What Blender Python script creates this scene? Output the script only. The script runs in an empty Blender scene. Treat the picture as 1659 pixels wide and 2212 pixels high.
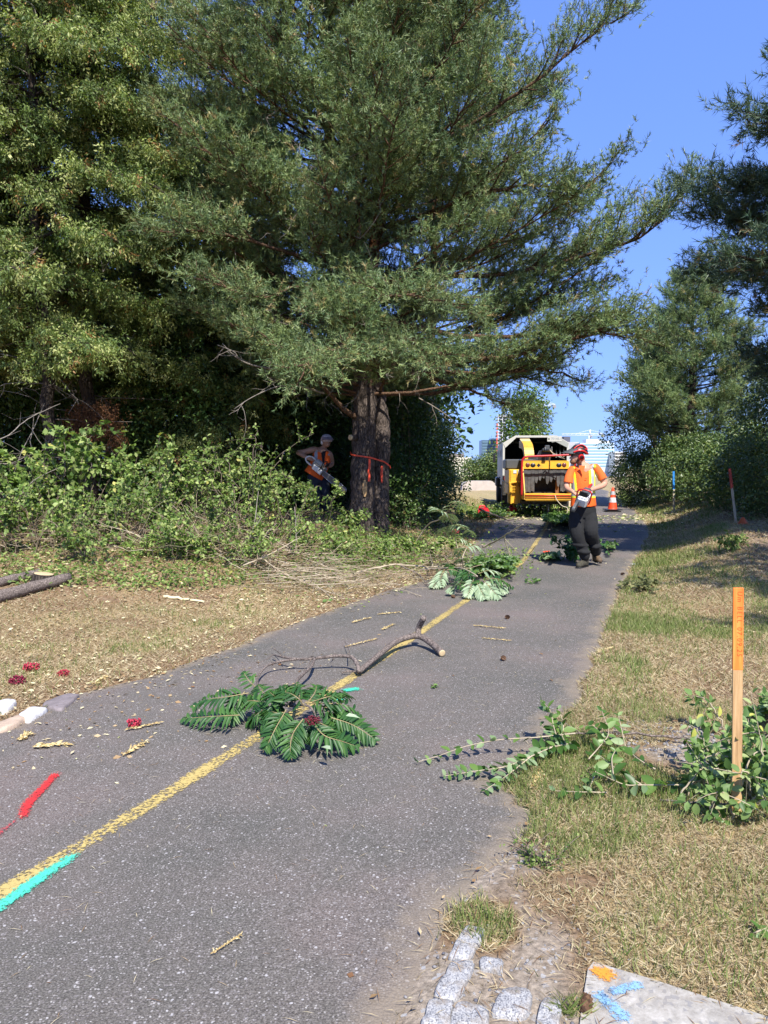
import bpy, math, random
import numpy as np
from mathutils import Vector, Matrix, Euler
R = math.radians
rng = np.random.default_rng(7)
random.seed(7)
S = bpy.context.scene
COL = S.collection

# ------------------------------------------------------------------ camera, sky, sun, exposure
F = 1661.6; CX, CY = 829.5, 1106.0; CAMZ = 1.55
PITCH = math.atan((CY - 1009.0) / F)
cd = bpy.data.cameras.new('camera')
cam = bpy.data.objects.new('camera', cd); COL.objects.link(cam)
cam.location = (0, 0, CAMZ)
cam.rotation_euler = (R(90) - PITCH, 0, 0)
cd.sensor_fit = 'VERTICAL'; cd.sensor_height = 24.0
cd.lens = 24.0 * F / 2212.0
cd.clip_start = 0.05; cd.clip_end = 9000
S.camera = cam

SUN_EL = 50.0; SUN_AZ = 14.0          # azimuth: degrees to the right of straight behind the camera
to_sun = Vector((math.sin(R(SUN_AZ)) * math.cos(R(SUN_EL)), -math.cos(R(SUN_AZ)) * math.cos(R(SUN_EL)), math.sin(R(SUN_EL))))
W = bpy.data.worlds.new('World'); S.world = W; W.use_nodes = True
wn = W.node_tree
bg = wn.nodes['Background']
sky = wn.nodes.new('ShaderNodeTexSky'); sky.sky_type = 'NISHITA'; sky.sun_disc = False
sky.sun_elevation = R(SUN_EL); sky.sun_rotation = math.atan2(to_sun.x, to_sun.y)
sky.air_density = 1.0; sky.dust_density = 0.3; sky.ozone_density = 3.0; sky.altitude = 200
_gm = wn.nodes.new('ShaderNodeGamma'); _gm.inputs[1].default_value = 0.42
_g = wn.nodes.new('ShaderNodeMix'); _g.data_type = 'RGBA'; _g.blend_type = 'MULTIPLY'; _g.inputs[0].default_value = 1.0
_g.inputs[7].default_value = (0.96, 1.45, 2.95, 1)
wn.links.new(sky.outputs[0], _gm.inputs[0]); wn.links.new(_gm.outputs[0], _g.inputs[6]); wn.links.new(_g.outputs[2], bg.inputs[0])
bg.inputs[1].default_value = 0.125
sd = bpy.data.lights.new('sun', 'SUN'); sd.energy = 4.9; sd.angle = R(0.53); sd.color = (1.0, 0.95, 0.86)
so = bpy.data.objects.new('sun', sd); COL.objects.link(so)
so.rotation_euler = to_sun.to_track_quat('Z', 'Y').to_euler(); so.location = to_sun * 30
S.view_settings.view_transform = 'Standard'; S.view_settings.look = 'None'
S.view_settings.exposure = 0.76; S.view_settings.gamma = 1.0
try:
    S.cycles.max_bounces = 6; S.cycles.diffuse_bounces = 3; S.cycles.glossy_bounces = 2
    S.cycles.transmission_bounces = 3; S.cycles.transparent_max_bounces = 6
    S.cycles.caustics_reflective = False; S.cycles.caustics_refractive = False
except Exception:
    pass

# ------------------------------------------------------------------ pixel (1659 x 2212) -> world helpers
_c, _s = math.cos(PITCH), math.sin(PITCH)
def ray(x, y):
    cx = (x - CX) / F; cy = (CY - y) / F
    return (cx, _c + cy * _s, -_s + cy * _c)
def G(x, y, z=0.0):
    r = ray(x, y); t = (z - CAMZ) / r[2]
    return (r[0] * t, r[1] * t)
def P(x, y, Y):
    r = ray(x, y); t = Y / r[1]
    return Vector((r[0] * t, Y, CAMZ + r[2] * t))
def sm(t):
    t = np.clip(t, 0, 1); return t * t * (3 - 2 * t)
def zp(y): return 0.15 * sm((np.asarray(y, float) - 10) / 12)
def Gp(x, y):
    z = 0.0
    for _ in range(12):
        g = G(x, y, z); z = float(zp(g[1]))
    return g

# ------------------------------------------------------------------ value noise
class Noise:
    def __init__(s, seed):
        s.t = np.random.default_rng(seed).random((256, 256))
    def __call__(s, x, y):
        x = np.asarray(x, float); y = np.asarray(y, float)
        xi = np.floor(x).astype(int); yi = np.floor(y).astype(int)
        fx = sm(x - xi); fy = sm(y - yi)
        a = s.t[xi & 255, yi & 255]; b = s.t[(xi + 1) & 255, yi & 255]
        c = s.t[xi & 255, (yi + 1) & 255]; d = s.t[(xi + 1) & 255, (yi + 1) & 255]
        return (a * (1 - fx) + b * fx) * (1 - fy) + (c * (1 - fx) + d * fx) * fy
    def fbm(s, x, y, o=3):
        v = 0; a = 0.5; n = 0
        for i in range(o):
            v = v + a * s(np.asarray(x) * 2 ** i + 17 * i, np.asarray(y) * 2 ** i + 31 * i); n += a; a *= 0.5
        return v / n
N1, N2, N3 = Noise(1), Noise(2), Noise(3)

# ------------------------------------------------------------------ path edges
_L = [(-7.0, -6.0), (-4.6, 0.0), (-3.9, 2.0), (-3.0, 3.7)] + [Gp(*p) for p in
      [(0, 1572), (70, 1530), (130, 1508), (300, 1465), (440, 1420), (560, 1372), (680, 1330), (760, 1300), (830, 1276), (930, 1250), (985, 1215), (1020, 1175), (1050, 1145), (1075, 1122)]]
_R = [(-2.0, -6.0), (-0.9, 0.0), (-0.25, 1.2)] + [Gp(*p) for p in
      [(835, 2300), (872, 2212), (905, 2130), (945, 2030), (985, 1950), (1045, 1890), (1105, 1840), (1140, 1800), (1150, 1775), (1135, 1745), (1118, 1715), (1122, 1688), (1160, 1640), (1195, 1590), (1222, 1550), (1255, 1505), (1285, 1420), (1320, 1330), (1345, 1270), (1372, 1215), (1392, 1180), (1403, 1160), (1400, 1135)]]
_L += [(_L[-1][0] + 0.9, 27.0), (_L[-1][0] + 2.4, 33.0), (9.5, 45.0), (12, 60)]
_R += [(8.3, 25.5), (9.6, 33.0), (13.2, 45.0), (15.7, 60)]
_L = np.array(sorted(_L, key=lambda p: p[1])); _R = np.array(sorted(_R, key=lambda p: p[1]))
def xl0(y): return np.interp(y, _L[:, 1], _L[:, 0])
def xr0(y): return np.interp(y, _R[:, 1], _R[:, 0])
def xl(y): return xl0(y) + 0.10 * (N1(np.asarray(y) * 4.1, 3.3) - .5) + 0.05 * (N2(np.asarray(y) * 14.3, 7.3) - .5)
def xr(y): return xr0(y) + 0.10 * (N1(np.asarray(y) * 4.7, 9.3) - .5) + 0.06 * (N2(np.asarray(y) * 13.3, 1.3) - .5)
def H(x, y):
    x = np.asarray(x, float); y = np.asarray(y, float)
    dl = xl0(y) - x; dr = x - xr0(y)
    h = zp(y)
    inside = 1 - sm((y - 30) / 15)
    hl = 0.5 * sm((dl - 0.3) / 2.8) * sm((y - 6) / 5) * inside * (1 - 0.0)
    hr = 0.42 * sm((dr - 0.1) / 1.7) * sm((y - 7) / 6) * inside
    b = (N1.fbm(x * 0.9, y * 0.9) - .5) * 0.10 * (sm(dl / 0.8) + sm(dr / 0.8)) * (1 - sm((y - 40) / 20))
    off = (sm((dl + .02) / .08) + sm((dr + .02) / .08)) * 0.012
    # the field sinks away behind the trees
    far = -8.0 * sm((y - 62) / 120)
    return h + hl + hr + b + off + far
def Hf(x, y): return float(H(x, y))
def Gt(x, y):
    z = 0.0; g = G(x, y, z)
    for _ in range(25):
        g = G(x, y, z); z = 0.5 * z + 0.5 * Hf(*g)
    return Vector((g[0], g[1], Hf(*g)))

# ------------------------------------------------------------------ mesh builder
class MB:
    def __init__(s): s.v = []; s.f = []; s.m = []; s.t = []; s.sm = []; s.n = 0
    def add(s, v, faces, mat=0, tint=0.5, smooth=False):
        v = np.asarray(v, float).reshape(-1, 3)
        if isinstance(faces, np.ndarray): fl = [faces]
        else:
            by = {}
            for f in faces: by.setdefault(len(f), []).append(f)
            fl = [np.array(k) for k in by.values()]
        for fa in fl:
            s.f.append(fa + s.n); s.m.append(np.full(len(fa), mat)); s.sm.append(np.full(len(fa), smooth))
        s.v.append(v); t = np.asarray(tint, float)
        s.t.append(np.full(len(v), float(t)) if t.ndim == 0 else t)
        s.n += len(v)
        return s
    def build(s, name, mats, parent=None):
        me = bpy.data.meshes.new(name)
        V = np.concatenate(s.v) if s.v else np.zeros((0, 3))
        tot = np.concatenate([np.full(len(f), f.shape[1]) for f in s.f])
        L = np.concatenate([f.ravel() for f in s.f])
        me.vertices.add(len(V)); me.vertices.foreach_set('co', V.ravel().astype(np.float32))
        me.loops.add(len(L)); me.loops.foreach_set('vertex_index', L.astype(np.int32))
        me.polygons.add(len(tot))
        me.polygons.foreach_set('loop_start', (np.cumsum(tot) - tot).astype(np.int32))
        me.polygons.foreach_set('material_index', np.concatenate(s.m).astype(np.int32))
        me.polygons.foreach_set('use_smooth', np.concatenate(s.sm).astype(bool))
        a = me.attributes.new('tint', 'FLOAT', 'POINT'); a.data.foreach_set('value', np.concatenate(s.t).astype(np.float32))
        me.update(calc_edges=True)
        if not isinstance(mats, (list, tuple)): mats = [mats]
        for m in mats: me.materials.append(m)
        o = bpy.data.objects.new(name, me); COL.objects.link(o)
        if parent is not None: o.parent = parent
        return o
def tag(o, label=None, cat=None, group=None, kind=None):
    if label: o['label'] = label
    if cat: o['category'] = cat
    if group: o['group'] = group
    if kind: o['kind'] = kind
    return o
def thing(name, loc, label, cat, group=None, rz=0.0):
    o = bpy.data.objects.new(name, None); COL.objects.link(o)
    o.location = loc; o.rotation_euler = (0, 0, rz); o.empty_display_size = 0.2
    return tag(o, label, cat, group)

# primitives ------------------------------------------------------
def rotm(e): return np.array(Euler([R(a) for a in e]).to_matrix())
def box(mb, c, size, rot=(0, 0, 0), mat=0, tint=.5, bev=0.0):
    sx, sy, sz = [q / 2 for q in size]
    if bev > 0:
        b = min(bev, sx * .9, sy * .9, sz * .9)
        pts = []; 
        import itertools
        bm_v = []
        for sgx in (-1, 1):
            for sgy in (-1, 1):
                for sgz in (-1, 1):
                    bm_v += [(sgx * sx, sgy * (sy - b), sgz * (sz - b)), (sgx * (sx - b), sgy * sy, sgz * (sz - b)), (sgx * (sx - b), sgy * (sy - b), sgz * sz)]
        idx = lambda a, c2, d, k: ((a * 2 + c2) * 2 + d) * 3 + k
        f = [[idx(0,0,0,0), idx(0,0,1,0), idx(0,1,1,0), idx(0,1,0,0)], [idx(1,0,0,0), idx(1,1,0,0), idx(1,1,1,0), idx(1,0,1,0)],
             [idx(0,0,0,1), idx(1,0,0,1), idx(1,0,1,1), idx(0,0,1,1)], [idx(0,1,0,1), idx(0,1,1,1), idx(1,1,1,1), idx(1,1,0,1)],
             [idx(0,0,0,2), idx(0,1,0,2), idx(1,1,0,2), idx(1,0,0,2)], [idx(0,0,1,2), idx(1,0,1,2), idx(1,1,1,2), idx(0,1,1,2)]]
        for a in (0, 1):
            for c2 in (0, 1):
                f.append([idx(a,c2,0,0), idx(a,c2,1,0), idx(a,c2,1,1), idx(a,c2,0,1)])
                f.append([idx(a,0,c2,0), idx(a,1,c2,0), idx(a,1,c2,2), idx(a,0,c2,2)])
                f.append([idx(0,a,c2,1), idx(1,a,c2,1), idx(1,a,c2,2), idx(0,a,c2,2)])
                for d in (0, 1): f.append([idx(a,c2,d,0), idx(a,c2,d,1), idx(a,c2,d,2)])
        v = np.array(bm_v)
        # make outward
        out = []
        for q in f:
            p = v[q]; n = np.cross(p[1] - p[0], p[2] - p[0])
            out.append(q if np.dot(n, p.mean(0)) > 0 else q[::-1])
        f = out
    else:
        v = np.array([(x, y, z) for x in (-sx, sx) for y in (-sy, sy) for z in (-sz, sz)])
        f = [[0, 1, 3, 2], [4, 6, 7, 5], [0, 4, 5, 1], [2, 3, 7, 6], [0, 2, 6, 4], [1, 5, 7, 3]]
    v = v @ rotm(rot).T + np.array(c)
    return mb.add(v, f, mat, tint)
def frames(pts):
    pts = np.asarray(pts, float); t = np.gradient(pts, axis=0)
    t /= np.linalg.norm(t, axis=1)[:, None] + 1e-9
    up = np.array([0, 0, 1.0]) if abs(t[0][2]) < .9 else np.array([0, 1.0, 0])
    n = np.zeros_like(pts); u = np.cross(t[0], up); u /= np.linalg.norm(u)
    for i in range(len(pts)):
        u = u - t[i] * np.dot(u, t[i]); u /= np.linalg.norm(u) + 1e-9
        n[i] = u
    return t, n, np.cross(t, n)
def tube(mb, pts, rad, n=8, mat=0, tint=.5, cap=True, smooth=True, sq=None):
    pts = np.asarray(pts, float); m = len(pts)
    rad = np.full(m, rad) if np.isscalar(rad) else np.asarray(rad, float)
    t, a, b = frames(pts)
    an = np.linspace(0, 2 * np.pi, n, endpoint=False)
    ry = rad if sq is None else rad * sq
    ring = a[:, None, :] * (np.cos(an)[None, :, None] * rad[:, None, None]) + b[:, None, :] * (np.sin(an)[None, :, None] * (ry[:, None, None] if not np.isscalar(ry) else ry))
    v = (pts[:, None, :] + ring).reshape(-1, 3)
    i = np.arange(m - 1)[:, None] * n; j = np.arange(n)[None, :]; k = (j + 1) % n
    f = np.stack([i + j, i + k, i + n + k, i + n + j], -1).reshape(-1, 4)
    fl = [q for q in f]
    if cap and n > 2:
        fl = f.tolist(); fl.append(list(range(n))[::-1]); fl.append([(m - 1) * n + q for q in range(n)])
        return mb.add(v, fl, mat, tint, smooth)
    return mb.add(v, f, mat, tint, smooth)
def cyl(mb, p0, p1, r, n=16, mat=0, tint=.5, r2=None, smooth=True):
    return tube(mb, [p0, p1], [r, r if r2 is None else r2], n, mat, tint, True, smooth)
def lathe(mb, prof, c=(0, 0, 0), rot=(0, 0, 0), n=24, mat=0, tint=.5, smooth=True, scale=(1, 1, 1)):
    an = np.linspace(0, 2 * np.pi, n, endpoint=False)
    v = np.array([(r * np.cos(q), r * np.sin(q), z) for r, z in prof for q in an]) * np.array(scale)
    m = len(prof)
    i = np.arange(m - 1)[:, None] * n; j = np.arange(n)[None, :]; k = (j + 1) % n
    f = np.stack([i + j, i + k, i + n + k, i + n + j], -1).reshape(-1, 4)
    return mb.add(v @ rotm(rot).T + np.array(c), f, mat, tint, smooth)
def ball(mb, c, r, n=12, mat=0, tint=.5, rot=(0, 0, 0)):
    r = (r, r, r) if np.isscalar(r) else r
    prof = [(max(1e-4, math.sin(a)), -math.cos(a)) for a in np.linspace(0, math.pi, n // 2 + 2)]
    return lathe(mb, prof, c, rot, n, mat, tint, True, r)
def prism(mb, poly, y0, y1, M=None, mat=0, tint=.5):
    """extrude 2D polygon (x,z) along y"""
    n = len(poly); v = np.array([(p[0], y0, p[1]) for p in poly] + [(p[0], y1, p[1]) for p in poly], float)
    f = [list(range(n))[::-1], list(range(n, 2 * n))] + [[i, (i + 1) % n, n + (i + 1) % n, n + i] for i in range(n)]
    if M is not None: v = v @ np.array(M.to_3x3()).T + np.array(M.to_translation())
    return mb.add(v, f, mat, tint)
def spline(pts, n=8):
    pts = np.asarray(pts, float); 
    if len(pts) < 3:
        t = np.linspace(0, 1, n)[:, None]; return pts[0] * (1 - t) + pts[-1] * t
    p = np.vstack([2 * pts[0] - pts[1], pts, 2 * pts[-1] - pts[-2]]); out = []
    for i in range(1, len(p) - 2):
        for t in np.linspace(0, 1, n, endpoint=False):
            a, b, c, d = p[i - 1], p[i], p[i + 1], p[i + 2]
            out.append(0.5 * (2 * b + (c - a) * t + (2 * a - 5 * b + 4 * c - d) * t * t + (3 * b - a - 3 * c + d) * t ** 3))
    out.append(pts[-1]); return np.array(out)
def unit(v): return v / (np.linalg.norm(v, axis=-1, keepdims=True) + 1e-9)

# leaf batches: template (k verts: x across, y along, z normal), one copy per leaf
LEAF_FAR = (np.array([(0, 0, 0), (.5, .45, 0.05), (0, 1, 0), (-.5, .45, 0.05)], float), np.array([[0, 1, 2, 3]]))
LEAF_MID = (np.array([(0, 0, 0), (.38, .28, .07), (.42, .6, .06), (0, 1, -.05), (-.42, .6, .06), (-.38, .28, .07), (0, .5, 0)], float),
            np.array([[0, 1, 6], [1, 2, 6], [2, 3, 6], [3, 4, 6], [4, 5, 6], [5, 0, 6]]))
LEAF_NEAR = (np.array([(0, 0, 0), (.28, .12, .05), (.46, .36, .09), (.40, .65, .06), (.18, .88, 0), (0, 1, -.04), (-.18, .88, 0), (-.40, .65, .06), (-.46, .36, .09), (-.28, .12, .05), (0, .3, 0), (0, .65, -.01)], float),
             [[0, 1, 10], [1, 2, 10], [2, 3, 11, 10], [3, 4, 11], [4, 5, 11], [5, 6, 11], [6, 7, 11], [7, 8, 10, 11], [8, 9, 10], [9, 0, 10]])
LANCE = (np.array([(0, 0, 0), (.5, .22, .10), (.42, .55, .06), (0, 1, -.12), (-.42, .55, .06), (-.5, .22, .10), (0, .22, 0), (0, .55, -.02)], float),
         [[0, 1, 6], [1, 2, 7, 6], [2, 3, 7], [3, 4, 7], [4, 5, 6, 7], [5, 0, 6]])
MAPLE = (np.array([(0, 0, 0), (.35, .05, .03), (.28, .25, 0), (.6, .45, .06), (.3, .55, 0), (.25, .75, .02), (0, 1.05, -.05), (-.25, .75, .02), (-.3, .55, 0), (-.6, .45, .06), (-.28, .25, 0), (-.35, .05, .03)], float),
         [[0, 1, 2], [0, 2, 4, 8, 10], [2, 3, 4], [4, 5, 6, 7, 8], [8, 9, 10], [10, 11, 0]])
NEEDLE = (np.array([(-.5, 0, 0), (.5, 0, 0), (0, 1, 0)], float), np.array([[0, 1, 2]]))
def leaves(mb, pos, along, normal, length, width, tint, tpl=LEAF_FAR, mat=0):
    pos = np.asarray(pos, float); n = len(pos)
    if n == 0: return mb
    a = unit(np.asarray(along, float)); nn = np.asarray(normal, float)
    x = unit(np.cross(a, nn)); z = np.cross(x, a)
    length = np.broadcast_to(length, n); width = np.broadcast_to(width, n); tint = np.broadcast_to(tint, n)
    tv, tf = tpl; k = len(tv)
    v = pos[:, None, :] + x[:, None, :] * (tv[None, :, 0:1] * width[:, None, None]) + a[:, None, :] * (tv[None, :, 1:2] * length[:, None, None]) + z[:, None, :] * (tv[None, :, 2:3] * length[:, None, None])
    off = (np.arange(n) * k)[:, None, None]
    v = v.reshape(-1, 3)
    tf = tf if isinstance(tf, list) else tf.tolist()
    by = {}
    for f in tf: by.setdefault(len(f), []).append(f)
    base = mb.n
    mb.v.append(v); mb.t.append(np.repeat(tint, k)); mb.n += len(v)
    for fs in by.values():
        fa = (np.array(fs)[None] + off).reshape(-1, len(fs[0])) + base
        mb.f.append(fa); mb.m.append(np.full(len(fa), mat)); mb.sm.append(np.full(len(fa), k > 4))
    return mb
def rdir(n, zmin=-1, zmax=1):
    z = rng.uniform(zmin, zmax, n); a = rng.uniform(0, 2 * np.pi, n); r = np.sqrt(1 - z * z)
    return np.stack([r * np.cos(a), r * np.sin(a), z], -1)

# ------------------------------------------------------------------ materials
MATS = {}
def new_mat(name):
    m = bpy.data.materials.new(name); m.use_nodes = True
    return m, m.node_tree, m.node_tree.nodes['Principled BSDF']
def ramp(nt, fac, stops):
    r = nt.nodes.new('ShaderNodeValToRGB'); e = r.color_ramp.elements
    while len(e) < len(stops): e.new(0.5)
    for q, (p, c) in zip(e, stops): q.position = p; q.color = (*c, 1) if len(c) == 3 else c
    if fac is not None: nt.links.new(fac, r.inputs[0])
    return r
def node(nt, kind, **kw):
    n = nt.nodes.new(kind)
    for k, v in kw.items():
        if hasattr(n, k): setattr(n, k, v)
        else: n.inputs[k].default_value = v
    return n
def objco(nt, scale=None):
    tc = nt.nodes.new('ShaderNodeTexCoord'); out = tc.outputs['Object']
    if scale:
        mp = nt.nodes.new('ShaderNodeMapping'); mp.inputs['Scale'].default_value = scale
        nt.links.new(out, mp.inputs[0]); out = mp.outputs[0]
    return out
def mixc(nt, fac, a, b, mode='MIX'):
    m = nt.nodes.new('ShaderNodeMix'); m.data_type = 'RGBA'; m.blend_type = mode
    for s, i in ((fac, 0), (a, 6), (b, 7)):
        if isinstance(s, (int, float)): m.inputs[i].default_value = s
        elif isinstance(s, tuple): m.inputs[i].default_value = (*s, 1)
        else: nt.links.new(s, m.inputs[i])
    return m.outputs[2]
def plain(name, col, rough=.6, metal=0, noise=0.0, nscale=8, bump=0, dirt=None, dirt_scale=3):
    if name in MATS: return MATS[name]
    m, nt, b = new_mat(name)
    b.inputs['Roughness'].default_value = rough; b.inputs['Metallic'].default_value = metal
    b.inputs['Base Color'].default_value = (*col, 1)
    co = objco(nt); c = None
    if noise:
        n = node(nt, 'ShaderNodeTexNoise', Scale=nscale, Detail=5.0, Roughness=.65); nt.links.new(co, n.inputs[0])
        r = ramp(nt, n.outputs[0], [(.3, tuple(max(0, q * (1 - noise)) for q in col)), (.7, tuple(min(1, q * (1 + noise)) for q in col))]); c = r.outputs[0]
    if dirt:
        n2 = node(nt, 'ShaderNodeTexNoise', Scale=dirt_scale, Detail=8.0, Roughness=.7); nt.links.new(co, n2.inputs[0])
        r2 = ramp(nt, n2.outputs[0], [(.52, (0, 0, 0)), (.72, (1, 1, 1))])
        c = mixc(nt, r2.outputs[0], c if c is not None else col, dirt)
    if c is not None: nt.links.new(c, b.inputs['Base Color'])
    if bump:
        nb = node(nt, 'ShaderNodeTexNoise', Scale=nscale * 3, Detail=4.0); nt.links.new(co, nb.inputs[0])
        bp = node(nt, 'ShaderNodeBump', Strength=bump, Distance=.01); nt.links.new(nb.outputs[0], bp.inputs['Height']); nt.links.new(bp.outputs[0], b.inputs['Normal'])
    MATS[name] = m; return m
def leafmat(name, stops, rough=.5, trans=.3, var=0.25, spec=.4):
    if name in MATS: return MATS[name]
    m, nt, b = new_mat(name)
    at = node(nt, 'ShaderNodeAttribute', attribute_name='tint')
    r = ramp(nt, at.outputs['Fac'], stops)
    n = node(nt, 'ShaderNodeTexNoise', Scale=1.3, Detail=3.0); nt.links.new(objco(nt), n.inputs[0])
    r2 = ramp(nt, n.outputs[0], [(.3, (1 - var,) * 3), (.7, (1 + var * .3,) * 3)])
    c = mixc(nt, 1.0, r.outputs[0], r2.outputs[0], 'MULTIPLY')
    nt.links.new(c, b.inputs['Base Color']); b.inputs['Roughness'].default_value = rough
    b.inputs['Specular IOR Level'].default_value = spec
    if trans > 0:
        tr = nt.nodes.new('ShaderNodeBsdfTranslucent')
        c2 = mixc(nt, 1.0, c, (1.15, 1.25, .55), 'MULTIPLY'); nt.links.new(c2, tr.inputs[0])
        mx = node(nt, 'ShaderNodeMixShader'); mx.inputs[0].default_value = trans
        nt.links.new(b.outputs[0], mx.inputs[1]); nt.links.new(tr.outputs[0], mx.inputs[2])
        nt.links.new(mx.outputs[0], nt.nodes['Material Output'].inputs[0])
    MATS[name] = m; return m
def barkmat(name, dark, light, scale=(6, 6, 1.4), orange=None, z0=3.0, z1=5.0, bump=.8):
    if name in MATS: return MATS[name]
    m, nt, b = new_mat(name)
    n = node(nt, 'ShaderNodeTexNoise', Scale=4.0, Detail=8.0, Roughness=.7); nt.links.new(objco(nt, scale), n.inputs[0])
    v = node(nt, 'ShaderNodeTexVoronoi', Scale=5.0, feature='DISTANCE_TO_EDGE'); nt.links.new(objco(nt, scale), v.inputs[0])
    r = ramp(nt, n.outputs[0], [(.3, dark), (.62, light)])
    r3 = ramp(nt, v.outputs[0], [(0, (.35, .35, .35)), (.16, (1, 1, 1))])
    c = mixc(nt, 1.0, r.outputs[0], r3.outputs[0], 'MULTIPLY')
    if orange:
        sx = nt.nodes.new('ShaderNodeSeparateXYZ'); nt.links.new(objco(nt), sx.inputs[0])
        n5 = node(nt, 'ShaderNodeTexNoise', Scale=3.0, Detail=5.0); nt.links.new(objco(nt), n5.inputs[0])
        ad = node(nt, 'ShaderNodeMath', operation='MULTIPLY_ADD'); nt.links.new(n5.outputs[0], ad.inputs[0]); ad.inputs[1].default_value = 4.0
        nt.links.new(sx.outputs[2], ad.inputs[2])
        mr = node(nt, 'ShaderNodeMapRange'); mr.inputs[1].default_value = z0 + 2; mr.inputs[2].default_value = z1 + 2
        nt.links.new(ad.outputs[0], mr.inputs[0])
        r4 = ramp(nt, n.outputs[0], [(.35, tuple(q * .45 for q in orange)), (.65, orange)])
        c = mixc(nt, mr.outputs[0], c, r4.outputs[0])
    nt.links.new(c, b.inputs['Base Color']); b.inputs['Roughness'].default_value = .9; b.inputs['Specular IOR Level'].default_value = .15
    ml = node(nt, 'ShaderNodeMath', operation='MULTIPLY'); nt.links.new(n.outputs[0], ml.inputs[0]); nt.links.new(r3.outputs[0], ml.inputs[1])
    bp = node(nt, 'ShaderNodeBump', Strength=bump, Distance=.03); nt.links.new(ml.outputs[0], bp.inputs['Height']); nt.links.new(bp.outputs[0], b.inputs['Normal'])
    MATS[name] = m; return m
# ================================================================== GROUND
def axis(lo, hi, fine, far, grow=1.18):
    a = list(np.arange(lo, hi + 1e-6, fine)); st = fine
    while a[-1] < far: st *= grow; a.append(a[-1] + st)
    st = fine
    while a[0] > -far: st *= grow; a.insert(0, a[0] - st)
    return np.array(a)
def blob(x, y, px, py, r, soft=.5):
    c = Gt(px, py); d = np.hypot(x - c.x, y - c.y) * (1 + 1.1 * (N2.fbm(x * 4, y * 4, 3) - .5)) + .25 * r * (N3(x * 2.3, y * 2.3) - .5)
    return 1 - sm((d / r - (1 - soft)) / (2 * soft))
def kind_of(x, y):
    """0 grey gravel .. .2 bare soil .. .45 brown litter .. .7 straw .. 1 green"""
    dl = xl0(y) - x; dr = x - xr0(y)
    n = N1.fbm(x * 1.1, y * 1.1, 4); n2 = N2.fbm(x * 3.1, y * 3.1, 3)
    right = 0.56 + 0.8 * (n - .42) + .35 * (n2 - .5)
    right = right + .12 * np.exp(-((dr - .35) / .35) ** 2)
    w = sm((dr - 1.3) / .6) * sm((y - 7.5) / 4); right = right * (1 - w) + (.34 + .2 * (n2 - .5)) * w
    left = 0.62 + .5 * (n2 - .5) + .25 * (n - .5)
    wl = sm((.75 - dl) / .7); left = left * (1 - wl) + .45 * wl
    wl = sm((dl - 1.0) / .8) * sm((y - 6.5) / 2); left = left * (1 - wl) + (.46 + .3 * (n2 - .5)) * wl
    t = np.where(dr > 0, right, left)
    far = sm((y - 26) / 3); t = t * (1 - far) + (.70 + .15 * (n - .5)) * far
    for px, py, r, v in [(1240, 1830, .45, .92), (1180, 1720, .32, .98), (1185, 1880, .2, .95), (1290, 1720, .45, .82), (1480, 1990, .6, .66), (1330, 2030, .42, .42),
                         (1230, 1960, .3, .36), (1100, 2130, .38, .08), (1200, 2160, .3, .1), (1010, 2060, .2, .1), (1000, 1915, .14, .08), (1120, 1850, .12, .12), (1085, 1970, .10, .2), (1045, 2000, .13, .86),
                         (1520, 2140, .22, 1.0), (1440, 2110, .16, .95), (1620, 2190, .2, 1.0), (1450, 1600, .35, .1), (1380, 1585, .25, .12), (1600, 2050, .5, .68),
                         (1340, 1530, .5, .66), (1230, 1400, .0, 1)]:
        if r <= 0: continue
        b = blob(x, y, px, py, r, .35) * sm((dr + .25) / .1)
        t = t * (1 - b) + (v + .12 * (n2 - .5)) * b
    return np.clip(t, 0, 1)
gx = axis(-9, 11, 0.12, 4000); gy = axis(-2, 30, 0.12, 4000)
X, Y = np.meshgrid(gx, gy); Z = H(X, Y)
Z = np.where((X > xl0(Y) + .03) & (X < xr0(Y) - .03) & (Y < 58), Z - .02, Z)
mb = MB()
nx, ny = len(gx), len(gy)
i = np.arange(ny - 1)[:, None] * nx; j = np.arange(nx - 1)[None, :]
fa = np.stack([i + j, i + j + 1, i + nx + j + 1, i + nx + j], -1).reshape(-1, 4)
mb.add(np.stack([X.ravel(), Y.ravel(), Z.ravel()], -1), fa, 0, kind_of(X.ravel(), Y.ravel()), True)
m, nt, b = new_mat('turf_and_soil')
co = objco(nt)
at = node(nt, 'ShaderNodeAttribute', attribute_name='tint')
n1 = node(nt, 'ShaderNodeTexNoise', Scale=45.0, Detail=6.0, Roughness=.75); nt.links.new(co, n1.inputs[0])
n2 = node(nt, 'ShaderNodeTexNoise', Scale=6.0, Detail=5.0, Roughness=.6); nt.links.new(co, n2.inputs[0])
a1 = node(nt, 'ShaderNodeMath', operation='MULTIPLY_ADD'); nt.links.new(n2.outputs[0], a1.inputs[0]); a1.inputs[1].default_value = .25; a1.inputs[2].default_value = -.125
a2 = node(nt, 'ShaderNodeMath', operation='ADD'); nt.links.new(a1.outputs[0], a2.inputs[0]); nt.links.new(at.outputs['Fac'], a2.inputs[1])
base = ramp(nt, a2.outputs[0], [(0, (.30, .255, .205)), (.2, (.25, .20, .15)), (.45, (.20, .13, .075)), (.68, (.34, .26, .14)), (.85, (.20, .20, .08)), (1, (.12, .16, .045))])
fine = ramp(nt, n1.outputs[0], [(.3, (.45, .45, .45)), (.5, (1, 1, 1)), (.68, (1.6, 1.6, 1.6))])
c = mixc(nt, 1.0, base.outputs[0], fine.outputs[0], 'MULTIPLY')
vo = node(nt, 'ShaderNodeTexVoronoi', Scale=70.0); nt.links.new(co, vo.inputs[0])
vr = ramp(nt, vo.outputs['Color'], [(.80, (0, 0, 0)), (.86, (1, 1, 1))])
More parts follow.
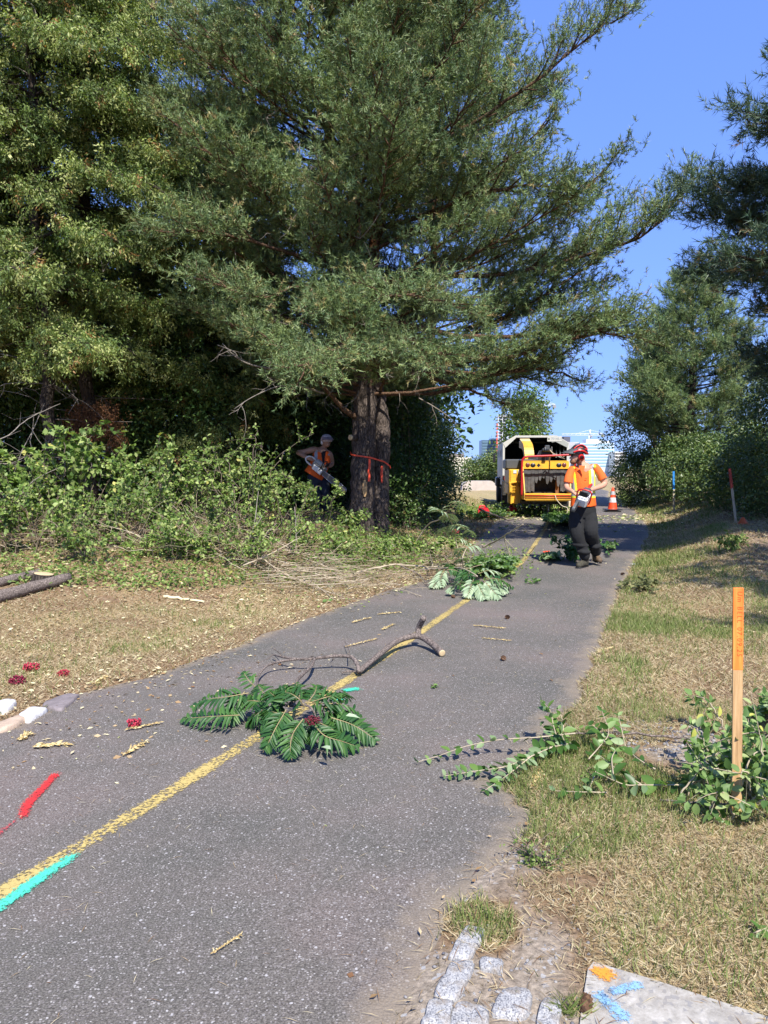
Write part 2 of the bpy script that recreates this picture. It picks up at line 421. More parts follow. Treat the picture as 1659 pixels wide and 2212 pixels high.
gr = ramp(nt, at.outputs['Fac'], [(.15, (1, 1, 1)), (.35, (0, 0, 0))])
mm = node(nt, 'ShaderNodeMath', operation='MULTIPLY'); nt.links.new(vr.outputs[0], mm.inputs[0]); nt.links.new(gr.outputs[0], mm.inputs[1])
c = mixc(nt, mm.outputs[0], c, (.36, .35, .34))
nt.links.new(c, b.inputs['Base Color']); b.inputs['Roughness'].default_value = .95; b.inputs['Specular IOR Level'].default_value = .1
bp = node(nt, 'ShaderNodeBump', Strength=.7, Distance=.012); nt.links.new(n1.outputs[0], bp.inputs['Height']); nt.links.new(bp.outputs[0], b.inputs['Normal'])
tag(mb.build('ground', m), kind='structure')

# ------------------------------------------------------------------ asphalt path
ys = np.concatenate([np.arange(-5, 32, .03), np.arange(32, 58, .5)])
NXP = 24
mb = MB(); U = np.linspace(0, 1, NXP)
L_, R_ = xl(ys), xr(ys)
PX = L_[:, None] * (1 - U) + R_[:, None] * U; PY = np.repeat(ys[:, None], NXP, 1)
PZ = zp(PY) + .006 + .004 * N3(PX * .8, PY * .8)
PZ[:, 0] -= .012; PZ[:, -1] -= .012
i = np.arange(len(ys) - 1)[:, None] * NXP; j = np.arange(NXP - 1)[None, :]
fa = np.stack([i + j, i + j + 1, i + NXP + j + 1, i + NXP + j], -1).reshape(-1, 4)
edge = np.minimum(np.minimum(PX - L_[:, None], R_[:, None] - PX) / .5, 1)
mb.add(np.stack([PX.ravel(), PY.ravel(), PZ.ravel()], -1), fa, 0, edge.ravel(), True)
m, nt, b = new_mat('weathered_asphalt')
co = objco(nt)
at = node(nt, 'ShaderNodeAttribute', attribute_name='tint')
def vor(scale, dist=None):
    v = node(nt, 'ShaderNodeTexVoronoi', Scale=scale); nt.links.new(dist if dist else co, v.inputs[0]); return v
nz = node(nt, 'ShaderNodeTexNoise', Scale=60.0, Detail=2.0); nt.links.new(co, nz.inputs[0])
dv = mixc(nt, .012, co, nz.outputs['Color'], 'ADD')
v1 = vor(112.0, dv); v2 = vor(66.0, dv)
n_l = node(nt, 'ShaderNodeTexNoise', Scale=.7, Detail=5.0, Roughness=.6); nt.links.new(co, n_l.inputs[0])
n_m = node(nt, 'ShaderNodeTexNoise', Scale=160.0, Detail=3.0, Roughness=.8); nt.links.new(co, n_m.inputs[0])
base = ramp(nt, n_m.outputs[0], [(.34, (.058, .050, .043)), (.5, (.125, .111, .098)), (.66, (.225, .203, .182))])
large = ramp(nt, n_l.outputs[0], [(.34, (.74, .80, .78)), (.5, (.98, .98, .96)), (.64, (1.22, 1.12, 1.12))])
c = mixc(nt, 1.0, base.outputs[0], large.outputs[0], 'MULTIPLY')
k1 = ramp(nt, v1.outputs['Color'], [(.46, (0, 0, 0)), (.56, (1, 1, 1))])
d1 = ramp(nt, v1.outputs['Distance'], [(.30, (1, 1, 1)), (.46, (0, 0, 0))])
k1m = mixc(nt, 1.0, k1.outputs[0], d1.outputs[0], 'MULTIPLY')
chipc = ramp(nt, v1.outputs['Color'], [(.5, (.15, .13, .122)), (.75, (.26, .235, .222)), (.93, (.42, .395, .365))])
c = mixc(nt, k1m, c, chipc.outputs[0])
k2 = ramp(nt, v2.outputs['Color'], [(.82, (0, 0, 0)), (.86, (1, 1, 1))]); d2 = ramp(nt, v2.outputs['Distance'], [(.25, (1, 1, 1)), (.38, (0, 0, 0))])
c = mixc(nt, mixc(nt, 1.0, k2.outputs[0], d2.outputs[0], 'MULTIPLY'), c, (.40, .38, .37))
# dusty soil washed over the edges
n_e = node(nt, 'ShaderNodeTexNoise', Scale=5.0, Detail=6.0, Roughness=.7); nt.links.new(co, n_e.inputs[0])
es = node(nt, 'ShaderNodeMath', operation='SUBTRACT'); nt.links.new(n_e.outputs[0], es.inputs[0]); nt.links.new(at.outputs['Fac'], es.inputs[1])
er = ramp(nt, es.outputs[0], [(.12, (0, 0, 0)), (.42, (.75, .75, .75))])
c = mixc(nt, er.outputs[0], c, (.24, .195, .145))
nt.links.new(c, b.inputs['Base Color']); b.inputs['Roughness'].default_value = .88; b.inputs['Specular IOR Level'].default_value = .3
hs = node(nt, 'ShaderNodeMath', operation='ADD'); nt.links.new(n_m.outputs[0], hs.inputs[0]); nt.links.new(v1.outputs['Distance'], hs.inputs[1])
bp = node(nt, 'ShaderNodeBump', Strength=.6, Distance=.004); nt.links.new(hs.outputs[0], bp.inputs['Height']); nt.links.new(bp.outputs[0], b.inputs['Normal'])
tag(mb.build('path', m), kind='structure')
def pathz(x, y): return zp(y) + .006 + .004 * N3(np.asarray(x) * .8, np.asarray(y) * .8)

# ------------------------------------------------------------------ painted marks
def paintmat(name, col, wear=.5, scale=70.0, soft=.08):
    m, nt, b = new_mat(name)
    co = objco(nt); at = node(nt, 'ShaderNodeAttribute', attribute_name='tint')
    n = node(nt, 'ShaderNodeTexNoise', Scale=scale, Detail=5.0, Roughness=.8); nt.links.new(co, n.inputs[0])
    n2 = node(nt, 'ShaderNodeTexNoise', Scale=3.0, Detail=3.0); nt.links.new(co, n2.inputs[0])
    s1 = node(nt, 'ShaderNodeMath', operation='MULTIPLY_ADD'); nt.links.new(n2.outputs[0], s1.inputs[0]); s1.inputs[1].default_value = .5; sc_ = node(nt, 'ShaderNodeMath', operation='MULTIPLY'); nt.links.new(n.outputs[0], sc_.inputs[0]); sc_.inputs[1].default_value = 1.8; nt.links.new(sc_.outputs[0], s1.inputs[2])
    s2 = node(nt, 'ShaderNodeMath', operation='MULTIPLY_ADD'); nt.links.new(at.outputs['Fac'], s2.inputs[0]); s2.inputs[1].default_value = .55; nt.links.new(s1.outputs[0], s2.inputs[2])
    r = ramp(nt, None, [(0, (0, 0, 0)), (1, (1, 1, 1))])
    mr = node(nt, 'ShaderNodeMapRange'); mr.inputs[1].default_value = 1.28 + wear * .3; mr.inputs[2].default_value = 1.28 + wear * .3 + soft
    nt.links.new(s2.outputs[0], mr.inputs[0])
    cr = ramp(nt, n.outputs[0], [(.3, tuple(q * .7 for q in col)), (.65, col)])
    nt.links.new(cr.outputs[0], b.inputs['Base Color']); b.inputs['Roughness'].default_value = .7
    tr = nt.nodes.new('ShaderNodeBsdfTransparent'); mx = nt.nodes.new('ShaderNodeMixShader')
    nt.links.new(mr.outputs[0], mx.inputs[0]); nt.links.new(tr.outputs[0], mx.inputs[1]); nt.links.new(b.outputs[0], mx.inputs[2])
    nt.links.new(mx.outputs[0], nt.nodes['Material Output'].inputs[0])
    return m
def strip(name, px, width, mat, dz=.004, zf=pathz, spray=False, ends=.06):
    p = spline([Gp(*q) for q in px], 24)
    t = unit(np.gradient(p, axis=0)); nrm = np.stack([-t[:, 1], t[:, 0]], -1)
    d = np.concatenate([[0], np.cumsum(np.linalg.norm(np.diff(p, axis=0), axis=1))])
    e = np.minimum(np.minimum(d, d[-1] - d) / ends, 1)
    us = np.array([-.5, -.42, -.25, 0, .25, .42, .5]); tu = np.array([0, .55, .95, 1, .95, .55, 0])
    if spray: us = np.array([-.8, -.55, -.32, 0, .32, .55, .8]); tu = np.array([0, .28, .72, 1, .72, .28, 0]); ends = max(ends, .12 * d[-1] + .03)
    V = (p[:, None, :] + nrm[:, None, :] * us[None, :, None] * width)
    z = zf(V[..., 0], V[..., 1]) + dz
    mb = MB(); n = len(us)
    i = np.arange(len(p) - 1)[:, None] * n; j = np.arange(n - 1)[None, :]
    fa = np.stack([i + j + 1, i + j, i + n + j, i + n + j + 1], -1).reshape(-1, 4)
    mb.add(np.concatenate([V, z[..., None]], -1).reshape(-1, 3), fa, 0, (tu[None, :] * e[:, None]).ravel())
    return tag(mb.build(name, mat), kind='structure')
yel = paintmat('worn_yellow_paint', (.54, .41, .14), 1.0, 60.0, .08)
strip('yellow_line_marking', [(-330, 2150), (-150, 2028), (0, 1937), (180, 1830), (370, 1713), (560, 1592), (740, 1478), (870, 1394), (1005, 1300), (1080, 1250), (1130, 1212), (1163, 1165), (1178, 1140), (1190, 1119), (1200, 1108)], .125, yel)
strip('teal_paint_mark', [(-60, 2012), (30, 1945), (100, 1895), (178, 1842)], .062, paintmat('teal_paint', (.08, .62, .42), .40, 100.0, .16), .008, spray=True)
strip('teal_paint_spot', [(738, 1497), (778, 1490)], .07, MATS.get('x') or paintmat('teal_spot_paint', (.06, .60, .38), .25, 100.0, .16), .008, ends=.03, spray=True)
strip('teal_paint_dot', [(716, 1519), (745, 1512)], .07, paintmat('teal_dot_paint', (.06, .60, .38), .25, 100.0, .16), .008, ends=.03, spray=True)
strip('red_paint_mark', [(45, 1783), (60, 1745), (92, 1710), (126, 1672)], .055, paintmat('red_paint', (.62, .035, .035), .40, 100.0, .16), .008, spray=True)
strip('faint_red_paint', [(-20, 1830), (20, 1790), (60, 1765)], .05, paintmat('faint_red_paint', (.5, .05, .06), 1.1, 100.0, .16), .009, spray=True)

# ------------------------------------------------------------------ grass blades
def scatter(x0, x1, y0, y1, dens):
    n = int((x1 - x0) * (y1 - y0) * dens)
    return rng.uniform(x0, x1, n), rng.uniform(y0, y1, n)
mb = MB()
slab_px = [(1281, 2085), (1404, 2125), (1659, 2206), (1780, 2245), (1780, 2500), (1225, 2500), (1247, 2259), (1256, 2180), (1269, 2100)]
slab_w = [Gt(*p) for p in slab_px]
def inpoly(x, y, poly):
    r = np.zeros(len(x), bool); n = len(poly)
    for a in range(n):
        p, q = poly[a], poly[(a + 1) % n]
        c = ((p[1] > y) != (q[1] > y)) & (x < (q[0] - p[0]) * (y - p[1]) / (q[1] - p[1] + 1e-12) + p[0])
        r ^= c
    return r
def grass_zone(x, y, hmul=1.0, wmul=1.0, keep=1.0):
    dl = xl(y) - x; dr = x - xr(y)
    ok = (dl > -.03) | (dr > -.03)
    ok &= ~inpoly(x, y, [(p.x, p.y) for p in slab_w])
    x, y, dl, dr = x[ok], y[ok], dl[ok], dr[ok]
    k = kind_of(x, y)
    pr = np.clip((k - .22) * 2.2, 0.03, 1) * keep
    ok = rng.random(len(x)) < pr
    x, y, k, dr = x[ok], y[ok], k[ok], dr[ok]
    n = len(x)
    green = np.clip((k - .60) / .40, 0, 1) * .8
    tuf = N3(x * 9, y * 9)
    isg = rng.random(n) < green * .9 + .04
    h = (rng.uniform(.02, .05, n) + .035 * isg * rng.random(n) * (tuf + .3)) * hmul
    lean = rng.uniform(.25, 1.0, n) + np.where(isg, -.15, 1.0)
    a = rng.uniform(0, 2 * np.pi, n)
    d = np.stack([np.cos(a) * lean, np.sin(a) * lean, np.full(n, 1.0)], -1)
    d = unit(d)
    tint = np.where(isg, rng.uniform(.62, 1, n), rng.uniform(0, .45, n))
    side = rng.uniform(0, 2 * np.pi, n)
    nn = np.stack([np.cos(side), np.sin(side), rng.uniform(.2, 1.4, n)], -1)
    leaves(mb, np.stack([x, y, H(x, y) - .004], -1), d, nn, h * 1.25, rng.uniform(.0022, .0045, n) * wmul, tint, BLADE)
BLADE = (np.array([(-.5, 0, 0), (.5, 0, 0), (.42, .55, .06), (-.42, .55, .06), (0, 1, -.12)], float), [[0, 1, 2, 3], [3, 2, 4]])
grass_zone(*scatter(-.6, 3.4, 1.2, 5.0, 16000))
grass_zone(*scatter(1.0, 5.4, 5.0, 9.0, 6000), 1.1, 1.5)
grass_zone(*scatter(2.0, 9.5, 9.0, 16.0, 2200), 1.3, 2.6)
grass_zone(*scatter(4.0, 12.5, 16.0, 27.0, 700), 1.6, 5)
grass_zone(*scatter(-6.5, 0.0, 3.6, 8.0, 5200), 1.0, 1.5)
grass_zone(*scatter(-8.5, 1.5, 8.0, 12.5, 2200), 1.1, 2.4, .8)
grass_zone(*scatter(-2, 4.5, 12.5, 30.0, 500), 1.6, 4, .8)
gm = leafmat('grass_blades', [(0, (.26, .18, .11)), (.2, (.44, .35, .21)), (.45, (.56, .48, .31)), (.6, (.37, .35, .17)), (.8, (.20, .25, .07)), (1, (.12, .18, .045))], .6, .25, .15, .25)
tag(mb.build('grass', gm), 'short patchy grass, straw coloured and green, on both sides of the path', 'grass', kind='stuff')

# ------------------------------------------------------------------ leaf and twig litter
mb = MB()
def litter(n, x0, x1, y0, y1, cond, size=(.012, .04), tint=(.0, 1), z=None):
    x = rng.uniform(x0, x1, n); y = rng.uniform(y0, y1, n); ok = cond(x, y); x, y = x[ok], y[ok]; n = len(x)
    on = (x > xl(y)) & (x < xr(y)) & (y < 30)
    zz = np.where(on, pathz(x, y), H(x, y)) + rng.uniform(.003, .02, n) * np.where(on, .5, 1.3)
    nn = unit(np.stack([rng.normal(0, .35, n), rng.normal(0, .35, n), np.ones(n)], -1))
    a = rng.uniform(0, 2 * np.pi, n); al = np.stack([np.cos(a), np.sin(a), rng.normal(0, .2, n)], -1)
    s = rng.uniform(size[0], size[1], n) * (1 + (y - 4).clip(0) * .03)
    leaves(mb, np.stack([x, y, zz], -1), al, nn, s, s * rng.uniform(.3, .7, n), rng.uniform(tint[0], tint[1], n), LEAF_FAR)
edl = lambda x, y: xl(y) - x
edr = lambda x, y: x - xr(y)
litter(11000, -7, 1, 4, 12, lambda x, y: (edl(x, y) > -.1), (.015, .048), tint=(.1, .72))
litter(2600, -4, 3, 3, 14, lambda x, y: (np.abs(edl(x, y)) < .45 * rng.random(len(x)) ** 2 + .02), tint=(0, .6))
litter(1700, -.5, 4.5, 2, 14, lambda x, y: (np.abs(edr(x, y)) < .3 * rng.random(len(x)) ** 2), tint=(0, .5))
litter(420, -.5, 6, 2, 14, lambda x, y: (edr(x, y) > 0), tint=(0, .8))
litter(1300, -3.5, 4, 2.5, 16, lambda x, y: (edl(x, y) < 0) & (edr(x, y) < 0) & (rng.random(len(x)) < np.exp(-np.abs(edl(x, y)) / .9) + .12), tint=(0, .8))
litter(2600, -3.5, .0, 3.8, 6.3, lambda x, y: (edl(x, y) < .1) & (rng.random(len(x)) < np.exp(edl(x, y) / .55)), (.012, .045), tint=(.0, .5))
litter(5000, -6, 4.5, 8.3, 16, lambda x, y: (edl(x, y) > -.5 * rng.random(len(x))), (.03, .07), tint=(.35, 1))
litter(2600, 2.5, 8.2, 17, 22.3, lambda x, y: (rng.random(len(x)) < .25 + .75 * (y > 20.2)), (.04, .09), tint=(.3, 1))
litter(900, 3, 9, 7, 16, lambda x, y: (edr(x, y) > 1.0), (.03, .06), tint=(0, .5))
# thin dry needles and twigs lying about
def bits(n, x0, x1, y0, y1, cond, ln=(.03, .10), w=.003, tint=(0, .45)):
    x = rng.uniform(x0, x1, n); y = rng.uniform(y0, y1, n); ok = cond(x, y); x, y = x[ok], y[ok]; n = len(x)
    on = (x > xl(y)) & (x < xr(y))
    zz = np.where(on, pathz(x, y), H(x, y)) + np.where(on, .004, rng.uniform(.006, .025, n))
    a = rng.uniform(0, 2 * np.pi, n); al = np.stack([np.cos(a), np.sin(a), rng.normal(0, .05, n)], -1)
    L = rng.uniform(*ln, n); ww = w * (1 + (y - 3).clip(0) * .15)
    leaves(mb, np.stack([x, y, zz], -1), al, np.tile([0, 0, 1.], (n, 1)), L, ww, rng.uniform(*tint, n), LEAF_FAR)
bits(2600, -4, 4, 1.8, 9, lambda x, y: (edl(x, y) < 0) & (edr(x, y) < 0), (.02, .07), .0022)
bits(4200, -.6, 3.2, 1.6, 5, lambda x, y: edr(x, y) > -.1, (.03, .09), .0025, (0, .4))
bits(3500, -6, 1, 4, 10, lambda x, y: edl(x, y) > -.1, (.03, .12), .004, (0, .5))
lm = leafmat('fallen_leaves', [(0, (.20, .10, .045)), (.2, (.38, .25, .12)), (.4, (.70, .60, .38)), (.6, (.74, .68, .42)), (.72, (.42, .46, .14)), (.85, (.16, .26, .06)), (1, (.08, .16, .035))], .6, .2, .1)
tag(mb.build('leaf_litter', lm), 'fallen leaves, needles and small bits of twig scattered on path and lawn', 'leaf litter', kind='stuff')

# small stones in the gravel patches
mb = MB()
for cx, cy, r, n in [(1150, 2130, .45, 150), (1010, 1920, .16, 14), (1450, 1590, .36, 420), (1130, 1850, .18, 50), (1240, 1990, .25, 40)]:
    c = Gt(cx, cy); c2 = 0
    for _ in range(n):
        a = rng.uniform(0, 6.28); q = r * math.sqrt(rng.random()); x, y = c.x + q * math.cos(a), c.y + q * math.sin(a) * .8
        if xl(y) < x < xr(y) - .02 or inpoly(np.array([x]), np.array([y]), [(p.x, p.y) for p in slab_w])[0]: continue
        s = rng.uniform(.003, .008) if cy > 1700 else rng.uniform(.006, .014)
        ball(mb, (x, y, Hf(x, y) + s * .2), (s, s * rng.uniform(.6, 1), s * .6), 6, 0, rng.random(), (rng.uniform(-30, 30), 0, rng.uniform(0, 360)))
gmat = leafmat('gravel_stones', [(0, (.10, .10, .12)), (.5, (.19, .185, .19)), (1, (.33, .31, .29))], .8, 0, .1)
tag(mb.build('gravel', gmat), 'loose grey gravel beside the path', 'gravel', kind='stuff')

# ------------------------------------------------------------------ granite setts, slab, flat stones
m, nt, b = new_mat('speckled_granite'); co = objco(nt)
v = node(nt, 'ShaderNodeTexVoronoi', Scale=260.0); nt.links.new(co, v.inputs[0])
r = ramp(nt, v.outputs['Color'], [(.15, (.13, .13, .14)), (.4, (.28, .28, .285)), (.8, (.44, .43, .41))])
nd = node(nt, 'ShaderNodeTexNoise', Scale=22.0, Detail=6.0, Roughness=.7); nt.links.new(co, nd.inputs[0]); rd_ = ramp(nt, nd.outputs[0], [(.5, (0, 0, 0)), (.68, (.9, .9, .9))])
nt.links.new(mixc(nt, rd_.outputs[0], r.outputs[0], (.24, .20, .155)), b.inputs['Base Color'])
n = node(nt, 'ShaderNodeTexNoise', Scale=40.0, Detail=6.0); nt.links.new(co, n.inputs[0]); bp = node(nt, 'ShaderNodeBump', Strength=.5, Distance=.006); nt.links.new(n.outputs[0], bp.inputs['Height']); nt.links.new(bp.outputs[0], b.inputs['Normal'])
b.inputs['Roughness'].default_value = .8; granite = m
m, nt, b = new_mat('rough_concrete'); co = objco(nt)
v = node(nt, 'ShaderNodeTexVoronoi', Scale=75.0); nt.links.new(co, v.inputs[0])
n = node(nt, 'ShaderNodeTexNoise', Scale=25.0, Detail=8.0, Roughness=.75); nt.links.new(co, n.inputs[0])
r = ramp(nt, n.outputs[0], [(.3, (.23, .21, .18)), (.5, (.36, .335, .29)), (.7, (.50, .47, .42))])
vr = ramp(nt, v.outputs['Color'], [(.72, (0, 0, 0)), (.82, (.8, .8, .8))]); c = mixc(nt, vr.outputs[0], r.outputs[0], (.24, .23, .22))
nd = node(nt, 'ShaderNodeTexNoise', Scale=7.0, Detail=8.0, Roughness=.7); nt.links.new(co, nd.inputs[0]); rd_ = ramp(nt, nd.outputs[0], [(.5, (0, 0, 0)), (.7, (.8, .8, .8))]); c = mixc(nt, rd_.outputs[0], c, (.22, .185, .145))
nt.links.new(c, b.inputs['Base Color']); b.inputs['Roughness'].default_value = .9
bp = node(nt, 'ShaderNodeBump', Strength=.5, Distance=.005); nt.links.new(n.outputs[0], bp.inputs['Height']); nt.links.new(bp.outputs[0], b.inputs['Normal']); concrete = m
def flatstone(name, px, h, mat, label, cat, group=None, rough=.012, inset=.12, sub=5, seed=0, flat=False):
    w = np.array([[*Gt(*p)[:2]] for p in px]); c = w.mean(0)
    # outline resampled, corners rounded, slightly irregular
    q = []
    n = len(w)
    for a in range(n):
        for t in np.linspace(0, 1, sub, endpoint=False): q.append(w[a] * (1 - t) + w[(a + 1) % n] * t)
    q = np.array(q)
    for _ in range(0 if flat else 1): q = (np.roll(q, 1, 0) + 2 * q + np.roll(q, -1, 0)) / 4
    if not flat: q = q + (np.stack([N2(q[:, 0] * 30 + seed, q[:, 1] * 30), N3(q[:, 0] * 30, q[:, 1] * 30 + seed)], -1) - .5) * rough
    z0 = Hf(*c); rings = []; mb = MB(); ns = len(q)
    prof = [(1.13, -.05), (1.10, h * .4), (1.04, h * .85), (1 - inset * .4, h), (.55, h * 1.02), (.2, h * 1.0)] if not flat else [(1, -.08), (1, h * .85), (.993, h), (.6, h), (.25, h)]
    V = []
    for s_, z_ in prof:
        rr = c + (q - c) * s_; zz = z_ + (0 if (flat or s_ > .97) else 1) * (N1(rr[:, 0] * 25 + seed, rr[:, 1] * 25) - .5) * rough * .8
        V.append(np.concatenate([rr - c, (zz * np.ones(ns))[:, None]], 1))
    V = np.concatenate(V); f = []
    for a in range(len(prof) - 1):
        for k in range(ns): f.append([a * ns + k, a * ns + (k + 1) % ns, (a + 1) * ns + (k + 1) % ns, (a + 1) * ns + k])
    f.append([(len(prof) - 1) * ns + k for k in range(ns)])
    mb.add(V, f, 0, .5, not flat)
    o = mb.build(name, mat); o.location = (c[0], c[1], z0)
    return tag(o, label, cat, group)
def zc(x, y): return (915.7 + x * .448, 1990.7 + y * .448)
GS = 'granite setts at the path edge'
for k, (pp, lab) in enumerate([
    ([(200, 30), (295, 55), (215, 195), (122, 182)], 'pale granite sett farthest up the row, touching the green weeds'),
    ([(130, 205), (238, 215), (172, 388), (52, 372)], 'long granite sett with rounded corners, second in the row along the asphalt'),
    ([(22, 398), (140, 400), (122, 520), (-12, 520)], 'granite sett nearest the asphalt at the bottom edge of the photo'),
    ([(152, 408), (305, 428), (296, 530), (120, 530)], 'squarish granite sett right beside the one nearest the asphalt at the bottom edge'),
    ([(275, 195), (375, 198), (378, 262), (270, 235)], 'smallest granite sett, half sunk in the soil'),
    ([(372, 342), (522, 352), (500, 478), (332, 468)], 'square granite sett in the middle of the soil patch beside the pine cone'),
    ([(572, 388), (655, 398), (645, 520), (540, 520)], 'half buried granite sett beside the concrete slab')]):
    flatstone('granite_sett', [zc(*q) for q in pp], .016, granite, lab, 'paving stone', GS, seed=k * 7)
slab = flatstone('concrete_slab', slab_px, .018, concrete, 'pale concrete slab with orange and blue paint marks at the lower right corner', 'concrete slab', flat=True)
def slabz(x, y): return np.full(np.shape(x), slab.location.z + .018)
def mark(name, px, width, mat, par):
    o = strip(name, px, width, mat, .004, slabz, spray=True, ends=.03); del o['kind']
    o.parent = par; o.location = -Vector(par.location); return o
mark('paint_mark', [zc(835, 300), (zc(862, 275)), zc(890, 235)], .075, paintmat('orange_spray', (.75, .30, .03), .30, 110.0, .16), slab)
bl = paintmat('blue_spray', (.25, .45, .68), .5, 110.0, .2)
mark('paint_mark', [zc(805, 345), zc(860, 385), zc(905, 425), zc(960, 480), zc(1000, 520)], .06, bl, slab)
mark('paint_mark', [zc(870, 365), zc(960, 345), zc(1070, 312)], .04, bl, slab)
mark('paint_mark', [zc(845, 378), zc(905, 395)], .09, bl, slab)
def zl(x, y): return (x * .28, 1227.6 + y * .28)
wst = plain('whitewashed_stone', (.62, .60, .58), .8, 0, .25, 14, .5, (.25, .24, .24), 9)
tst = plain('tan_flat_stone', (.45, .34, .25), .8, 0, .2, 14, .5)
gst = plain('purplish_flat_stone', (.20, .17, .17), .8, 0, .25, 14, .5)
FS = 'flat stones at the left edge of the path'
flatstone('flat_stone', [zl(320, 1075), zl(520, 990), zl(605, 1000), zl(480, 1112)], .03, gst, 'purplish grey flat stone half on the asphalt, farthest right of its group', 'stone', FS, seed=3)
flatstone('flat_stone', [zl(140, 1160), zl(250, 1108), zl(370, 1110), zl(230, 1205)], .035, wst, 'white flat stone with dark specks between the tan and the purplish stones', 'stone', FS, seed=5)
flatstone('flat_stone', [zl(-30, 1225), zl(150, 1168), zl(200, 1190), zl(70, 1265), zl(-60, 1290)], .035, tst, 'tan flat stone nearest the camera at the left edge of the photo', 'stone', FS, seed=9)
flatstone('flat_stone', [zl(-60, 1080), zl(60, 1045), zl(130, 1060), zl(60, 1120), zl(-60, 1130)], .04, wst, 'whitish stone daubed with dark blue at the left edge, above the tan one', 'stone', FS, seed=13)
# ================================================================== TREES AND SHRUBS
def bezdir(az, el): a, e = R(az), R(el); return np.array([math.cos(a) * math.cos(e), math.sin(a) * math.cos(e), math.sin(e)])
class Tree:
    def __init__(s, seed, dens=2.2, fuzz=.06):
        s.dens = dens; s.fuzz = fuzz; s.rs = np.random.default_rng(seed); s.wood = MB(); s.trunks = []; s.P = []; s.D = []; s.W = []; s.bare = MB()
    def trunk(s, pts, rad, n=12):
        mb = MB(); p = spline(pts, 8); r = np.interp(np.linspace(0, 1, len(p)), np.linspace(0, 1, len(rad)), rad)
        nz = s.rs.normal(0, .004, p.shape); nz[0] = 0
        p = p + nz * (p[-1][2] - p[0][2]) ** .5
        tube(mb, p, r * (1 + s.rs.normal(0, .03, len(r))), n); s.trunks.append((mb, p, r)); return p
    def at(s, k, z):
        mb, p, r = s.trunks[k]; i = int(np.argmin(np.abs(p[:, 2] - z))); return p[i], r[i]
    def branch(s, pts, r0, leafy=.4, sec=10, slen=.42, shoots=9, shl=(.14, .3), droop=0.0, up=.35, rad_end=.006, n=6, twist=1.0):
        rs = s.rs; p = np.asarray(pts); m = len(p)
        L = np.linalg.norm(np.diff(p, axis=0), axis=1).sum()
        tube(s.wood, p, np.linspace(r0, rad_end, m) ** 1.0, n, cap=False)
        for k in range(sec):
            t = leafy + (1 - leafy) * (k + rs.random() * .8) / sec; t = min(t, .995)
            q = t * (m - 1); i = int(q); i = min(i, m - 2); base = p[i] + (p[i + 1] - p[i]) * (q - i)
            d = unit(p[i + 1] - p[i]); side = np.cross(d, [0, 0, 1.0]); side = unit(side) * (1 if k % 2 else -1)
            ang = rs.uniform(.45, 1.0) if t < .93 else rs.uniform(-.2, .3)
            sl = L * slen * (1.12 - t * .75) * rs.uniform(.65, 1.2); sl = min(max(sl, .35), 1.7)
            dd = unit(d * math.cos(ang) + side * math.sin(ang) * twist + np.array([0, 0, up * rs.uniform(-.35, 1.0) - droop]))
            ns = 5; tt = np.linspace(0, 1, ns)[:, None]
            sp = base + dd * sl * tt + np.array([0, 0, 1.0]) * (up * .35 - droop) * sl * tt ** 2 + rs.normal(0, .03, (ns, 3)) * tt * sl
            tube(s.wood, sp, np.linspace(min(r0 * .35, .02) + .003, .003, ns), 3, cap=False)
            K = max(4, int(shoots * s.dens * (.45 + sl * .9)))
            u = rs.uniform(.12, 1, K) ** .75; u[0] = 1; u[1] = .9
            ii = np.minimum((u * (ns - 1)).astype(int), ns - 2); fr = (u * (ns - 1) - ii)[:, None]
            pos = sp[ii] * (1 - fr) + sp[ii + 1] * fr + rs.normal(0, s.fuzz, (K, 3)) * (.4 + u[:, None])
            sdir = unit(sp[-1] - sp[0]); rd = unit(rs.normal(0, 1, (K, 3)))
            dr = unit(sdir * rs.uniform(.3, 1, K)[:, None] + rd * .75 + np.array([0, 0, 1.0]) * (up * .9 - droop * 1.2))
            ln = rs.uniform(*shl, K)
            s.P.append(pos); s.D.append(dr * ln[:, None]); s.W.append(np.full(K, t))
    def dead(s, base, d, L, r=.008, n=2):
        rs = s.rs; p = [np.array(base)]; d = unit(np.array(d, float))
        for _ in range(5): d = unit(d + rs.normal(0, .28, 3)); p.append(p[-1] + d * L / 5)
        p = np.array(p); tube(s.bare, p, np.linspace(r, r * .3, 6), 3, cap=False)
        for _ in range(n):
            i = rs.integers(1, 5); d2 = unit(d + rs.normal(0, .8, 3)); q = [p[i]]
            for _ in range(3): d2 = unit(d2 + rs.normal(0, .3, 3)); q.append(q[-1] + d2 * L / 9)
            tube(s.bare, np.array(q), np.linspace(r * .6, r * .2, 4), 3, cap=False)
    def shoots(s): return np.concatenate(s.P), np.concatenate(s.D), np.concatenate(s.W)
def bpath(base, az, L, e0, e1, rs, m=9, wob=.04, zb=0.0):
    p = [np.array(base, float)]; a = az
    for k in range(m - 1):
        t = k / (m - 2); a += rs.normal(0, 5); el = e0 + (e1 - e0) * t
        p.append(p[-1] + bezdir(a, el) * L / (m - 1) + rs.normal(0, wob, 3) * L / (m - 1))
    return np.array(p)
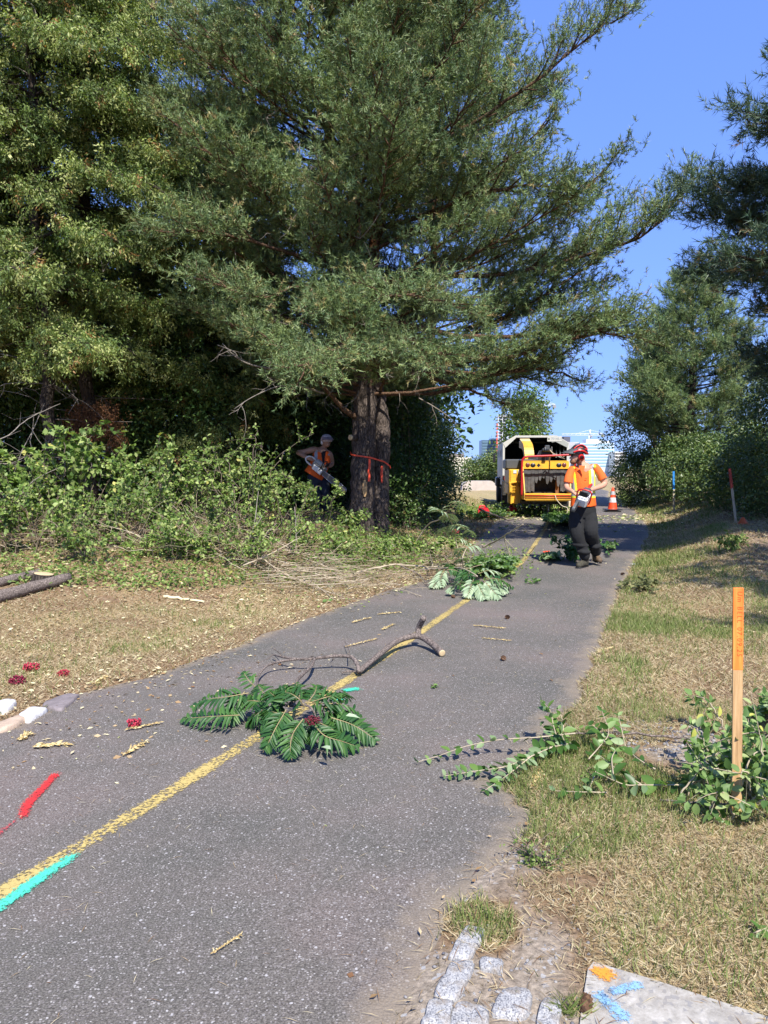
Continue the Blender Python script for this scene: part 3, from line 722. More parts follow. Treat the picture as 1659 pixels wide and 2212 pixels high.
def needles(T, per=40, nl=.075, w=.006, tint0=0.0, dead=.04):
    P_, D_, W_ = T.shoots(); K = len(P_); rs = T.rs
    twig = MB()
    n = K * per; idx = np.repeat(np.arange(K), per)
    t = rs.random(n) ** .8
    ax = unit(D_)[idx]; rd = unit(rs.normal(0, 1, (n, 3))); perp = unit(rd - ax * (rd * ax).sum(1)[:, None])
    th = rs.uniform(.3, 1.35, n) * (1.15 - .35 * t)
    d = ax * np.cos(th)[:, None] + perp * np.sin(th)[:, None]
    pos = P_[idx] + D_[idx] * t[:, None]
    st = rs.random(K); dd = rs.random(K) < dead
    tint = np.clip(tint0 + .15 + .45 * st[idx] + .25 * rs.random(n), 0, .9); tint[dd[idx]] = rs.uniform(.93, 1, dd[idx].sum())
    mb = MB(); leaves(mb, pos, d, rdir(n), nl * rs.uniform(.7, 1.15, n), w, tint, NEEDLE)
    # the twigs that carry them
    leaves(T.wood, P_, D_, rdir(K), np.linalg.norm(D_, axis=1), .010, .5, LEAF_FAR)
    return mb
def foliage(T, per=14, size=.05, ratio=.5, tpl=LEAF_FAR, flat=.0, spread=.06, tint=(0, 1), hang=0.0, dead=.0, along=True):
    P_, D_, W_ = T.shoots(); K = len(P_); rs = T.rs; n = K * per; idx = np.repeat(np.arange(K), per)
    t = rs.random(n); pos = P_[idx] + D_[idx] * t[:, None] + rs.normal(0, spread, (n, 3))
    ax = unit(D_)[idx]; d = unit(ax * .6 + rs.normal(0, .7, (n, 3)) + np.array([0, 0, -hang]))
    if flat: d[:, 2] *= (1 - flat); d = unit(d)
    nn = unit(rs.normal(0, .55, (n, 3)) + np.array([0, -.15, 1.0]))
    if hang > .5: nn = unit(rs.normal(0, 1, (n, 3)))
    st = rs.random(K)[idx]; tn = np.clip(tint[0] + (tint[1] - tint[0]) * (.8 * st + .25 * rs.random(n)), 0, .92)
    if dead: q = (rs.random(K) < dead)[idx]; tn[q] = rs.uniform(.95, 1, q.sum())
    mb = MB(); sz = size * rs.uniform(.6, 1.25, n)
    leaves(mb, pos, d, nn, sz, sz * ratio, tn, tpl)
    leaves(T.wood, P_, D_, rdir(K), np.linalg.norm(D_, axis=1), .008, .5, LEAF_FAR)
    return mb
def finish(T, name, base, label, cat, bark, twigm, fol, folmat, group=None, bark_extra=None):
    o = thing(name, base, label, cat, group)
    inv = -Vector(base)
    def put(mb, nm, mt):
        if mb.n == 0: return
        c = mb.build(nm, mt, o); c.location = inv; return c
    for k, (mb, p, r) in enumerate(T.trunks): put(mb, 'trunk', bark)
    if T.bare.n:
        off = T.wood.n; T.wood.v += T.bare.v; T.wood.t += T.bare.t; T.wood.f += [q + off for q in T.bare.f]; T.wood.m += [q + 1 for q in T.bare.m]; T.wood.sm += T.bare.sm; T.wood.n += T.bare.n
    put(T.wood, 'branches', [twigm, MATS['grey_twigs']])
    put(fol, 'crown', folmat)
    return o
plain('grey_twigs', (.23, .20, .17), .9, 0, .3, 20)
pine_bark = barkmat('pine_bark', (.035, .027, .022), (.17, .135, .115), orange=(.30, .125, .055), z0=3.2, z1=5.6)
pine_limb = barkmat('pine_limb_bark', (.05, .032, .024), (.20, .12, .075), scale=(5, 5, 5), bump=.4)
dark_bark = barkmat('dark_bark', (.025, .02, .017), (.10, .08, .065))
needle_m = leafmat('pine_needles', [(0, (.055, .11, .05)), (.35, (.14, .225, .09)), (.7, (.28, .36, .13)), (.9, (.44, .46, .17)), (1, (.38, .26, .12))], .5, .12, .35, .45)
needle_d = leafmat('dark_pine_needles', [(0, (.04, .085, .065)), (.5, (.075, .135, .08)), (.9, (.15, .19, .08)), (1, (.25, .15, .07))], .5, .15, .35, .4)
cedar_m = leafmat('cedar_leaves', [(0, (.05, .10, .03)), (.4, (.16, .235, .06)), (.75, (.33, .40, .12)), (.92, (.54, .57, .23)), (.95, (.40, .22, .08)), (1, (.42, .25, .10))], .5, .3, .4, .35)
broad_m = leafmat('broad_leaves', [(0, (.025, .065, .015)), (.5, (.06, .13, .025)), (.9, (.13, .21, .045)), (1, (.38, .36, .08))], .42, .3, .35, .45)
maple_m = leafmat('sunny_leaves', [(0, (.06, .12, .02)), (.5, (.12, .21, .035)), (.9, (.20, .30, .06)), (1, (.4, .4, .1))], .45, .35, .25, .4)
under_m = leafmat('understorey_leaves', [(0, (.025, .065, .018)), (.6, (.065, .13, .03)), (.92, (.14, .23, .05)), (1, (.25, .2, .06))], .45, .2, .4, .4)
hedge_m = leafmat('hedge_leaves', [(0, (.04, .085, .022)), (.5, (.09, .15, .038)), (.9, (.19, .25, .07)), (1, (.4, .38, .12))], .42, .25, .4, .5)
brush_m = leafmat('brush_leaves', [(0, (.06, .12, .025)), (.4, (.13, .22, .045)), (.75, (.24, .34, .08)), (.92, (.42, .50, .17)), (1, (.55, .52, .14))], .5, .35, .3, .35)

# ---- the big double-stemmed pine
D0 = 14.5
T = Tree(11, 3.5, .085)
gz = Gt(790, 1152)
def PP(x, y, Y): v = P(x, y, Y); return np.array([v.x, v.y, v.z])
T.trunk([np.array([gz.x - .06, 14.45, gz.z - .3]), PP(783, 1110, 14.48), PP(784, 1000, 14.5), PP(787, 900, 14.5), PP(785, 800, 14.5), PP(778, 690, 14.5), PP(768, 560, 14.5), PP(764, 430, 14.5), PP(768, 280, 14.5), PP(776, 120, 14.5), PP(780, -80, 14.5), PP(782, -420, 14.5)],
        [.25, .235, .225, .225, .19, .16, .135, .115, .10, .085, .06, .02], 14)
T.trunk([np.array([gz.x + .26, 14.6, gz.z - .3]), PP(820, 1110, 14.65), PP(822, 1000, 14.68), PP(824, 920, 14.7), PP(815, 840, 14.8), PP(806, 740, 14.9), PP(806, 600, 15), PP(815, 430, 15.1), PP(835, 270, 15.2), PP(862, 120, 15.3), PP(880, -60, 15.3), PP(895, -300, 15.3)],
        [.19, .18, .17, .16, .135, .12, .11, .10, .085, .07, .05, .015], 12)
rz = [(2.2, 2.4), (3.0, 3.2), (3.7, 5.0), (4.5, 4.5), (5.5, 5.1), (6.5, 4.9), (7.1, 4.4), (8.1, 4.4), (9.3, 3.0), (9.9, 3.1), (10.6, 3.0), (12, 2.6), (14, 1.0), (15, .5)]
lz = [(2.6, 1.6), (3.5, 2.8), (4.5, 3.4), (5.5, 3.3), (6.5, 3.9), (8, 4.1), (10, 4.2), (12, 3.0), (14, 1.0), (15, .5)]
fz = [(2.6, 2.0), (3.6, 3.0), (4.1, 3.0), (4.4, .9), (5.1, 1.0), (5.6, 2.9), (7, 3.6), (9, 3.8), (11, 3.2), (13, 1.8), (15, .5)]
def it(tb, z): return float(np.interp(z, [a for a, _ in tb], [b for _, b in tb]))
def plen(az, z):
    a = R(az); c, s_ = math.cos(a), math.sin(a)
    wr, wl = max(0, c) ** 2, max(0, -c) ** 2; wf, wb = max(0, -s_) ** 2, max(0, s_) ** 2
    return (wr * it(rz, z) + wl * it(lz, z) + wf * it(fz, z) + wb * 3.4) / (wr + wl + wf + wb)
rs = T.rs; k = 0
for zt in np.arange(3.0, 14.6, .085):
    az = (k * 137.5 + rs.uniform(-18, 18)) % 360; k += 1
    L = plen(az, zt) * rs.uniform(.82, 1.04)
    if L < 1.0: continue
    e0, e1 = (8, 14) if zt < 5 else ((18, 26) if zt < 9 else (28, 38))
    rise = L * math.sin(R((e0 + e1) / 2)); zb = zt - rise
    kt = 1 if (math.cos(R(az)) > .2 and k % 2) else 0
    b_, r_ = T.at(kt, max(zb, 2.9))
    T.branch(bpath(b_, az, L, e0 - 6, e1 + 6, rs), min(r_ * .36, .035), .36, int(7 + L * 2.6), .34, 9, (.07, .20), 0, .30)
for zt in np.arange(5.6, 12.0, .22):       # boughs on the camera side that hide the stems
    az = rs.uniform(225, 318); L = rs.uniform(1.6, 3.2); b_, r_ = T.at(int(rs.integers(0, 2)), zt - L * .3)
    T.branch(bpath(b_, az, L, 8, 26, rs), .026, .25, int(8 + L * 2.6), .42, 9, (.07, .20), 0, .30)
def limb(T, pl, r0, leafy=.5, sec=10, wob=.02, **kw):
    p = spline(pl, 5); p = p + T.rs.normal(0, wob, p.shape) * np.linspace(0, 1, len(p))[:, None]
    T.branch(p, r0, leafy, sec, **kw); return p
limb(T, [PP(800, 690, 14.6), PP(925, 712, 13.9), PP(1000, 728, 13.6), PP(1120, 726, 13.4), PP(1240, 714, 13.2), PP(1330, 720, 13.1)], .075, .55, 14, slen=.3)
limb(T, [PP(800, 735, 14.6), PP(920, 745, 13.9), PP(1010, 772, 13.6), PP(1100, 770, 13.5), PP(1200, 742, 13.4), PP(1320, 715, 13.4), PP(1400, 740, 13.4)], .07, .5, 15, slen=.3)
limb(T, [PP(812, 800, 14.7), PP(960, 804, 14.2), PP(1060, 808, 14), PP(1150, 798, 13.9), PP(1215, 808, 13.8), PP(1254, 820, 13.8)], .05, .25, 7, slen=.22, shoots=7)
limb(T, [PP(815, 780, 14.8), PP(900, 806, 14.5), PP(1000, 838, 14.2), PP(1050, 856, 14), PP(1095, 876, 13.9), PP(1135, 892, 13.9)], .05, .55, 12, slen=.26, shoots=8, up=.1)
limb(T, [PP(815, 770, 15), PP(900, 775, 15.5), PP(1000, 790, 16), PP(1110, 810, 16.4), PP(1200, 830, 16.6)], .05, .4, 14, slen=.3)
limb(T, [PP(778, 905, 14.45), PP(748, 888, 14.2), PP(715, 855, 13.8), PP(672, 812, 13.0), PP(640, 785, 12.3)], .062, .8, 8, slen=.3)
limb(T, [PP(790, 770, 14.5), PP(760, 740, 13.2), PP(740, 745, 12.2), PP(700, 770, 11.4), PP(650, 800, 11.0)], .04, .35, 14, slen=.3, shoots=9, up=.15)
limb(T, [PP(790, 760, 14.5), PP(830, 720, 13.2), PP(880, 730, 12.2), PP(920, 760, 11.6), PP(950, 765, 11.4)], .04, .35, 14, slen=.3, shoots=9, up=.15)
limb(T, [PP(790, 710, 14.5), PP(800, 660, 13.2), PP(850, 640, 12.2), PP(930, 645, 11.8), PP(1000, 670, 11.8)], .04, .3, 15, slen=.32, shoots=9, up=.2)
limb(T, [PP(785, 720, 14.5), PP(760, 660, 13.2), PP(740, 650, 12.4), PP(700, 660, 12.0)], .04, .35, 11, slen=.32, shoots=9, up=.2)
limb(T, [PP(768, 480, 14.5), PP(700, 455, 14), PP(640, 432, 13.6), PP(560, 400, 13.2), PP(520, 370, 13)], .055, .7, 8, slen=.3)
limb(T, [PP(768, 580, 14.5), PP(690, 568, 14), PP(620, 545, 13.5), PP(540, 520, 13), PP(430, 500, 12.6), (np.array(PP(350, 500, 12.3)))], .05, .55, 16, slen=.3)
limb(T, [PP(768, 640, 14.5), PP(700, 620, 13.6), PP(640, 620, 13), PP(560, 640, 12.5), PP(430, 600, 12.3)], .045, .6, 12, slen=.3)
limb(T, [PP(800, 350, 15), PP(880, 330, 14.5), PP(1000, 280, 13.5), PP(1150, 180, 13), PP(1260, 90, 13), PP(1335, 38, 13)], .05, .45, 18, slen=.2, shoots=9, up=.6)
limb(T, [PP(800, 620, 15), PP(900, 600, 14.5), PP(1100, 590, 14), PP(1300, 540, 13.6), PP(1400, 500, 13.5), PP(1462, 425, 13.5)], .06, .4, 20, slen=.2, shoots=9, up=.6)
limb(T, [PP(800, 500, 15), PP(900, 470, 14.2), PP(1000, 430, 13.4), PP(1120, 400, 12.8), PP(1220, 410, 12.6)], .05, .35, 17, slen=.34, shoots=9)
# bare dead limbs low on the left
for pl, r_ in [([PP(700, 850, 13.4), PP(650, 835, 13), PP(600, 835, 12.7), PP(545, 858, 12.5), PP(505, 884, 12.4)], .018), ([PP(770, 800, 14), PP(640, 800, 13.2), PP(560, 792, 12.8), PP(515, 775, 12.6), PP(480, 742, 12.5)], .03),
               ([PP(515, 775, 12.6), PP(505, 760, 12.5), PP(470, 745, 12.4)], .012), ([PP(905, 860, 14.3), PP(940, 880, 14.2), PP(975, 905, 14.1), PP(990, 925, 14)], .012)]:
    p = spline(pl, 5); tube(T.bare, p, np.linspace(r_, .004, len(p)), 5)
    for _ in range(4): T.dead(p[rs.integers(2, len(p))], [rs.normal(), rs.normal() * .5, rs.uniform(-1.5, .1)], rs.uniform(.3, .7), .006, 2)
for _ in range(170):
    z = rs.uniform(3.0, 8); b_, r_ = T.at(int(rs.integers(0, 2)), z); az = rs.uniform(150, 390); d = bezdir(az, rs.uniform(-25, 20)); q = b_ + d * rs.uniform(.2, 2.4)
    T.dead(q, [d[0] + rs.normal(0, .5), d[1] + rs.normal(0, .5), rs.uniform(-.9, .3)], rs.uniform(.4, 1.0), .007, 3)
pine = finish(T, 'pine_tree', (gz.x, 14.5, gz.z), 'big double stemmed pine beside the path with orange tape round its trunk', 'tree', pine_bark, pine_limb, needles(T, 17, .085, .0115), needle_m)

# cut stub, bark scar and bark plates on the two trunks
def stub(pl, r_, par):
    mb = MB(); tube(mb, pl, r_, 10); cap = MB()
    p = np.asarray(pl); d = unit(p[-1] - p[-2]); lathe(cap, [(.001, .004), (r_ * .92, .003), (r_ * .96, -.002)], p[-1], [math.degrees(a) for a in Vector(d).to_track_quat('Z', 'Y').to_euler()], 12)
    o = mb.build('branch_stub', pine_bark, par); o.location = -Vector(par.location)
    c = cap.build('cut_end', plain('fresh_cut_wood', (.55, .42, .24), .7, 0, .15, 30), o)
stub([PP(772, 946, 14.35), PP(757, 945, 14.15)], .055, pine)
mb = MB(); c = PP(788, 1055, 14.24)
lathe(mb, [(.001, .012), (.03, .01), (.045, 0)], c, (90, 0, 4), 10, scale=(1, 3.6, 1))
o = mb.build('bark_scar', plain('scar_wood', (.42, .27, .13), .8, 0, .4, 25, .5), pine); o.location = -Vector(pine.location)

# ---- other conifers
def conifer(seed, name, base, h, tr, label, foliage_fn, fm, bark, limbm, L0=2.4, zlo=.25, step=.16, e=(0, 15), lean=(0, 0), azr=None, per_sec=2.2, slen=.4, droop=0.0, up=.35, group=None, Lf=None, dead=0, r0=.035, shoots=8, shl=(.14, .3), dens=2.0, fuzz=.06, lr=(.8, 1.1)):
    T = Tree(seed, dens, fuzz); rs = T.rs; base = np.array(base, float)
    pts = [base + np.array([lean[0] * t * h, lean[1] * t * h, h * t - .2 * (t == 0)]) + (rs.normal(0, .03, 3) * h * .12 if 0 < t < 1 else 0) for t in np.linspace(0, 1, 7)]
    T.trunk(pts, [tr, tr * .85, tr * .72, tr * .58, tr * .42, tr * .25, .02], 9)
    k = 0
    for z in np.arange(base[2] + h * zlo, base[2] + h * .98, step):
        az = (k * 137.5 + rs.uniform(-20, 20)) % 360; k += 1
        t = (z - base[2]) / h
        L = (Lf(az, z) if Lf else L0 * min(1, (1.02 - t) * 1.9 + .12) * (.75 + .25 * min(1, (t - zlo) * 8 + .3))) * rs.uniform(lr[0], lr[1])
        if L < .3: continue
        b_, r_ = T.at(0, z)
        T.branch(bpath(b_, az, L, e[0], e[1], rs), min(r_ * .45, r0), .25, int(4 + L * per_sec), slen, shoots, shl, droop, up, n=4)
    for _ in range(dead):
        z = rs.uniform(base[2] + .8, base[2] + h * .85); b_, r_ = T.at(0, z); az = rs.uniform(0, 360); T.dead(b_, bezdir(az, rs.uniform(-20, 20)), rs.uniform(.5, 2.2), .012, 3)
    return finish(T, name, base, label, 'tree', bark, limbm, foliage_fn(T), fm, group)
PN = lambda per=28, nl=.09, w=.009: (lambda T: needles(T, per, nl, w))
gnd = lambda x, y: (x, y, Hf(x, y))
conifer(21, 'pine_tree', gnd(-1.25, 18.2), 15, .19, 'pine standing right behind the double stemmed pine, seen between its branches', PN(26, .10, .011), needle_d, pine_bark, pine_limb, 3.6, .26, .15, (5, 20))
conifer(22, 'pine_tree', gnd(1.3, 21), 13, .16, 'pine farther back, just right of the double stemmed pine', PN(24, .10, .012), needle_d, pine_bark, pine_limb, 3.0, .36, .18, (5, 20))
# mid-distance pine on the right
conifer(23, 'pine_tree', gnd(10.35, 26), 7.3, .20, 'middle sized pine behind the hedge with a dark bare lower trunk', PN(22, .12, .014), needle_m, dark_bark, dark_bark, 2.4, .24, .075, (5, 25), (-.01, 0), None, 3.2, up=.5, r0=.03, dens=2.3, fuzz=.08)
# near pine at the right edge
def Lr(az, z):
    c = math.cos(R(az)); return float(np.interp(z, [2.2, 2.8, 3.4, 4.2, 4.9, 5.8, 6.5, 7.2, 8.2], [.8, 2.4, 3.1, 3.3, 4.0, 3.5, 2.9, 2.3, .8])) * (1.0 if c < -.6 else .4)
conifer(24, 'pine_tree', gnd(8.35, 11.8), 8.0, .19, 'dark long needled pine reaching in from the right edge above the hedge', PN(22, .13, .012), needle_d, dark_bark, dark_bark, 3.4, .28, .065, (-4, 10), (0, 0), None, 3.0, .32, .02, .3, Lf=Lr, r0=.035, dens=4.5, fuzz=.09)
# another off to the right, whose shade falls on the lawn
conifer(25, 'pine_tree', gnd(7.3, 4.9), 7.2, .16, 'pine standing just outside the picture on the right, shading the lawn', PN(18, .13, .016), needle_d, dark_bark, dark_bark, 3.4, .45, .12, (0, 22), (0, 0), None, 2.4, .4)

# cedars on the left
CED = lambda T: foliage(T, 24, .070, .36, LEAF_FAR, .0, .035, (.0, 1), .55, .03)
conifer(31, 'cedar_tree', gnd(-5.65, 14.8), 15.5, .15, 'tall cedar with a straight dark trunk, second from the left edge', CED, cedar_m, dark_bark, dark_bark, 2.3, .18, .11, (14, -26), (.004, 0), None, 3.0, .42, .12, .1, dead=70, shoots=9, shl=(.18, .42), lr=(.35, 1.2), dens=1.7)
conifer(32, 'cedar_tree', gnd(-5.9, 13.6), 15, .13, 'tall cedar with a leaning reddish trunk at the left edge', CED, cedar_m, dark_bark, dark_bark, 2.3, .2, .11, (14, -28), (-.03, 0), None, 3.0, .42, .15, .1, dead=70, shoots=9, shl=(.18, .42), lr=(.35, 1.2), dens=1.7)
conifer(33, 'cedar_tree', gnd(-8.9, 14.2), 14.5, .13, 'cedar mostly outside the left edge of the photo', CED, cedar_m, dark_bark, dark_bark, 2.4, .2, .14, (10, -22), (0, 0), None, 2.8, .42, .12, .1)
conifer(34, 'cedar_tree', gnd(-3.9, 17.2), 8.4, .12, 'shorter cedar between the tall cedars and the double stemmed pine', CED, cedar_m, dark_bark, dark_bark, 2.1, .12, .10, (8, -25), (0, 0), None, 3.0, .42, .15, .1, dead=8)
conifer(35, 'cedar_tree', gnd(-7.4, 19), 14, .15, 'cedar in the second row behind the leaning trunk', CED, cedar_m, dark_bark, dark_bark, 2.6, .1, .16, (8, -22), (0, 0), None, 2.6, .42, .12, .1)
# brown dead spray hanging on the second cedar
T = Tree(36); b0 = PP(205, 900, 14.3)
for k in range(6):
    T.branch(bpath(b0 + np.array([0, 0, rs.uniform(-.1, .4)]), rs.uniform(200, 370), rs.uniform(.25, .6), 0, -75, T.rs, 6), .014, .2, 6, .4, 8, (.1, .2), .35, .1, n=4)
o = finish(T, 'dead_branch', tuple(b0), 'rusty brown dead cedar bough hanging on the straight trunk', 'branch', dark_bark, dark_bark, foliage(T, 14, .035, .5, hang=.8, spread=.04), leafmat('rusty_foliage', [(0, (.10, .045, .02)), (1, (.30, .13, .05))], .7, .2, .2))

# ---- broadleaf bushes
def bush(seed, base, rx, ry, h, n_cl, per, size, label, mat, name='bush', cat='bush', group=None, tpl=LEAF_FAR, ratio=.6, z0=.0, clr=.22, tint=(0, 1), stems=10, shape=1.0, trunk=None, parts=True, yel=.01):
    rs = np.random.default_rng(seed); base = np.array(base, float)
    u = rs.random((n_cl, 3)); a = u[:, 0] * 2 * np.pi; rr = u[:, 1] ** .42; zz = u[:, 2] ** .8
    # dome: wide low, rounded top, with lobes
    lob = 1 + .22 * np.sin(a * 3 + seed) + .15 * np.sin(a * 5 + seed * 2.3) + .12 * np.sin(zz * 9 + seed)
    prof = np.sqrt(np.clip(1 - ((zz - .35) / .68).clip(0) ** 2.2, 0.02, 1)) * np.clip(.72 + zz * 1.2, 0, 1)
    c = base + np.stack([np.cos(a) * rr * rx * prof * lob, np.sin(a) * rr * ry * prof * lob, z0 + zz * (h - z0) * (1 + .12 * np.sin(a * 2 + seed))], -1)
    n = n_cl * per; idx = np.repeat(np.arange(n_cl), per)
    off = np.clip(rs.normal(0, clr * .8, (n, 3)), -clr * 1.25, clr * 1.25) * np.array([1, 1, .7]); pos = c[idx] + off
    pos[:, 2] = np.maximum(pos[:, 2], base[2] + .03)
    d = unit(off + rs.normal(0, .18, (n, 3)) + np.array([0, 0, -.02])); nn = unit(rs.normal(0, .5, (n, 3)) + np.array([0, -.25, .9]))
    tn = np.clip(tint[0] + (tint[1] - tint[0]) * (.5 * rs.random(n_cl)[idx] + .5 * rs.random(n)), 0, .92)
    q = rs.random(n) < yel; tn[q] = 1
    mb = MB(); sz = size * rs.uniform(.6, 1.3, n); leaves(mb, pos, d, nn, sz, sz * ratio, tn, tpl)
    o = thing(name, tuple(base), label, cat, group); inv = -Vector(base)
    sb = MB()
    if trunk:
        tp = [base + np.array([0, 0, -.2]), base + np.array([.03 * h * rs.normal(), .03 * h * rs.normal(), h * .35]), base + np.array([.05 * h * rs.normal(), .05 * h * rs.normal(), h * .8])]
        tm = MB(); tube(tm, spline(tp, 6), np.linspace(trunk, trunk * .3, 13), 8); t_ = tm.build('trunk', dark_bark, o); t_.location = inv
    pick = rs.choice(n_cl, min(n_cl, stems), replace=False)
    for k in pick:
        s0 = (base + np.array([rs.normal(0, rx * .18), rs.normal(0, ry * .18), -.05])) if not trunk else base + np.array([0, 0, h * rs.uniform(.2, .7)])
        mid = (s0 + c[k]) / 2 + np.array([0, 0, .12 * h]); p = spline([s0, mid, c[k]], 5)
        tube(sb, p, np.linspace(.016 if not trunk else trunk * .4, .004, len(p)), 4, cap=False)
    s_ = sb.build('stems' if not trunk else 'branches', MATS['stem_bark'], o); s_.location = inv
    f_ = mb.build('foliage' if not trunk else 'crown', mat, o); f_.location = inv
    return o
plain('stem_bark', (.16, .125, .09), .9, 0, .35, 15)
UB = 'shaded shrubs under the trees'
us = [(-13.0, 17.0, 2.6, 4.6, 'shaded shrub at the far left beyond the edge of the photo'), (-10.2, 16.2, 2.2, 4.3, 'shaded shrub left of both cedar trunks'),
      (-8.0, 17.4, 2.2, 4.4, 'tall shaded shrub behind the leaning cedar trunk'), (-6.2, 16.6, 1.7, 3.8, 'shaded shrub behind the rusty dead bough'),
      (-4.5, 16.0, 1.6, 3.3, 'shaded shrub midway between the rusty dead bough and the chainsaw worker'), (-3.0, 17.6, 1.9, 4.2, 'tall shaded shrub left of the worker with the chainsaw'),
      (-1.9, 18.6, 1.5, 3.6, 'shaded shrub directly behind the worker with the chainsaw'), (-.6, 17.6, 1.2, 3.4, 'shaded shrub behind the tape marked pine trunks')]
for k, (x, y, r_, h_, lab) in enumerate(us):
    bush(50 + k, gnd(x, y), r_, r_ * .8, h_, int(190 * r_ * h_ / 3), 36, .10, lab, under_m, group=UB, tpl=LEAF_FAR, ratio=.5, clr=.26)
for k, (x, y, r_, h_, lab) in enumerate([(-14, 23, 4, 7, 'deep shaded thicket tree at the far left'), (-9, 24, 3.6, 6.5, 'deep shaded thicket tree behind the cedars'), (-4.5, 23.5, 3.2, 6.0, 'deep shaded thicket tree behind the short cedar'), (-.8, 24, 2.6, 5.0, 'deep shaded thicket tree behind the big pine'), (-19, 22, 4, 7, 'deep shaded thicket tree outside the left edge of the photo')]):
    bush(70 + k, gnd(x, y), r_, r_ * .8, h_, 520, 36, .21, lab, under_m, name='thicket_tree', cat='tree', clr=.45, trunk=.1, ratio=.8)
# dense shrubs right of the big pine, down to the path
BR = 'dense shrubs between the big pine and the path'
bush(80, gnd(.45, 17.3), .85, 1.0, 3.3, 260, 40, .075, 'tallest dense shrub, touching the right side of the big pine trunk', under_m, group=BR, clr=.2)
bush(81, gnd(.85, 19.0), .80, 1.2, 2.9, 240, 40, .08, 'dense shrub in the middle of the clump right of the big pine', hedge_m, group=BR, clr=.2)
bush(82, gnd(1.30, 20.0), .66, 1.0, 2.15, 240, 36, .08, 'rounded dense shrub at the right end of the clump, next to the dry field', hedge_m, group=BR, clr=.2)
bush(83, gnd(.3, 16.2), .6, .6, 1.6, 110, 36, .07, 'low shrub at the foot of the big pine on its right', under_m, group=BR, clr=.18)
bush(84, gnd(1.35, 26), 1.15, 1.2, 4.7, 170, 30, .14, 'bright green maple behind the dense shrubs, left of the open sky', maple_m, name='maple_tree', cat='tree', z0=2.0, clr=.26, trunk=.09, stems=22)
# hedge on the right
HG = 'bushes of the hedge on the right'
hb = [((1318, 1098), 22.5, .95, 1.8, 'hedge bush right behind the tall traffic cone'), ((1372, 1100), 21.0, .95, 1.85, 'hedge bush between the tall traffic cone and the blue topped stake'),
      ((1430, 1103), 19.6, .95, 1.75, 'hedge bush just left of the blue topped stake'), ((1500, 1110), 18.2, 1.0, 1.8, 'hedge bush just right of the blue topped stake'),
      ((1560, 1118), 16.6, .95, 1.75, 'hedge bush left of the red topped stake')]
for k, (px, Y, r_, h_, lab) in enumerate(hb):
    bush(90 + k, gnd(*[(8.95, 27.2), (9.4, 24.5), (9.2, 21.95), (8.9, 19.65), (8.45, 17.5)][k]), r_, r_, h_, 300, 36, .085, lab, hedge_m, group=HG, clr=.15, tint=(.15, 1), ratio=.5)
for k, (x, y, r_, h_, lab) in enumerate([(10.2, 24.6, 1.2, 1.7, 'taller hedge bush at the foot of the middle sized pine'), (10.8, 21, 1.2, 1.7, 'second row hedge bush behind the blue topped stake'), (10.2, 17.8, 1.2, 1.8, 'second row hedge bush behind the red topped stake'), (12.5, 25, 1.4, 1.9, 'second row hedge bush at the right edge')]):
    bush(100 + k, gnd(x, y), r_, r_, h_, 200, 34, .085, lab, hedge_m, group=HG, clr=.2)
bush(110, gnd(8.1, 15.7), 1.1, 1.1, 2.9, 420, 42, .062, 'tall leafy bush at the right edge behind the red topped stake', hedge_m, clr=.16, tint=(.2, 1), tpl=LEAF_MID, yel=.02)
bush(111, gnd(7.3, 12.2), .9, .9, 2.2, 240, 42, .058, 'leafy bush cut by the right edge of the photo under the dark pine', hedge_m, clr=.15, tpl=LEAF_MID)
bush(112, gnd(10.7, 30.5), 1.45, 1.4, 5.6, 520, 34, .10, 'round crowned green tree left of the middle sized pine', hedge_m, name='small_tree', cat='tree', z0=1.0, clr=.19, tint=(.3, 1), trunk=.1, stems=30)
bush(113, gnd(11.9, 30), 1.2, 1.4, 2.4, 150, 34, .13, 'dark bush behind the trunk of the middle sized pine', under_m, clr=.3)
# far trees
bush(120, gnd(9.2, 50), 1.7, 1.6, 6.1, 230, 26, .20, 'bright tree rising above the roof of the chip truck', maple_m, name='small_tree', cat='tree', z0=2.4, clr=.3, trunk=.12, stems=16)
bush(121, gnd(7.0, 57), 1.2, 1.5, 1.9, 150, 30, .17, 'grey green bush beyond the field, left of the chip truck', hedge_m, clr=.28, tint=(.4, 1))
bush(122, gnd(8.3, 56), 1.2, 1.5, 2.5, 150, 30, .17, 'taller grey green bush beyond the field, touching the chip truck', hedge_m, clr=.28, tint=(.4, 1))
bush(123, gnd(4.6, 60), 1.2, 1.5, 1.3, 110, 30, .17, 'low bush beyond the concrete block in the field', hedge_m, clr=.28, tint=(.4, 1))
bush(124, gnd(22.5, 52), 4, 3, 2.6, 240, 26, .2, 'wide bush far beyond the hedge, behind the worker', hedge_m, clr=.4)
# ================================================================== CUT BRUSH, BRANCHES, LITTERED PLANTS
rs = np.random.default_rng(404)
def V3(g, z=None): return np.array([g[0], g[1], z])
def PG(x, y, z):            # the point at world height z seen at pixel (x, y)
    g = G(x, y, z); return np.array([g[0], g[1], z])
def PH(x, y, h):            # same, height h above whatever ground lies there
    z = h; 
    for _ in range(14): g = G(x, y, z); z = .5 * z + .5 * (float(pathz(*g)) if xl0(g[1]) < g[0] < xr0(g[1]) else Hf(*g)) + .5 * h
    return np.array([g[0], g[1], z])
stem_g = plain('green_stems', (.20, .22, .09), .7, 0, .3, 20)
stem_p = plain('pale_cut_stems', (.40, .33, .23), .8, 0, .3, 12)
stem_b = barkmat('smooth_grey_brown_bark', (.10, .08, .07), (.27, .22, .19), scale=(9, 9, 9), bump=.25)
cutw = plain('fresh_cut_wood', (.55, .42, .24), .7, 0, .15, 30)
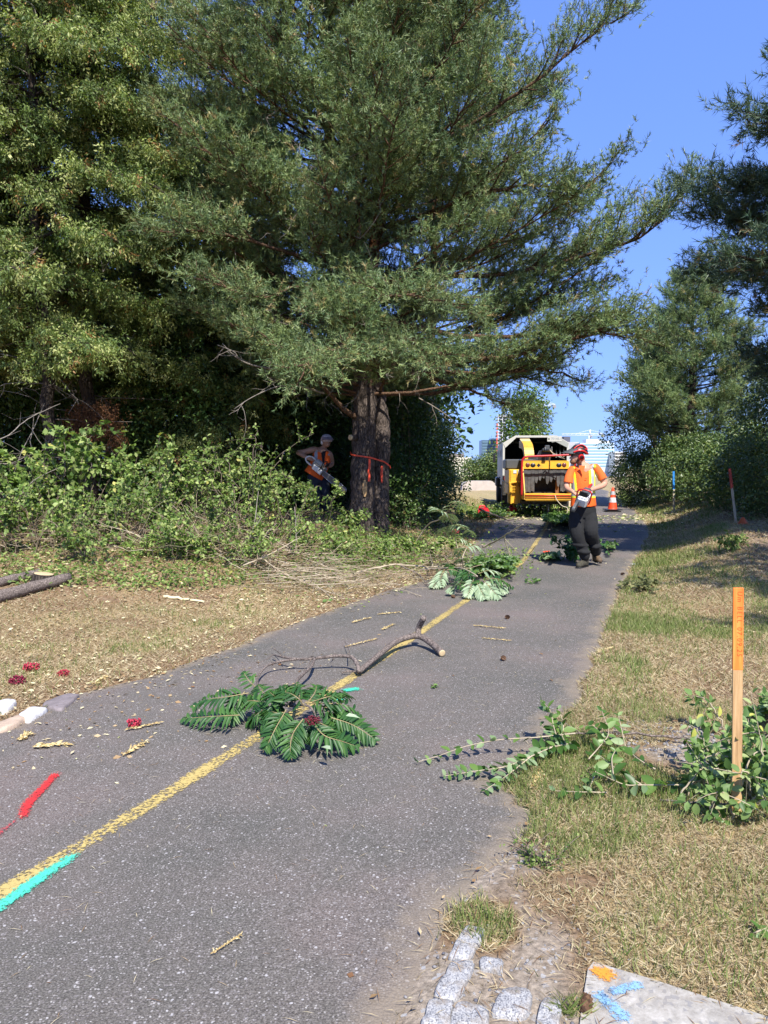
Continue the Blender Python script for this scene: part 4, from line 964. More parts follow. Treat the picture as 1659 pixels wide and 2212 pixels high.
def weed(seed, base, h, n, spread, leaf, label, mat=brush_m, tpl=LEAF_MID, ratio=.62, per=16, group=None, name='shrub', cat='shrub', stemm=None, lean=(0, 0), side=True, yel=.015, tint=(.1, 1), foot=.12):
    rs = np.random.default_rng(seed); base = np.array(base, float); S_ = MB(); L_ = MB()
    for k in range(n):
        a = rs.uniform(0, 2 * np.pi); hh = h * rs.uniform(.55, 1.08); sp = spread * rs.random() ** .6
        b0 = base + np.array([rs.normal(0, foot), rs.normal(0, foot), -.03]); dx = np.array([math.cos(a) * sp + lean[0] * hh, math.sin(a) * sp + lean[1] * hh, 0])
        p = spline([b0, b0 + dx * .25 + [0, 0, hh * .45], b0 + dx * .65 + [0, 0, hh * .85], b0 + dx * 1.15 + [0, 0, hh * rs.uniform(.8, 1.05)]], 6) + 0
        p = p + rs.normal(0, .012 * h, p.shape); tube(S_, p, np.linspace(.0055 + h * .003, .002, len(p)), 4, cap=False)
        pts = [(p, .25)]
        for _ in range(int(3 + h * 3)):
            i = rs.integers(int(len(p) * .3), len(p) - 1); d = unit(rs.normal(0, 1, 3) + [0, 0, .4]); q = p[i] + d * np.linspace(0, 1, 5)[:, None] * rs.uniform(.12, .35) * (.5 + h * .4) + np.array([0, 0, -.03]) * np.linspace(0, 1, 5)[:, None] ** 2
            tube(S_, q, np.linspace(.003, .0012, 5), 3, cap=False); pts.append((q, .1))
        for q, t0 in pts:
            m = int(per * (1.6 if t0 > .2 else .8)); t = t0 + (1 - t0) * rs.random(m); f = t * (len(q) - 1); i = np.minimum(f.astype(int), len(q) - 2); fr = (f - i)[:, None]
            pos = q[i] * (1 - fr) + q[i + 1] * fr; ax = unit(q[i + 1] - q[i])
            d = unit(ax * .35 + rs.normal(0, .8, (m, 3)) + np.array([0, 0, -.05])); nn = unit(rs.normal(0, .45, (m, 3)) + np.array([0, -.35, .85]))
            tn = np.clip(tint[0] + (tint[1] - tint[0]) * rs.random(m), 0, .92); tn[rs.random(m) < yel] = 1
            sz = leaf * rs.uniform(.55, 1.2, m); leaves(L_, pos + d * .01, d, nn, sz, sz * ratio, tn, tpl)
    o = thing(name, tuple(base), label, cat, group)
    a_ = S_.build('stems', stemm or MATS['stem_bark'], o); a_.location = -Vector(base)
    b_ = L_.build('leaves', mat, o); b_.location = -Vector(base)
    return o
BG = 'half cut shrubs on the bank at the left'
def gp(px, Y): v = P(px, 1100, Y); return gnd(v.x, Y)
wl = [  # px, depth, height, stems, spread, leaf, template, label
    (-60, 10.6, 1.7, 12, .5, .085, MAPLE, 'tall lobed leaf shrub cut by the left edge of the photo'),
    (60, 11.0, 1.55, 13, .5, .085, MAPLE, 'lobed leaf shrub under the leaning cedar trunk'),
    (175, 11.2, 2.05, 9, .30, .095, MAPLE, 'tallest cut shrub with large lobed leaves, standing up before the dark'),
    (270, 11.4, 1.55, 12, .5, .07, LEAF_MID, 'leafy shrub just right of the tallest lobed leaf shrub'),
    (370, 11.2, 1.45, 12, .5, .07, LEAF_MID, 'leafy shrub left of the arching round leaved one'),
    (445, 11.8, 1.15, 9, .45, .06, LANCE, 'feathery narrow leaved shrub left of the arching round leaved one'),
    (540, 10.9, 1.60, 15, .85, .055, LEAF_MID, 'wide arching shrub with small round pale leaves in the middle of the bank'),
    (620, 11.4, 1.15, 10, .55, .055, LEAF_MID, 'arching shrub left of the chainsaw worker\'s legs'),
    (20, 9.9, .95, 13, .55, .06, LEAF_MID, 'low leafy shrub behind the two cut logs'),
    (130, 10.2, .85, 12, .55, .06, LEAF_MID, 'low leafy shrub just behind the stump'),
    (250, 10.2, .85, 12, .55, .06, LEAF_MID, 'low leafy shrub with dry stalks between stump and dead stake'),
    (350, 10.0, .65, 9, .40, .055, LEAF_MID, 'short shrub with yellowing leaves near the pale peeled stick'),
    (430, 9.75, .42, 5, .22, .10, LANCE, 'small sapling with long pointed leaves in front of the bank'),
    (470, 10.3, .8, 9, .45, .055, LEAF_MID, 'shrub growing round grey leaning stalks in front of the arching one'),
    (570, 10.3, .70, 9, .5, .055, LEAF_MID, 'low shrub in front of the arching round leaved one'),
    (660, 10.9, .60, 9, .5, .055, LEAF_MID, 'low shrub left of the pale twig heap'),
    (690, 12.6, .85, 8, .45, .06, LEAF_MID, 'shrub at the feet of the worker with the chainsaw by the tree'),
    (750, 12.9, .55, 6, .35, .065, LEAF_MID, 'small shrub just left of the big pine trunk'),
    (300, 9.6, .35, 5, .2, .075, LANCE, 'little sprout with narrow leaves at the front of the bank'),
    (185, 9.55, .55, 10, .5, .055, LEAF_MID, 'low yellowish shrub at the front of the bank right of the logs'), (390, 9.6, .50, 9, .45, .055, LEAF_MID, 'low shrub at the front of the bank right behind the peeled stick'),
    (530, 9.9, .50, 9, .5, .05, LEAF_MID, 'low shrub just left of the pale twig heap'), (90, 10.9, 1.25, 12, .5, .07, LEAF_MID, 'dense mid height shrub behind the stump'),
    (330, 10.7, 1.1, 12, .5, .06, LEAF_MID, 'dense mid height shrub in front of the leafy pair right of the tallest one'), (480, 11.4, 1.5, 9, .4, .055, LEAF_MID, 'tall thin shrub left behind the arching one'), (-90, 9.6, .8, 10, .5, .06, LEAF_MID, 'low shrub behind the log ends outside the left edge'),
    (745, 11.6, .45, 8, .4, .05, LEAF_MID, 'low leafy clump in front of the big pine, left of its trunks'), (820, 11.8, .40, 8, .4, .05, LEAF_MID, 'low leafy clump right in front of the big pine trunks'),
    (890, 12.2, .45, 8, .4, .055, LEAF_MID, 'low leafy clump right of the pine base'), (945, 12.6, .40, 7, .35, .055, LEAF_MID, 'low leafy clump left of the upright sumac branch'), (700, 10.9, .40, 8, .45, .05, LEAF_MID, 'low leafy clump behind the twig heap'),
    (-150, 10.0, 1.2, 12, .55, .08, MAPLE, 'lobed leaf shrub outside the left edge of the photo')]
for k, (px, Y, h, n, sp, lf, tp, lab) in enumerate(wl):
    weed(200 + k, gp(px, Y), h * .96, n, sp, lf, lab, tpl=tp, group=BG, ratio=(.3 if tp is LANCE else .9 if tp is MAPLE else .72), per=15 if lf < .08 else 10, tint=(.15, 1) if k % 3 else (.3, 1))
weed(240, gp(880, 15.8), .8, 8, .4, .07, 'low dark shrub on the right side of the pine base', mat=hedge_m, per=14)
weed(241, gp(960, 17), .7, 8, .4, .07, 'low dark shrub beside the path below the dense shrubs', mat=hedge_m, per=14)

# tangle of dry stalks and cut greenery (nobody could count it)
S_ = MB()
for _ in range(1500):
    px = rs.uniform(-120, 640); Y = rs.uniform(9.5, 12.4); v = P(px, 1100, Y); b0 = np.array(gnd(v.x, Y)) + [0, 0, rs.uniform(0, .25)]
    L = rs.uniform(.2, .95); d = unit(np.array([rs.normal(0, 1.0), rs.normal(0, .6), abs(rs.normal(0, .55)) + .02]))
    p = b0 + d * np.linspace(0, 1, 5)[:, None] * L; p[1:] += rs.normal(0, .02, (4, 3)); p[:, 2] -= np.linspace(0, 1, 5) ** 2 * L * .15
    tube(S_, p, np.linspace(rs.uniform(.002, .006), .0015, 5), 3, tint=rs.random(), cap=False)
for _ in range(650):
    px = rs.uniform(560, 1010); y_ = rs.uniform(1165, 1268) if px < 900 else rs.uniform(1170, 1245); b0 = PH(px, y_, .02 + .16 * rs.random()); L = rs.uniform(.2, .9)
    d = unit(np.array([rs.normal(0, 1.0), rs.normal(0, .5), rs.normal(0, .12)])); p = b0 + d * np.linspace(-.5, .5, 5)[:, None] * L; p[1:] += rs.normal(0, .02, (4, 3))
    tube(S_, p, np.linspace(rs.uniform(.002, .005), .0015, 5), 3, tint=rs.random(), cap=False)
tm = leafmat('dry_stalks', [(0, (.16, .10, .06)), (.4, (.30, .22, .14)), (.8, (.46, .38, .26)), (1, (.58, .50, .36))], .8, 0, .2)
tag(S_.build('dry_stalk_tangle', tm), 'tangle of dry brown and straw coloured stalks under the cut shrubs', 'brush', kind='stuff')
L_ = MB()
def ground_leaves(n, f, size, h, tint=(.1, 1), mat=None):
    k = 0; pos = []
    while k < n:
        px, y = f(); b0 = PH(px, y, 0); pos.append(b0 + [0, 0, abs(rs.normal(0, h)) + .01]); k += 1
    pos = np.array(pos); m = len(pos); tn = np.clip(rs.uniform(*tint, m), 0, .92); tn[rs.random(m) < .02] = 1
    sz = size * rs.uniform(.5, 1.25, m); leaves(L_, pos, unit(rs.normal(0, 1, (m, 3)) * [1, 1, .5]), unit(rs.normal(0, .5, (m, 3)) + [0, -.2, .9]), sz, sz * .6, tn, LEAF_MID)
def front(px): return np.interp(px, [-60, 150, 300, 430, 560, 700, 800, 860, 950, 1010], [1262, 1262, 1272, 1275, 1262, 1266, 1258, 1240, 1228, 1210])
def f1():
    px = rs.uniform(-60, 1010); return px, front(px) - rs.random() ** 1.3 * 110 + rs.normal(0, 5)
ground_leaves(7500, f1, .05, .05, (.1, 1))
def f2():
    px = rs.normal(800, 90); return px, rs.uniform(1160, 1240)
ground_leaves(5200, f2, .05, .13, (.1, .9))
def f3():
    px = rs.normal(1075, 38); return px, rs.normal(1222, 16)
ground_leaves(800, f3, .055, .07, (.2, .9))
def f4():
    px = rs.uniform(985, 1230); return px, rs.normal(1108, 5)
ground_leaves(2600, f4, .09, .10, (.3, 1))
tag(L_.build('cut_greenery', brush_m), 'low mass of cut leafy twigs along the foot of the bank', 'cut greenery', kind='stuff')

# ---- single sticks, branches and logs
def stick(name, pl, r0, r1, label, mat, twigs=0, tl=.3, cat='branch', group=None, n=7, cut=False, seed=0):
    rs = np.random.default_rng(seed + 900); p = spline([np.array(q) for q in pl], 6); mb = MB(); b = Vector(p[0])
    p = p + rs.normal(0, r0 * .25, p.shape)
    tube(mb, p, np.linspace(r0, r1, len(p)), n)
    for _ in range(twigs):
        i = rs.integers(2, len(p) - 1); d = unit(unit(p[-1] - p[0]) * .7 + rs.normal(0, .6, 3) * [1, 1, .35]); q = p[i] + d * np.linspace(0, 1, 5)[:, None] * rs.uniform(.4, 1) * tl
        q[:, 2] = np.maximum(q[:, 2], p[:, 2].min()); tube(mb, q, np.linspace(max(r1, r0 * .35), .0015, 5), 4, cap=False)
    o = mb.build(name, [mat, cutw]); o.location = b
    o.data.transform(Matrix.Translation(-b)); tag(o, label, cat, group)
    if cut:
        c = MB(); d = unit(p[0] - p[1]); e = [math.degrees(a) for a in Vector(d).to_track_quat('Z', 'Y').to_euler()]
        lathe(c, [(.0005, .004), (r0 * .55, .0035), (r0 * .86, .0025), (r0 * .9, -.003)], (0, 0, 0), e, 16); cc = c.build('cut_end', cutw, o); cc.location = tuple(d * .002)
    return o
def z3(x, y, h): return PH(564 + x * .32, 1161 + y * .32, h)
def z6(x, y, h): return PH(895.8 + x * .24, 1061.7 + y * .24, h)
SG = 'cut branches heaped at the bank'
stick('cut_branch', [z3(590, 262, .06), z3(700, 222, .12), z3(860, 188, .2), z3(960, 185, .2), z3(1160, 200, .15), z3(1400, 180, .12)], .016, .007, 'longest pale cut branch, arching from the twig heap towards the second sumac', stem_p, 5, .4, group=SG, seed=1)
stick('cut_branch', [z3(940, 190, .2), z3(1050, 240, .1), z3(1100, 290, .04), z3(1135, 335, .02)], .011, .005, 'reddish brown branch bending down to the path edge', stem_b, 3, .2, group=SG, seed=2)
stick('cut_branch', [z3(500, 135, .02), z3(540, 85, .16), z3(577, 28, .34)], .014, .011, 'short thick pale stake like stick standing up from the greenery', cutw, 0, group=SG, seed=3)
stick('cut_branch', [z3(80, 250, .04), z3(200, 275, .08), z3(330, 300, .08), z3(420, 360, .03), z3(505, 428, .01)], .011, .005, 'pale twiggy branch curving down out of the heap onto the bare soil', stem_p, 7, .5, group=SG, seed=4)
stick('cut_branch', [z3(-120, 190, .15), z3(0, 140, .22), z3(140, 70, .35), z3(262, 0, .5)], .010, .004, 'long pale stem rising to the right above the twig heap', stem_p, 4, .4, group=SG, seed=5)
stick('cut_branch', [z3(20, 150, .2), z3(150, 240, .12), z3(330, 320, .08), z3(560, 405, .02)], .009, .003, 'thin pale branch crossing the heap from upper left to lower right', stem_p, 8, .5, group=SG, seed=6)
stick('cut_branch', [z3(730, 260, .05), z3(860, 330, .04), z3(960, 355, .03), z3(1080, 395, .01)], .007, .003, 'thin branch reaching out over the asphalt edge near the second sumac', stem_p, 2, .2, group=SG, seed=7)
stick('cut_branch', [z6(610, 500, .25), z6(700, 460, .35), z6(810, 395, .55), z6(970, 295, .8)], .016, .008, 'straight pale branch pointing up to the right beyond the second sumac', stem_p, 1, .3, group=SG, seed=8)
stick('cut_branch', [z6(810, 395, .5), z6(815, 460, .38), z6(860, 560, .2), z6(905, 640, .05)], .010, .005, 'thin branch hanging down from the straight pale one', stem_p, 4, .35, group=SG, seed=9)
stick('cut_branch', [z6(1010, 580, .02), z6(1050, 540, .12), z6(1090, 480, .25)], .008, .004, 'short twig standing over the yellow line beyond the second sumac', stem_p, 1, .15, group=SG, seed=10)
stick('cut_branch', [PH(1035, 1100, .3), PH(1062, 1110, .2), PH(1085, 1119, .1), PH(1100, 1124, .04)], .03, .02, 'dark branch leaning beside the left rear wheel of the chip truck', stem_b, 2, .4, seed=11)
stick('cut_branch', [PH(1175, 1112, .12), PH(1205, 1117, .1), PH(1235, 1122, .05)], .02, .01, 'dark branch lying under the feed table of the wood chipper', stem_b, 5, .5, seed=12)
stick('peeled_stick', [PH(355, 1288, .02), PH(400, 1294, .02), PH(442, 1300, .015)], .018, .012, 'peeled pale yellow stick lying on the brown lawn before the bank', plain('peeled_wood', (.62, .55, .33), .6, 0, .12, 9), 0, cat='stick', seed=13)
for k in range(26):      # twig heap: parallel pale twigs
    px = rs.uniform(640, 760); y = rs.uniform(1190, 1262); L = rs.uniform(90, 190); sl = rs.uniform(-.10, .42)
    stick('heaped_twig', [PH(px - L * .5, y - L * .5 * sl, .10 + .1 * rs.random()), PH(px, y, .10 + .08 * rs.random()), PH(px + L * .5, y + L * .5 * sl, .02)], rs.uniform(.004, .009), .002, 'pale thin twig among many alike in the heap left of the sumac', stem_p, 3, .35, 'twig', 'pale twigs heaped left of the sumac', 5, seed=30 + k)
def PB(px, Y): v = P(px, 1100, Y); return np.array(gnd(v.x, Y))
for k, (pl, lab) in enumerate([([PB(475, 9.8), PP(478, 1215, 9.9), PP(472, 1160, 9.9)], 'grey dead stalk standing upright near the pale peeled stick'), ([PB(490, 9.9), PP(520, 1190, 10.1), PP(572, 1105, 10.4)], 'long grey stalk leaning right through the arching shrub'),
      ([PB(478, 9.9), PP(540, 1190, 10.1), PP(598, 1130, 10.5)], 'lower grey stalk leaning right through the arching shrub'), ([PB(500, 10), PP(545, 1150, 10.3), PP(560, 1045, 10.6)], 'tall thin grey stalk rising into the arching shrub'),
      ([PB(625, 10.4), PP(640, 1180, 10.5), PP(636, 1095, 10.7)], 'thin upright grey stalk right of the arching shrub'), ([PB(-60, 10.5), PP(30, 1090, 10.6), PP(70, 1040, 10.8), PP(150, 1000, 11.2)], 'curved grey branch at the left edge, reaching up to the right'),
      ([PP(-60, 960, 11), PP(10, 945, 11.4), PP(60, 905, 11.8), PP(130, 872, 12.2)], 'bare grey branch at the upper left above the brush')]):
    stick('dead_stalk', pl, .011, .004, lab, MATS['grey_twigs'], 4, .3, 'stalk', 'grey stalks on the bank', seed=60 + k)
# logs and stump
def log(name, a, b, r0, r1, label, seed):
    rs = np.random.default_rng(seed); mb = MB(); p = np.linspace(a, b, 14); p = p + rs.normal(0, r0 * .05, p.shape); p[:, 2] += r0 * .9
    r = np.linspace(r0, r1, 14) * (1 + rs.normal(0, .025, 14)); tube(mb, p, r, 16)
    o = mb.build(name, stem_b); o.data.transform(Matrix.Translation(-Vector(a))); o.location = a; tag(o, label, 'log', 'cut logs at the left edge')
    for q, w, d in ((p[-1], r[-1], unit(p[-1] - p[-2])), (p[0], r[0], unit(p[0] - p[1]))):
        c = MB(); e = [math.degrees(x) for x in Vector(d).to_track_quat('Z', 'Y').to_euler()]
        lathe(c, [(.0005, .004), (w * .9, .003), (w * .93, -.004)], tuple(q - np.array(a)), e, 16); c.build('cut_end', cutw, o)
log('log', PH(-40, 1312, 0), PH(150, 1258, 0), .066, .055, 'longer grey brown log lying in front at the left edge', 1)
log('log', PH(-60, 1282, 0), PH(86, 1246, 0), .055, .045, 'shorter dark log lying behind the longer one', 2)
b0 = PH(92, 1262, 0); mb = MB(); lathe(mb, [(.17, -.05), (.13, .03), (.115, .07), (.11, .11), (.105, .12)], (0, 0, 0), (0, 8, 0), 18)
o = tag(mb.build('tree_stump', dark_bark), 'low stump with a pale cut top behind the logs', 'stump'); o.location = b0
mb = MB(); lathe(mb, [(.0005, .006), (.09, .004), (.103, .0)], (.0165, 0, .119), (0, 8, 0), 18); mb.build('cut_top', cutw, o)

# ---- sumac: pinnate fronds on forked stems
sumac_m = leafmat('sumac_leaves', [(0, (.020, .070, .018)), (.5, (.035, .105, .024)), (1, (.075, .165, .035))], .45, .15, .15, .35)
sumac_pale = leafmat('pale_leaf_undersides', [(0, (.20, .28, .16)), (.5, (.30, .40, .24)), (1, (.42, .50, .33))], .6, .2, .1, .3)
rach = plain('rachis', (.30, .24, .11), .6, 0, .2, 20)
def frond(pl, par, pairs, ll, lw, mat, seed, droop=.35, tilt=(0, -.35, .9)):
    rs = np.random.default_rng(seed); p = spline([np.array(q) for q in pl], 8); n = len(p)
    d = np.concatenate([[0], np.cumsum(np.linalg.norm(np.diff(p, axis=0), axis=1))]); L = d[-1]
    mb = MB(); tube(mb, p, np.linspace(.0035, .0012, n), 5, cap=False, mat=1)
    t = np.linspace(.10, .985, pairs); pos = np.stack([np.interp(t * L, d, p[:, k]) for k in range(3)], -1)
    ax = unit(np.stack([np.interp(t * L, d, np.gradient(p[:, k])) for k in range(3)], -1))
    up = unit(np.array(tilt)[None] + rs.normal(0, .12, (pairs, 3))); side = unit(np.cross(ax, up)); up2 = np.cross(side, ax)
    ln = ll * (np.sin(np.clip(t * .95 + .12, 0, 1) * np.pi) ** .45) * (1.0 - .25 * t)
    for sg in (-1, 1):
        ang = np.interp(t, [0, 1], [1.25, .65]) + rs.normal(0, .07, pairs)
        dr = ax * np.cos(ang)[:, None] + side * sg * np.sin(ang)[:, None] - np.array([0, 0, droop]) + rs.normal(0, .06, (pairs, 3))
        leaves(mb, pos, dr, up2 + side * sg * .25, ln * rs.uniform(.9, 1.08, pairs), lw * rs.uniform(.85, 1.1, pairs), rs.random(pairs), LANCE)
    leaves(mb, pos[-1:], ax[-1:], up2[-1:], ln[-1], lw, [.5], LANCE)
    o = mb.build('frond', [mat, rach], par); o.location = -Vector(par.location); return o
def fruit(name, c, r, par=None, col=(.22, .012, .02), label=None, seed=0, group=None, el=1.3):
    rs = np.random.default_rng(seed); mb = MB()
    for _ in range(110):
        d = unit(rs.normal(0, 1, 3)); q = d * r * rs.uniform(.55, 1) * np.array([el, 1, .75]); ball(mb, q, r * rs.uniform(.10, .18), 6, 0, rs.random())
    o = mb.build(name, leafmat('sumac_fruit_%d' % (int(col[0] * 1000)), [(0, tuple(q * .5 for q in col)), (1, tuple(q * 1.8 for q in col))], .6, 0, .1), par)
    o.location = Vector(c) - (Vector(par.location) if par else Vector((0, 0, 0)))
    if label: tag(o, label, 'fruit cluster', group)
    return o
def zs(x, y, h): return PH(371.6 + x * .28, 1393.5 + y * .28, h)
hub = zs(900, 470, .16)
o = thing('sumac_branch', tuple(hub), 'large cut sumac branch, forked stem and dark green fronds, lying across the yellow line', 'cut branch'); SU = o
SM = MB()
def seg(pl, r0, r1, n=10, mat=0): tube(SM, spline([np.array(q) for q in pl], 8), np.interp(np.linspace(0, 1, (len(pl) - 1) * 8 + 1), [0, 1], [r0, r1]), n, mat)
seg([PH(955, 1411, .03), PH(930, 1388, .07), PH(905, 1374, .10), PH(880, 1377, .10), PH(850, 1390, .09), PH(815, 1418, .07), PH(776, 1450, .04)], .030, .020)
seg([PH(903, 1374, .10), PH(905, 1355, .17), PH(916, 1334, .27)], .026, .024)
seg([PH(776, 1452, .04), PH(771, 1434, .08), PH(758, 1419, .11), PH(725, 1417, .11), PH(690, 1421, .1), PH(650, 1424, .09), PH(615, 1420, .08), PH(590, 1414, .05)], .018, .007)
seg([PH(640, 1424, .09), PH(600, 1430, .08), PH(575, 1440, .07), PH(558, 1462, .06), PH(556, 1490, .1)], .009, .007)
seg([PH(680, 1422, .1), PH(672, 1440, .10), PH(655, 1456, .1), PH(640, 1474, .12), zs(960, 400, .16), tuple(hub)], .012, .010)
seg([PH(775, 1451, .03), PH(750, 1450, .03), PH(738, 1454, .02)], .008, .006, 6)
for a_, b_ in (((612, 1420), (588, 1400)), ((755, 1419), (745, 1385)), ((672, 1424), (655, 1448)), ((720, 1418), (712, 1432)), ((590, 1414), (560, 1432))):
    seg([PH(*a_, .09), PH((a_[0] + b_[0]) / 2 + 3, (a_[1] + b_[1]) / 2, .07), PH(*b_, .05)], .005, .002, 5)
seg([tuple(hub), zs(1050, 470, .2), zs(1120, 560, .15)], .008, .006, 6); seg([tuple(hub), zs(700, 420, .14), zs(560, 370, .15)], .008, .006, 6)
st = SM.build('stem', stem_b, o); st.location = -Vector(o.location)
c = MB(); pe = np.array(PH(955, 1411, .03)); pn = np.array(PH(930, 1388, .07)); d = unit(pe - pn)
lathe(c, [(.0005, .004), (.02, .0035), (.027, .002), (.028, -.004)], (0, 0, 0), [math.degrees(a) for a in Vector(d).to_track_quat('Z', 'Y').to_euler()], 18); cc = c.build('cut_end', cutw, st); cc.location = tuple(pe + d * .003)
FR = [[(590, 370, .18), (420, 400, .17), (240, 430, .12), (120, 520, .04)], [(560, 360, .18), (490, 460, .12), (440, 620, .02)], [(520, 540, .12), (330, 550, .09), (180, 560, .06), (40, 575, .02)],
      [(640, 320, .14), (590, 270, .18), (545, 200, .2)], [(1020, 470, .2), (960, 400, .26), (880, 365, .26), (780, 370, .17)], [(1060, 450, .2), (1180, 450, .22), (1320, 460, .20), (1420, 520, .13), (1470, 600, .06)],
      [(1040, 450, .2), (1100, 370, .22), (1120, 300, .22)], [(880, 500, .2), (800, 640, .14), (740, 760, .07), (700, 830, .02)], [(1010, 570, .18), (935, 680, .13), (912, 790, .08), (925, 890, .02)],
      [(1090, 610, .16), (1180, 700, .12), (1320, 745, .08), (1470, 800, .02)], [(1230, 560, .16), (1380, 610, .12), (1500, 680, .07), (1600, 760, .02)], [(780, 470, .15), (690, 510, .12), (600, 580, .05), (560, 600, .03)],
      [(1000, 440, .2), (965, 340, .2), (960, 280, .2)], [(760, 420, .15), (690, 350, .17), (660, 300, .15)], [(900, 450, .18), (800, 400, .22), (740, 350, .2)], [(1120, 500, .18), (1230, 520, .16), (1330, 560, .12), (1440, 640, .05)],
      [(900, 520, .15), (760, 560, .12), (680, 640, .05)], [(1100, 560, .17), (1040, 660, .12), (1030, 760, .05)],
      [(1080, 440, .22), (1200, 400, .26), (1320, 380, .2), (1420, 420, .12)], [(900, 480, .2), (880, 380, .26), (870, 300, .24)], [(860, 520, .16), (790, 520, .16), (720, 480, .12)], [(1140, 600, .16), (1250, 660, .1), (1330, 740, .03)], [(700, 440, .15), (610, 430, .14), (540, 450, .1), (500, 520, .05)], [(1180, 480, .22), (1260, 500, .18), (1300, 600, .12), (1310, 690, .05)]]
for k, f in enumerate(FR): frond([zs(*q) for q in f], o, 17 if k not in (3, 12, 13) else 9, .115 if k not in (3,) else .09, .022, sumac_m, 500 + k, droop=.12, tilt=(0, -.62, .78))
fruit('fruit_cluster', zs(1080, 580, .2), .034, o, (.10, .008, .015), seed=3)
for q_, d_ in ((zs(1340, 545, .22), [1, .1, -.1]), (zs(1225, 805, .12), [-.7, .7, 0])):
    mb = MB(); leaves(mb, [q_], [d_], [[0, -.4, 1]], .08, .028, .8, LANCE); a_ = mb.build('turned_leaflet', sumac_pale, o); a_.location = -Vector(o.location)

# second sumac, paler undersides up, on the path behind
c0 = z6(520, 760, .2); o = thing('sumac_branch', tuple(c0), 'pale leaved sumac branch lying over the yellow line between stem fork and walking worker', 'cut branch')
SM = MB(); seg([z6(60, 700, .15), z6(250, 690, .2), z6(420, 690, .25), z6(560, 760, .25), tuple(c0)], .010, .007, 6); seg([z6(440, 700, .2), z6(430, 600, .4), z6(470, 500, .5)], .008, .005, 6)
st = SM.build('stem', stem_p, o); st.location = -Vector(o.location)
F2 = [[(270, 700, .2), (235, 780, .12), (250, 870, .03)], [(290, 700, .22), (380, 715, .2), (460, 780, .12)], [(530, 790, .2), (500, 870, .12), (470, 960, .03)], [(570, 740, .25), (680, 710, .28), (800, 750, .15)],
      [(640, 780, .24), (760, 790, .22), (850, 840, .12), (910, 890, .05)], [(620, 800, .22), (690, 880, .12), (770, 965, .03)], [(650, 790, .22), (750, 830, .15), (835, 925, .04)], [(500, 700, .25), (485, 760, .2), (480, 830, .1)],
      [(420, 810, .2), (360, 850, .12), (300, 920, .04)], [(560, 820, .2), (600, 900, .1), (640, 970, .03)], [(380, 680, .25), (310, 660, .24), (250, 640, .2)], [(450, 500, .5), (550, 490, .5), (640, 570, .35)], [(450, 510, .5), (400, 520, .45), (380, 600, .3)],
      [(470, 690, .25), (430, 780, .15), (400, 890, .04)], [(230, 760, .12), (190, 820, .07), (160, 870, .03)], [(440, 600, .38), (400, 620, .3), (370, 660, .22)], [(600, 790, .22), (560, 880, .1), (540, 940, .03)], [(700, 800, .2), (800, 850, .1), (850, 900, .04)]]
for k, f in enumerate(F2): frond([z6(*q) for q in f], o, 11, .15, .038, sumac_pale if k % 3 != 1 else sumac_m, 600 + k, droop=.3, tilt=(0, -.6, .8))
c0 = z6(280, 190, .95); o = thing('sumac_branch', tuple(c0), 'sumac branch standing up at the path edge before the dense shrubs', 'cut branch')
SM = MB(); seg([z6(0, 470, .25), z6(120, 300, .6), z6(220, 255, .75), z6(280, 190, .95)], .012, .007, 6); seg([z6(280, 190, .95), z6(330, 280, .7), z6(360, 400, .4), z6(400, 560, .1)], .008, .006, 6)
st = SM.build('stem', stem_p, o); st.location = -Vector(o.location)
for k, f in enumerate([[(280, 190, .95), (200, 165, 1.0), (140, 130, 1.02)], [(285, 190, .95), (340, 110, 1.1), (400, 95, 1.1), (455, 160, .9)], [(300, 195, .92), (270, 240, .8), (255, 290, .7)], [(330, 200, .9), (345, 240, .8), (330, 280, .7)],
                       [(335, 290, .7), (450, 330, .68), (560, 400, .45)], [(340, 300, .7), (330, 370, .52), (315, 440, .35)], [(300, 310, .7), (240, 345, .6), (205, 400, .45)], [(350, 310, .65), (400, 300, .7), (470, 320, .6)], [(380, 420, .4), (450, 440, .35), (500, 470, .25)]]):
    frond([z6(*q) for q in f], o, 11, .15, .038, sumac_pale, 640 + k, droop=.3, tilt=(0, -.6, .8))
fruit('fruit_cluster', z6(370, 360, .5), .05, o, (.30, .02, .04), seed=5)
FC = 'red sumac fruit clusters dropped at the left'
for k, (x, y, r_, lab, col) in enumerate([(68, 1441, .05, 'bright red fruit cluster farthest up on the dry lawn', (.30, .025, .02)), (38, 1469, .048, 'dark crimson fruit cluster nearest the left edge', (.18, .012, .035)), (137, 1454, .035, 'red fruit cluster nearest the asphalt on the dry lawn', (.30, .04, .03)), (290, 1561, .036, 'red fruit cluster lying on the asphalt by a dried spike', (.30, .03, .02))]):
    fruit('fruit_cluster', PH(x, y, r_ * .6), r_, None, col, lab, 20 + k, FC)

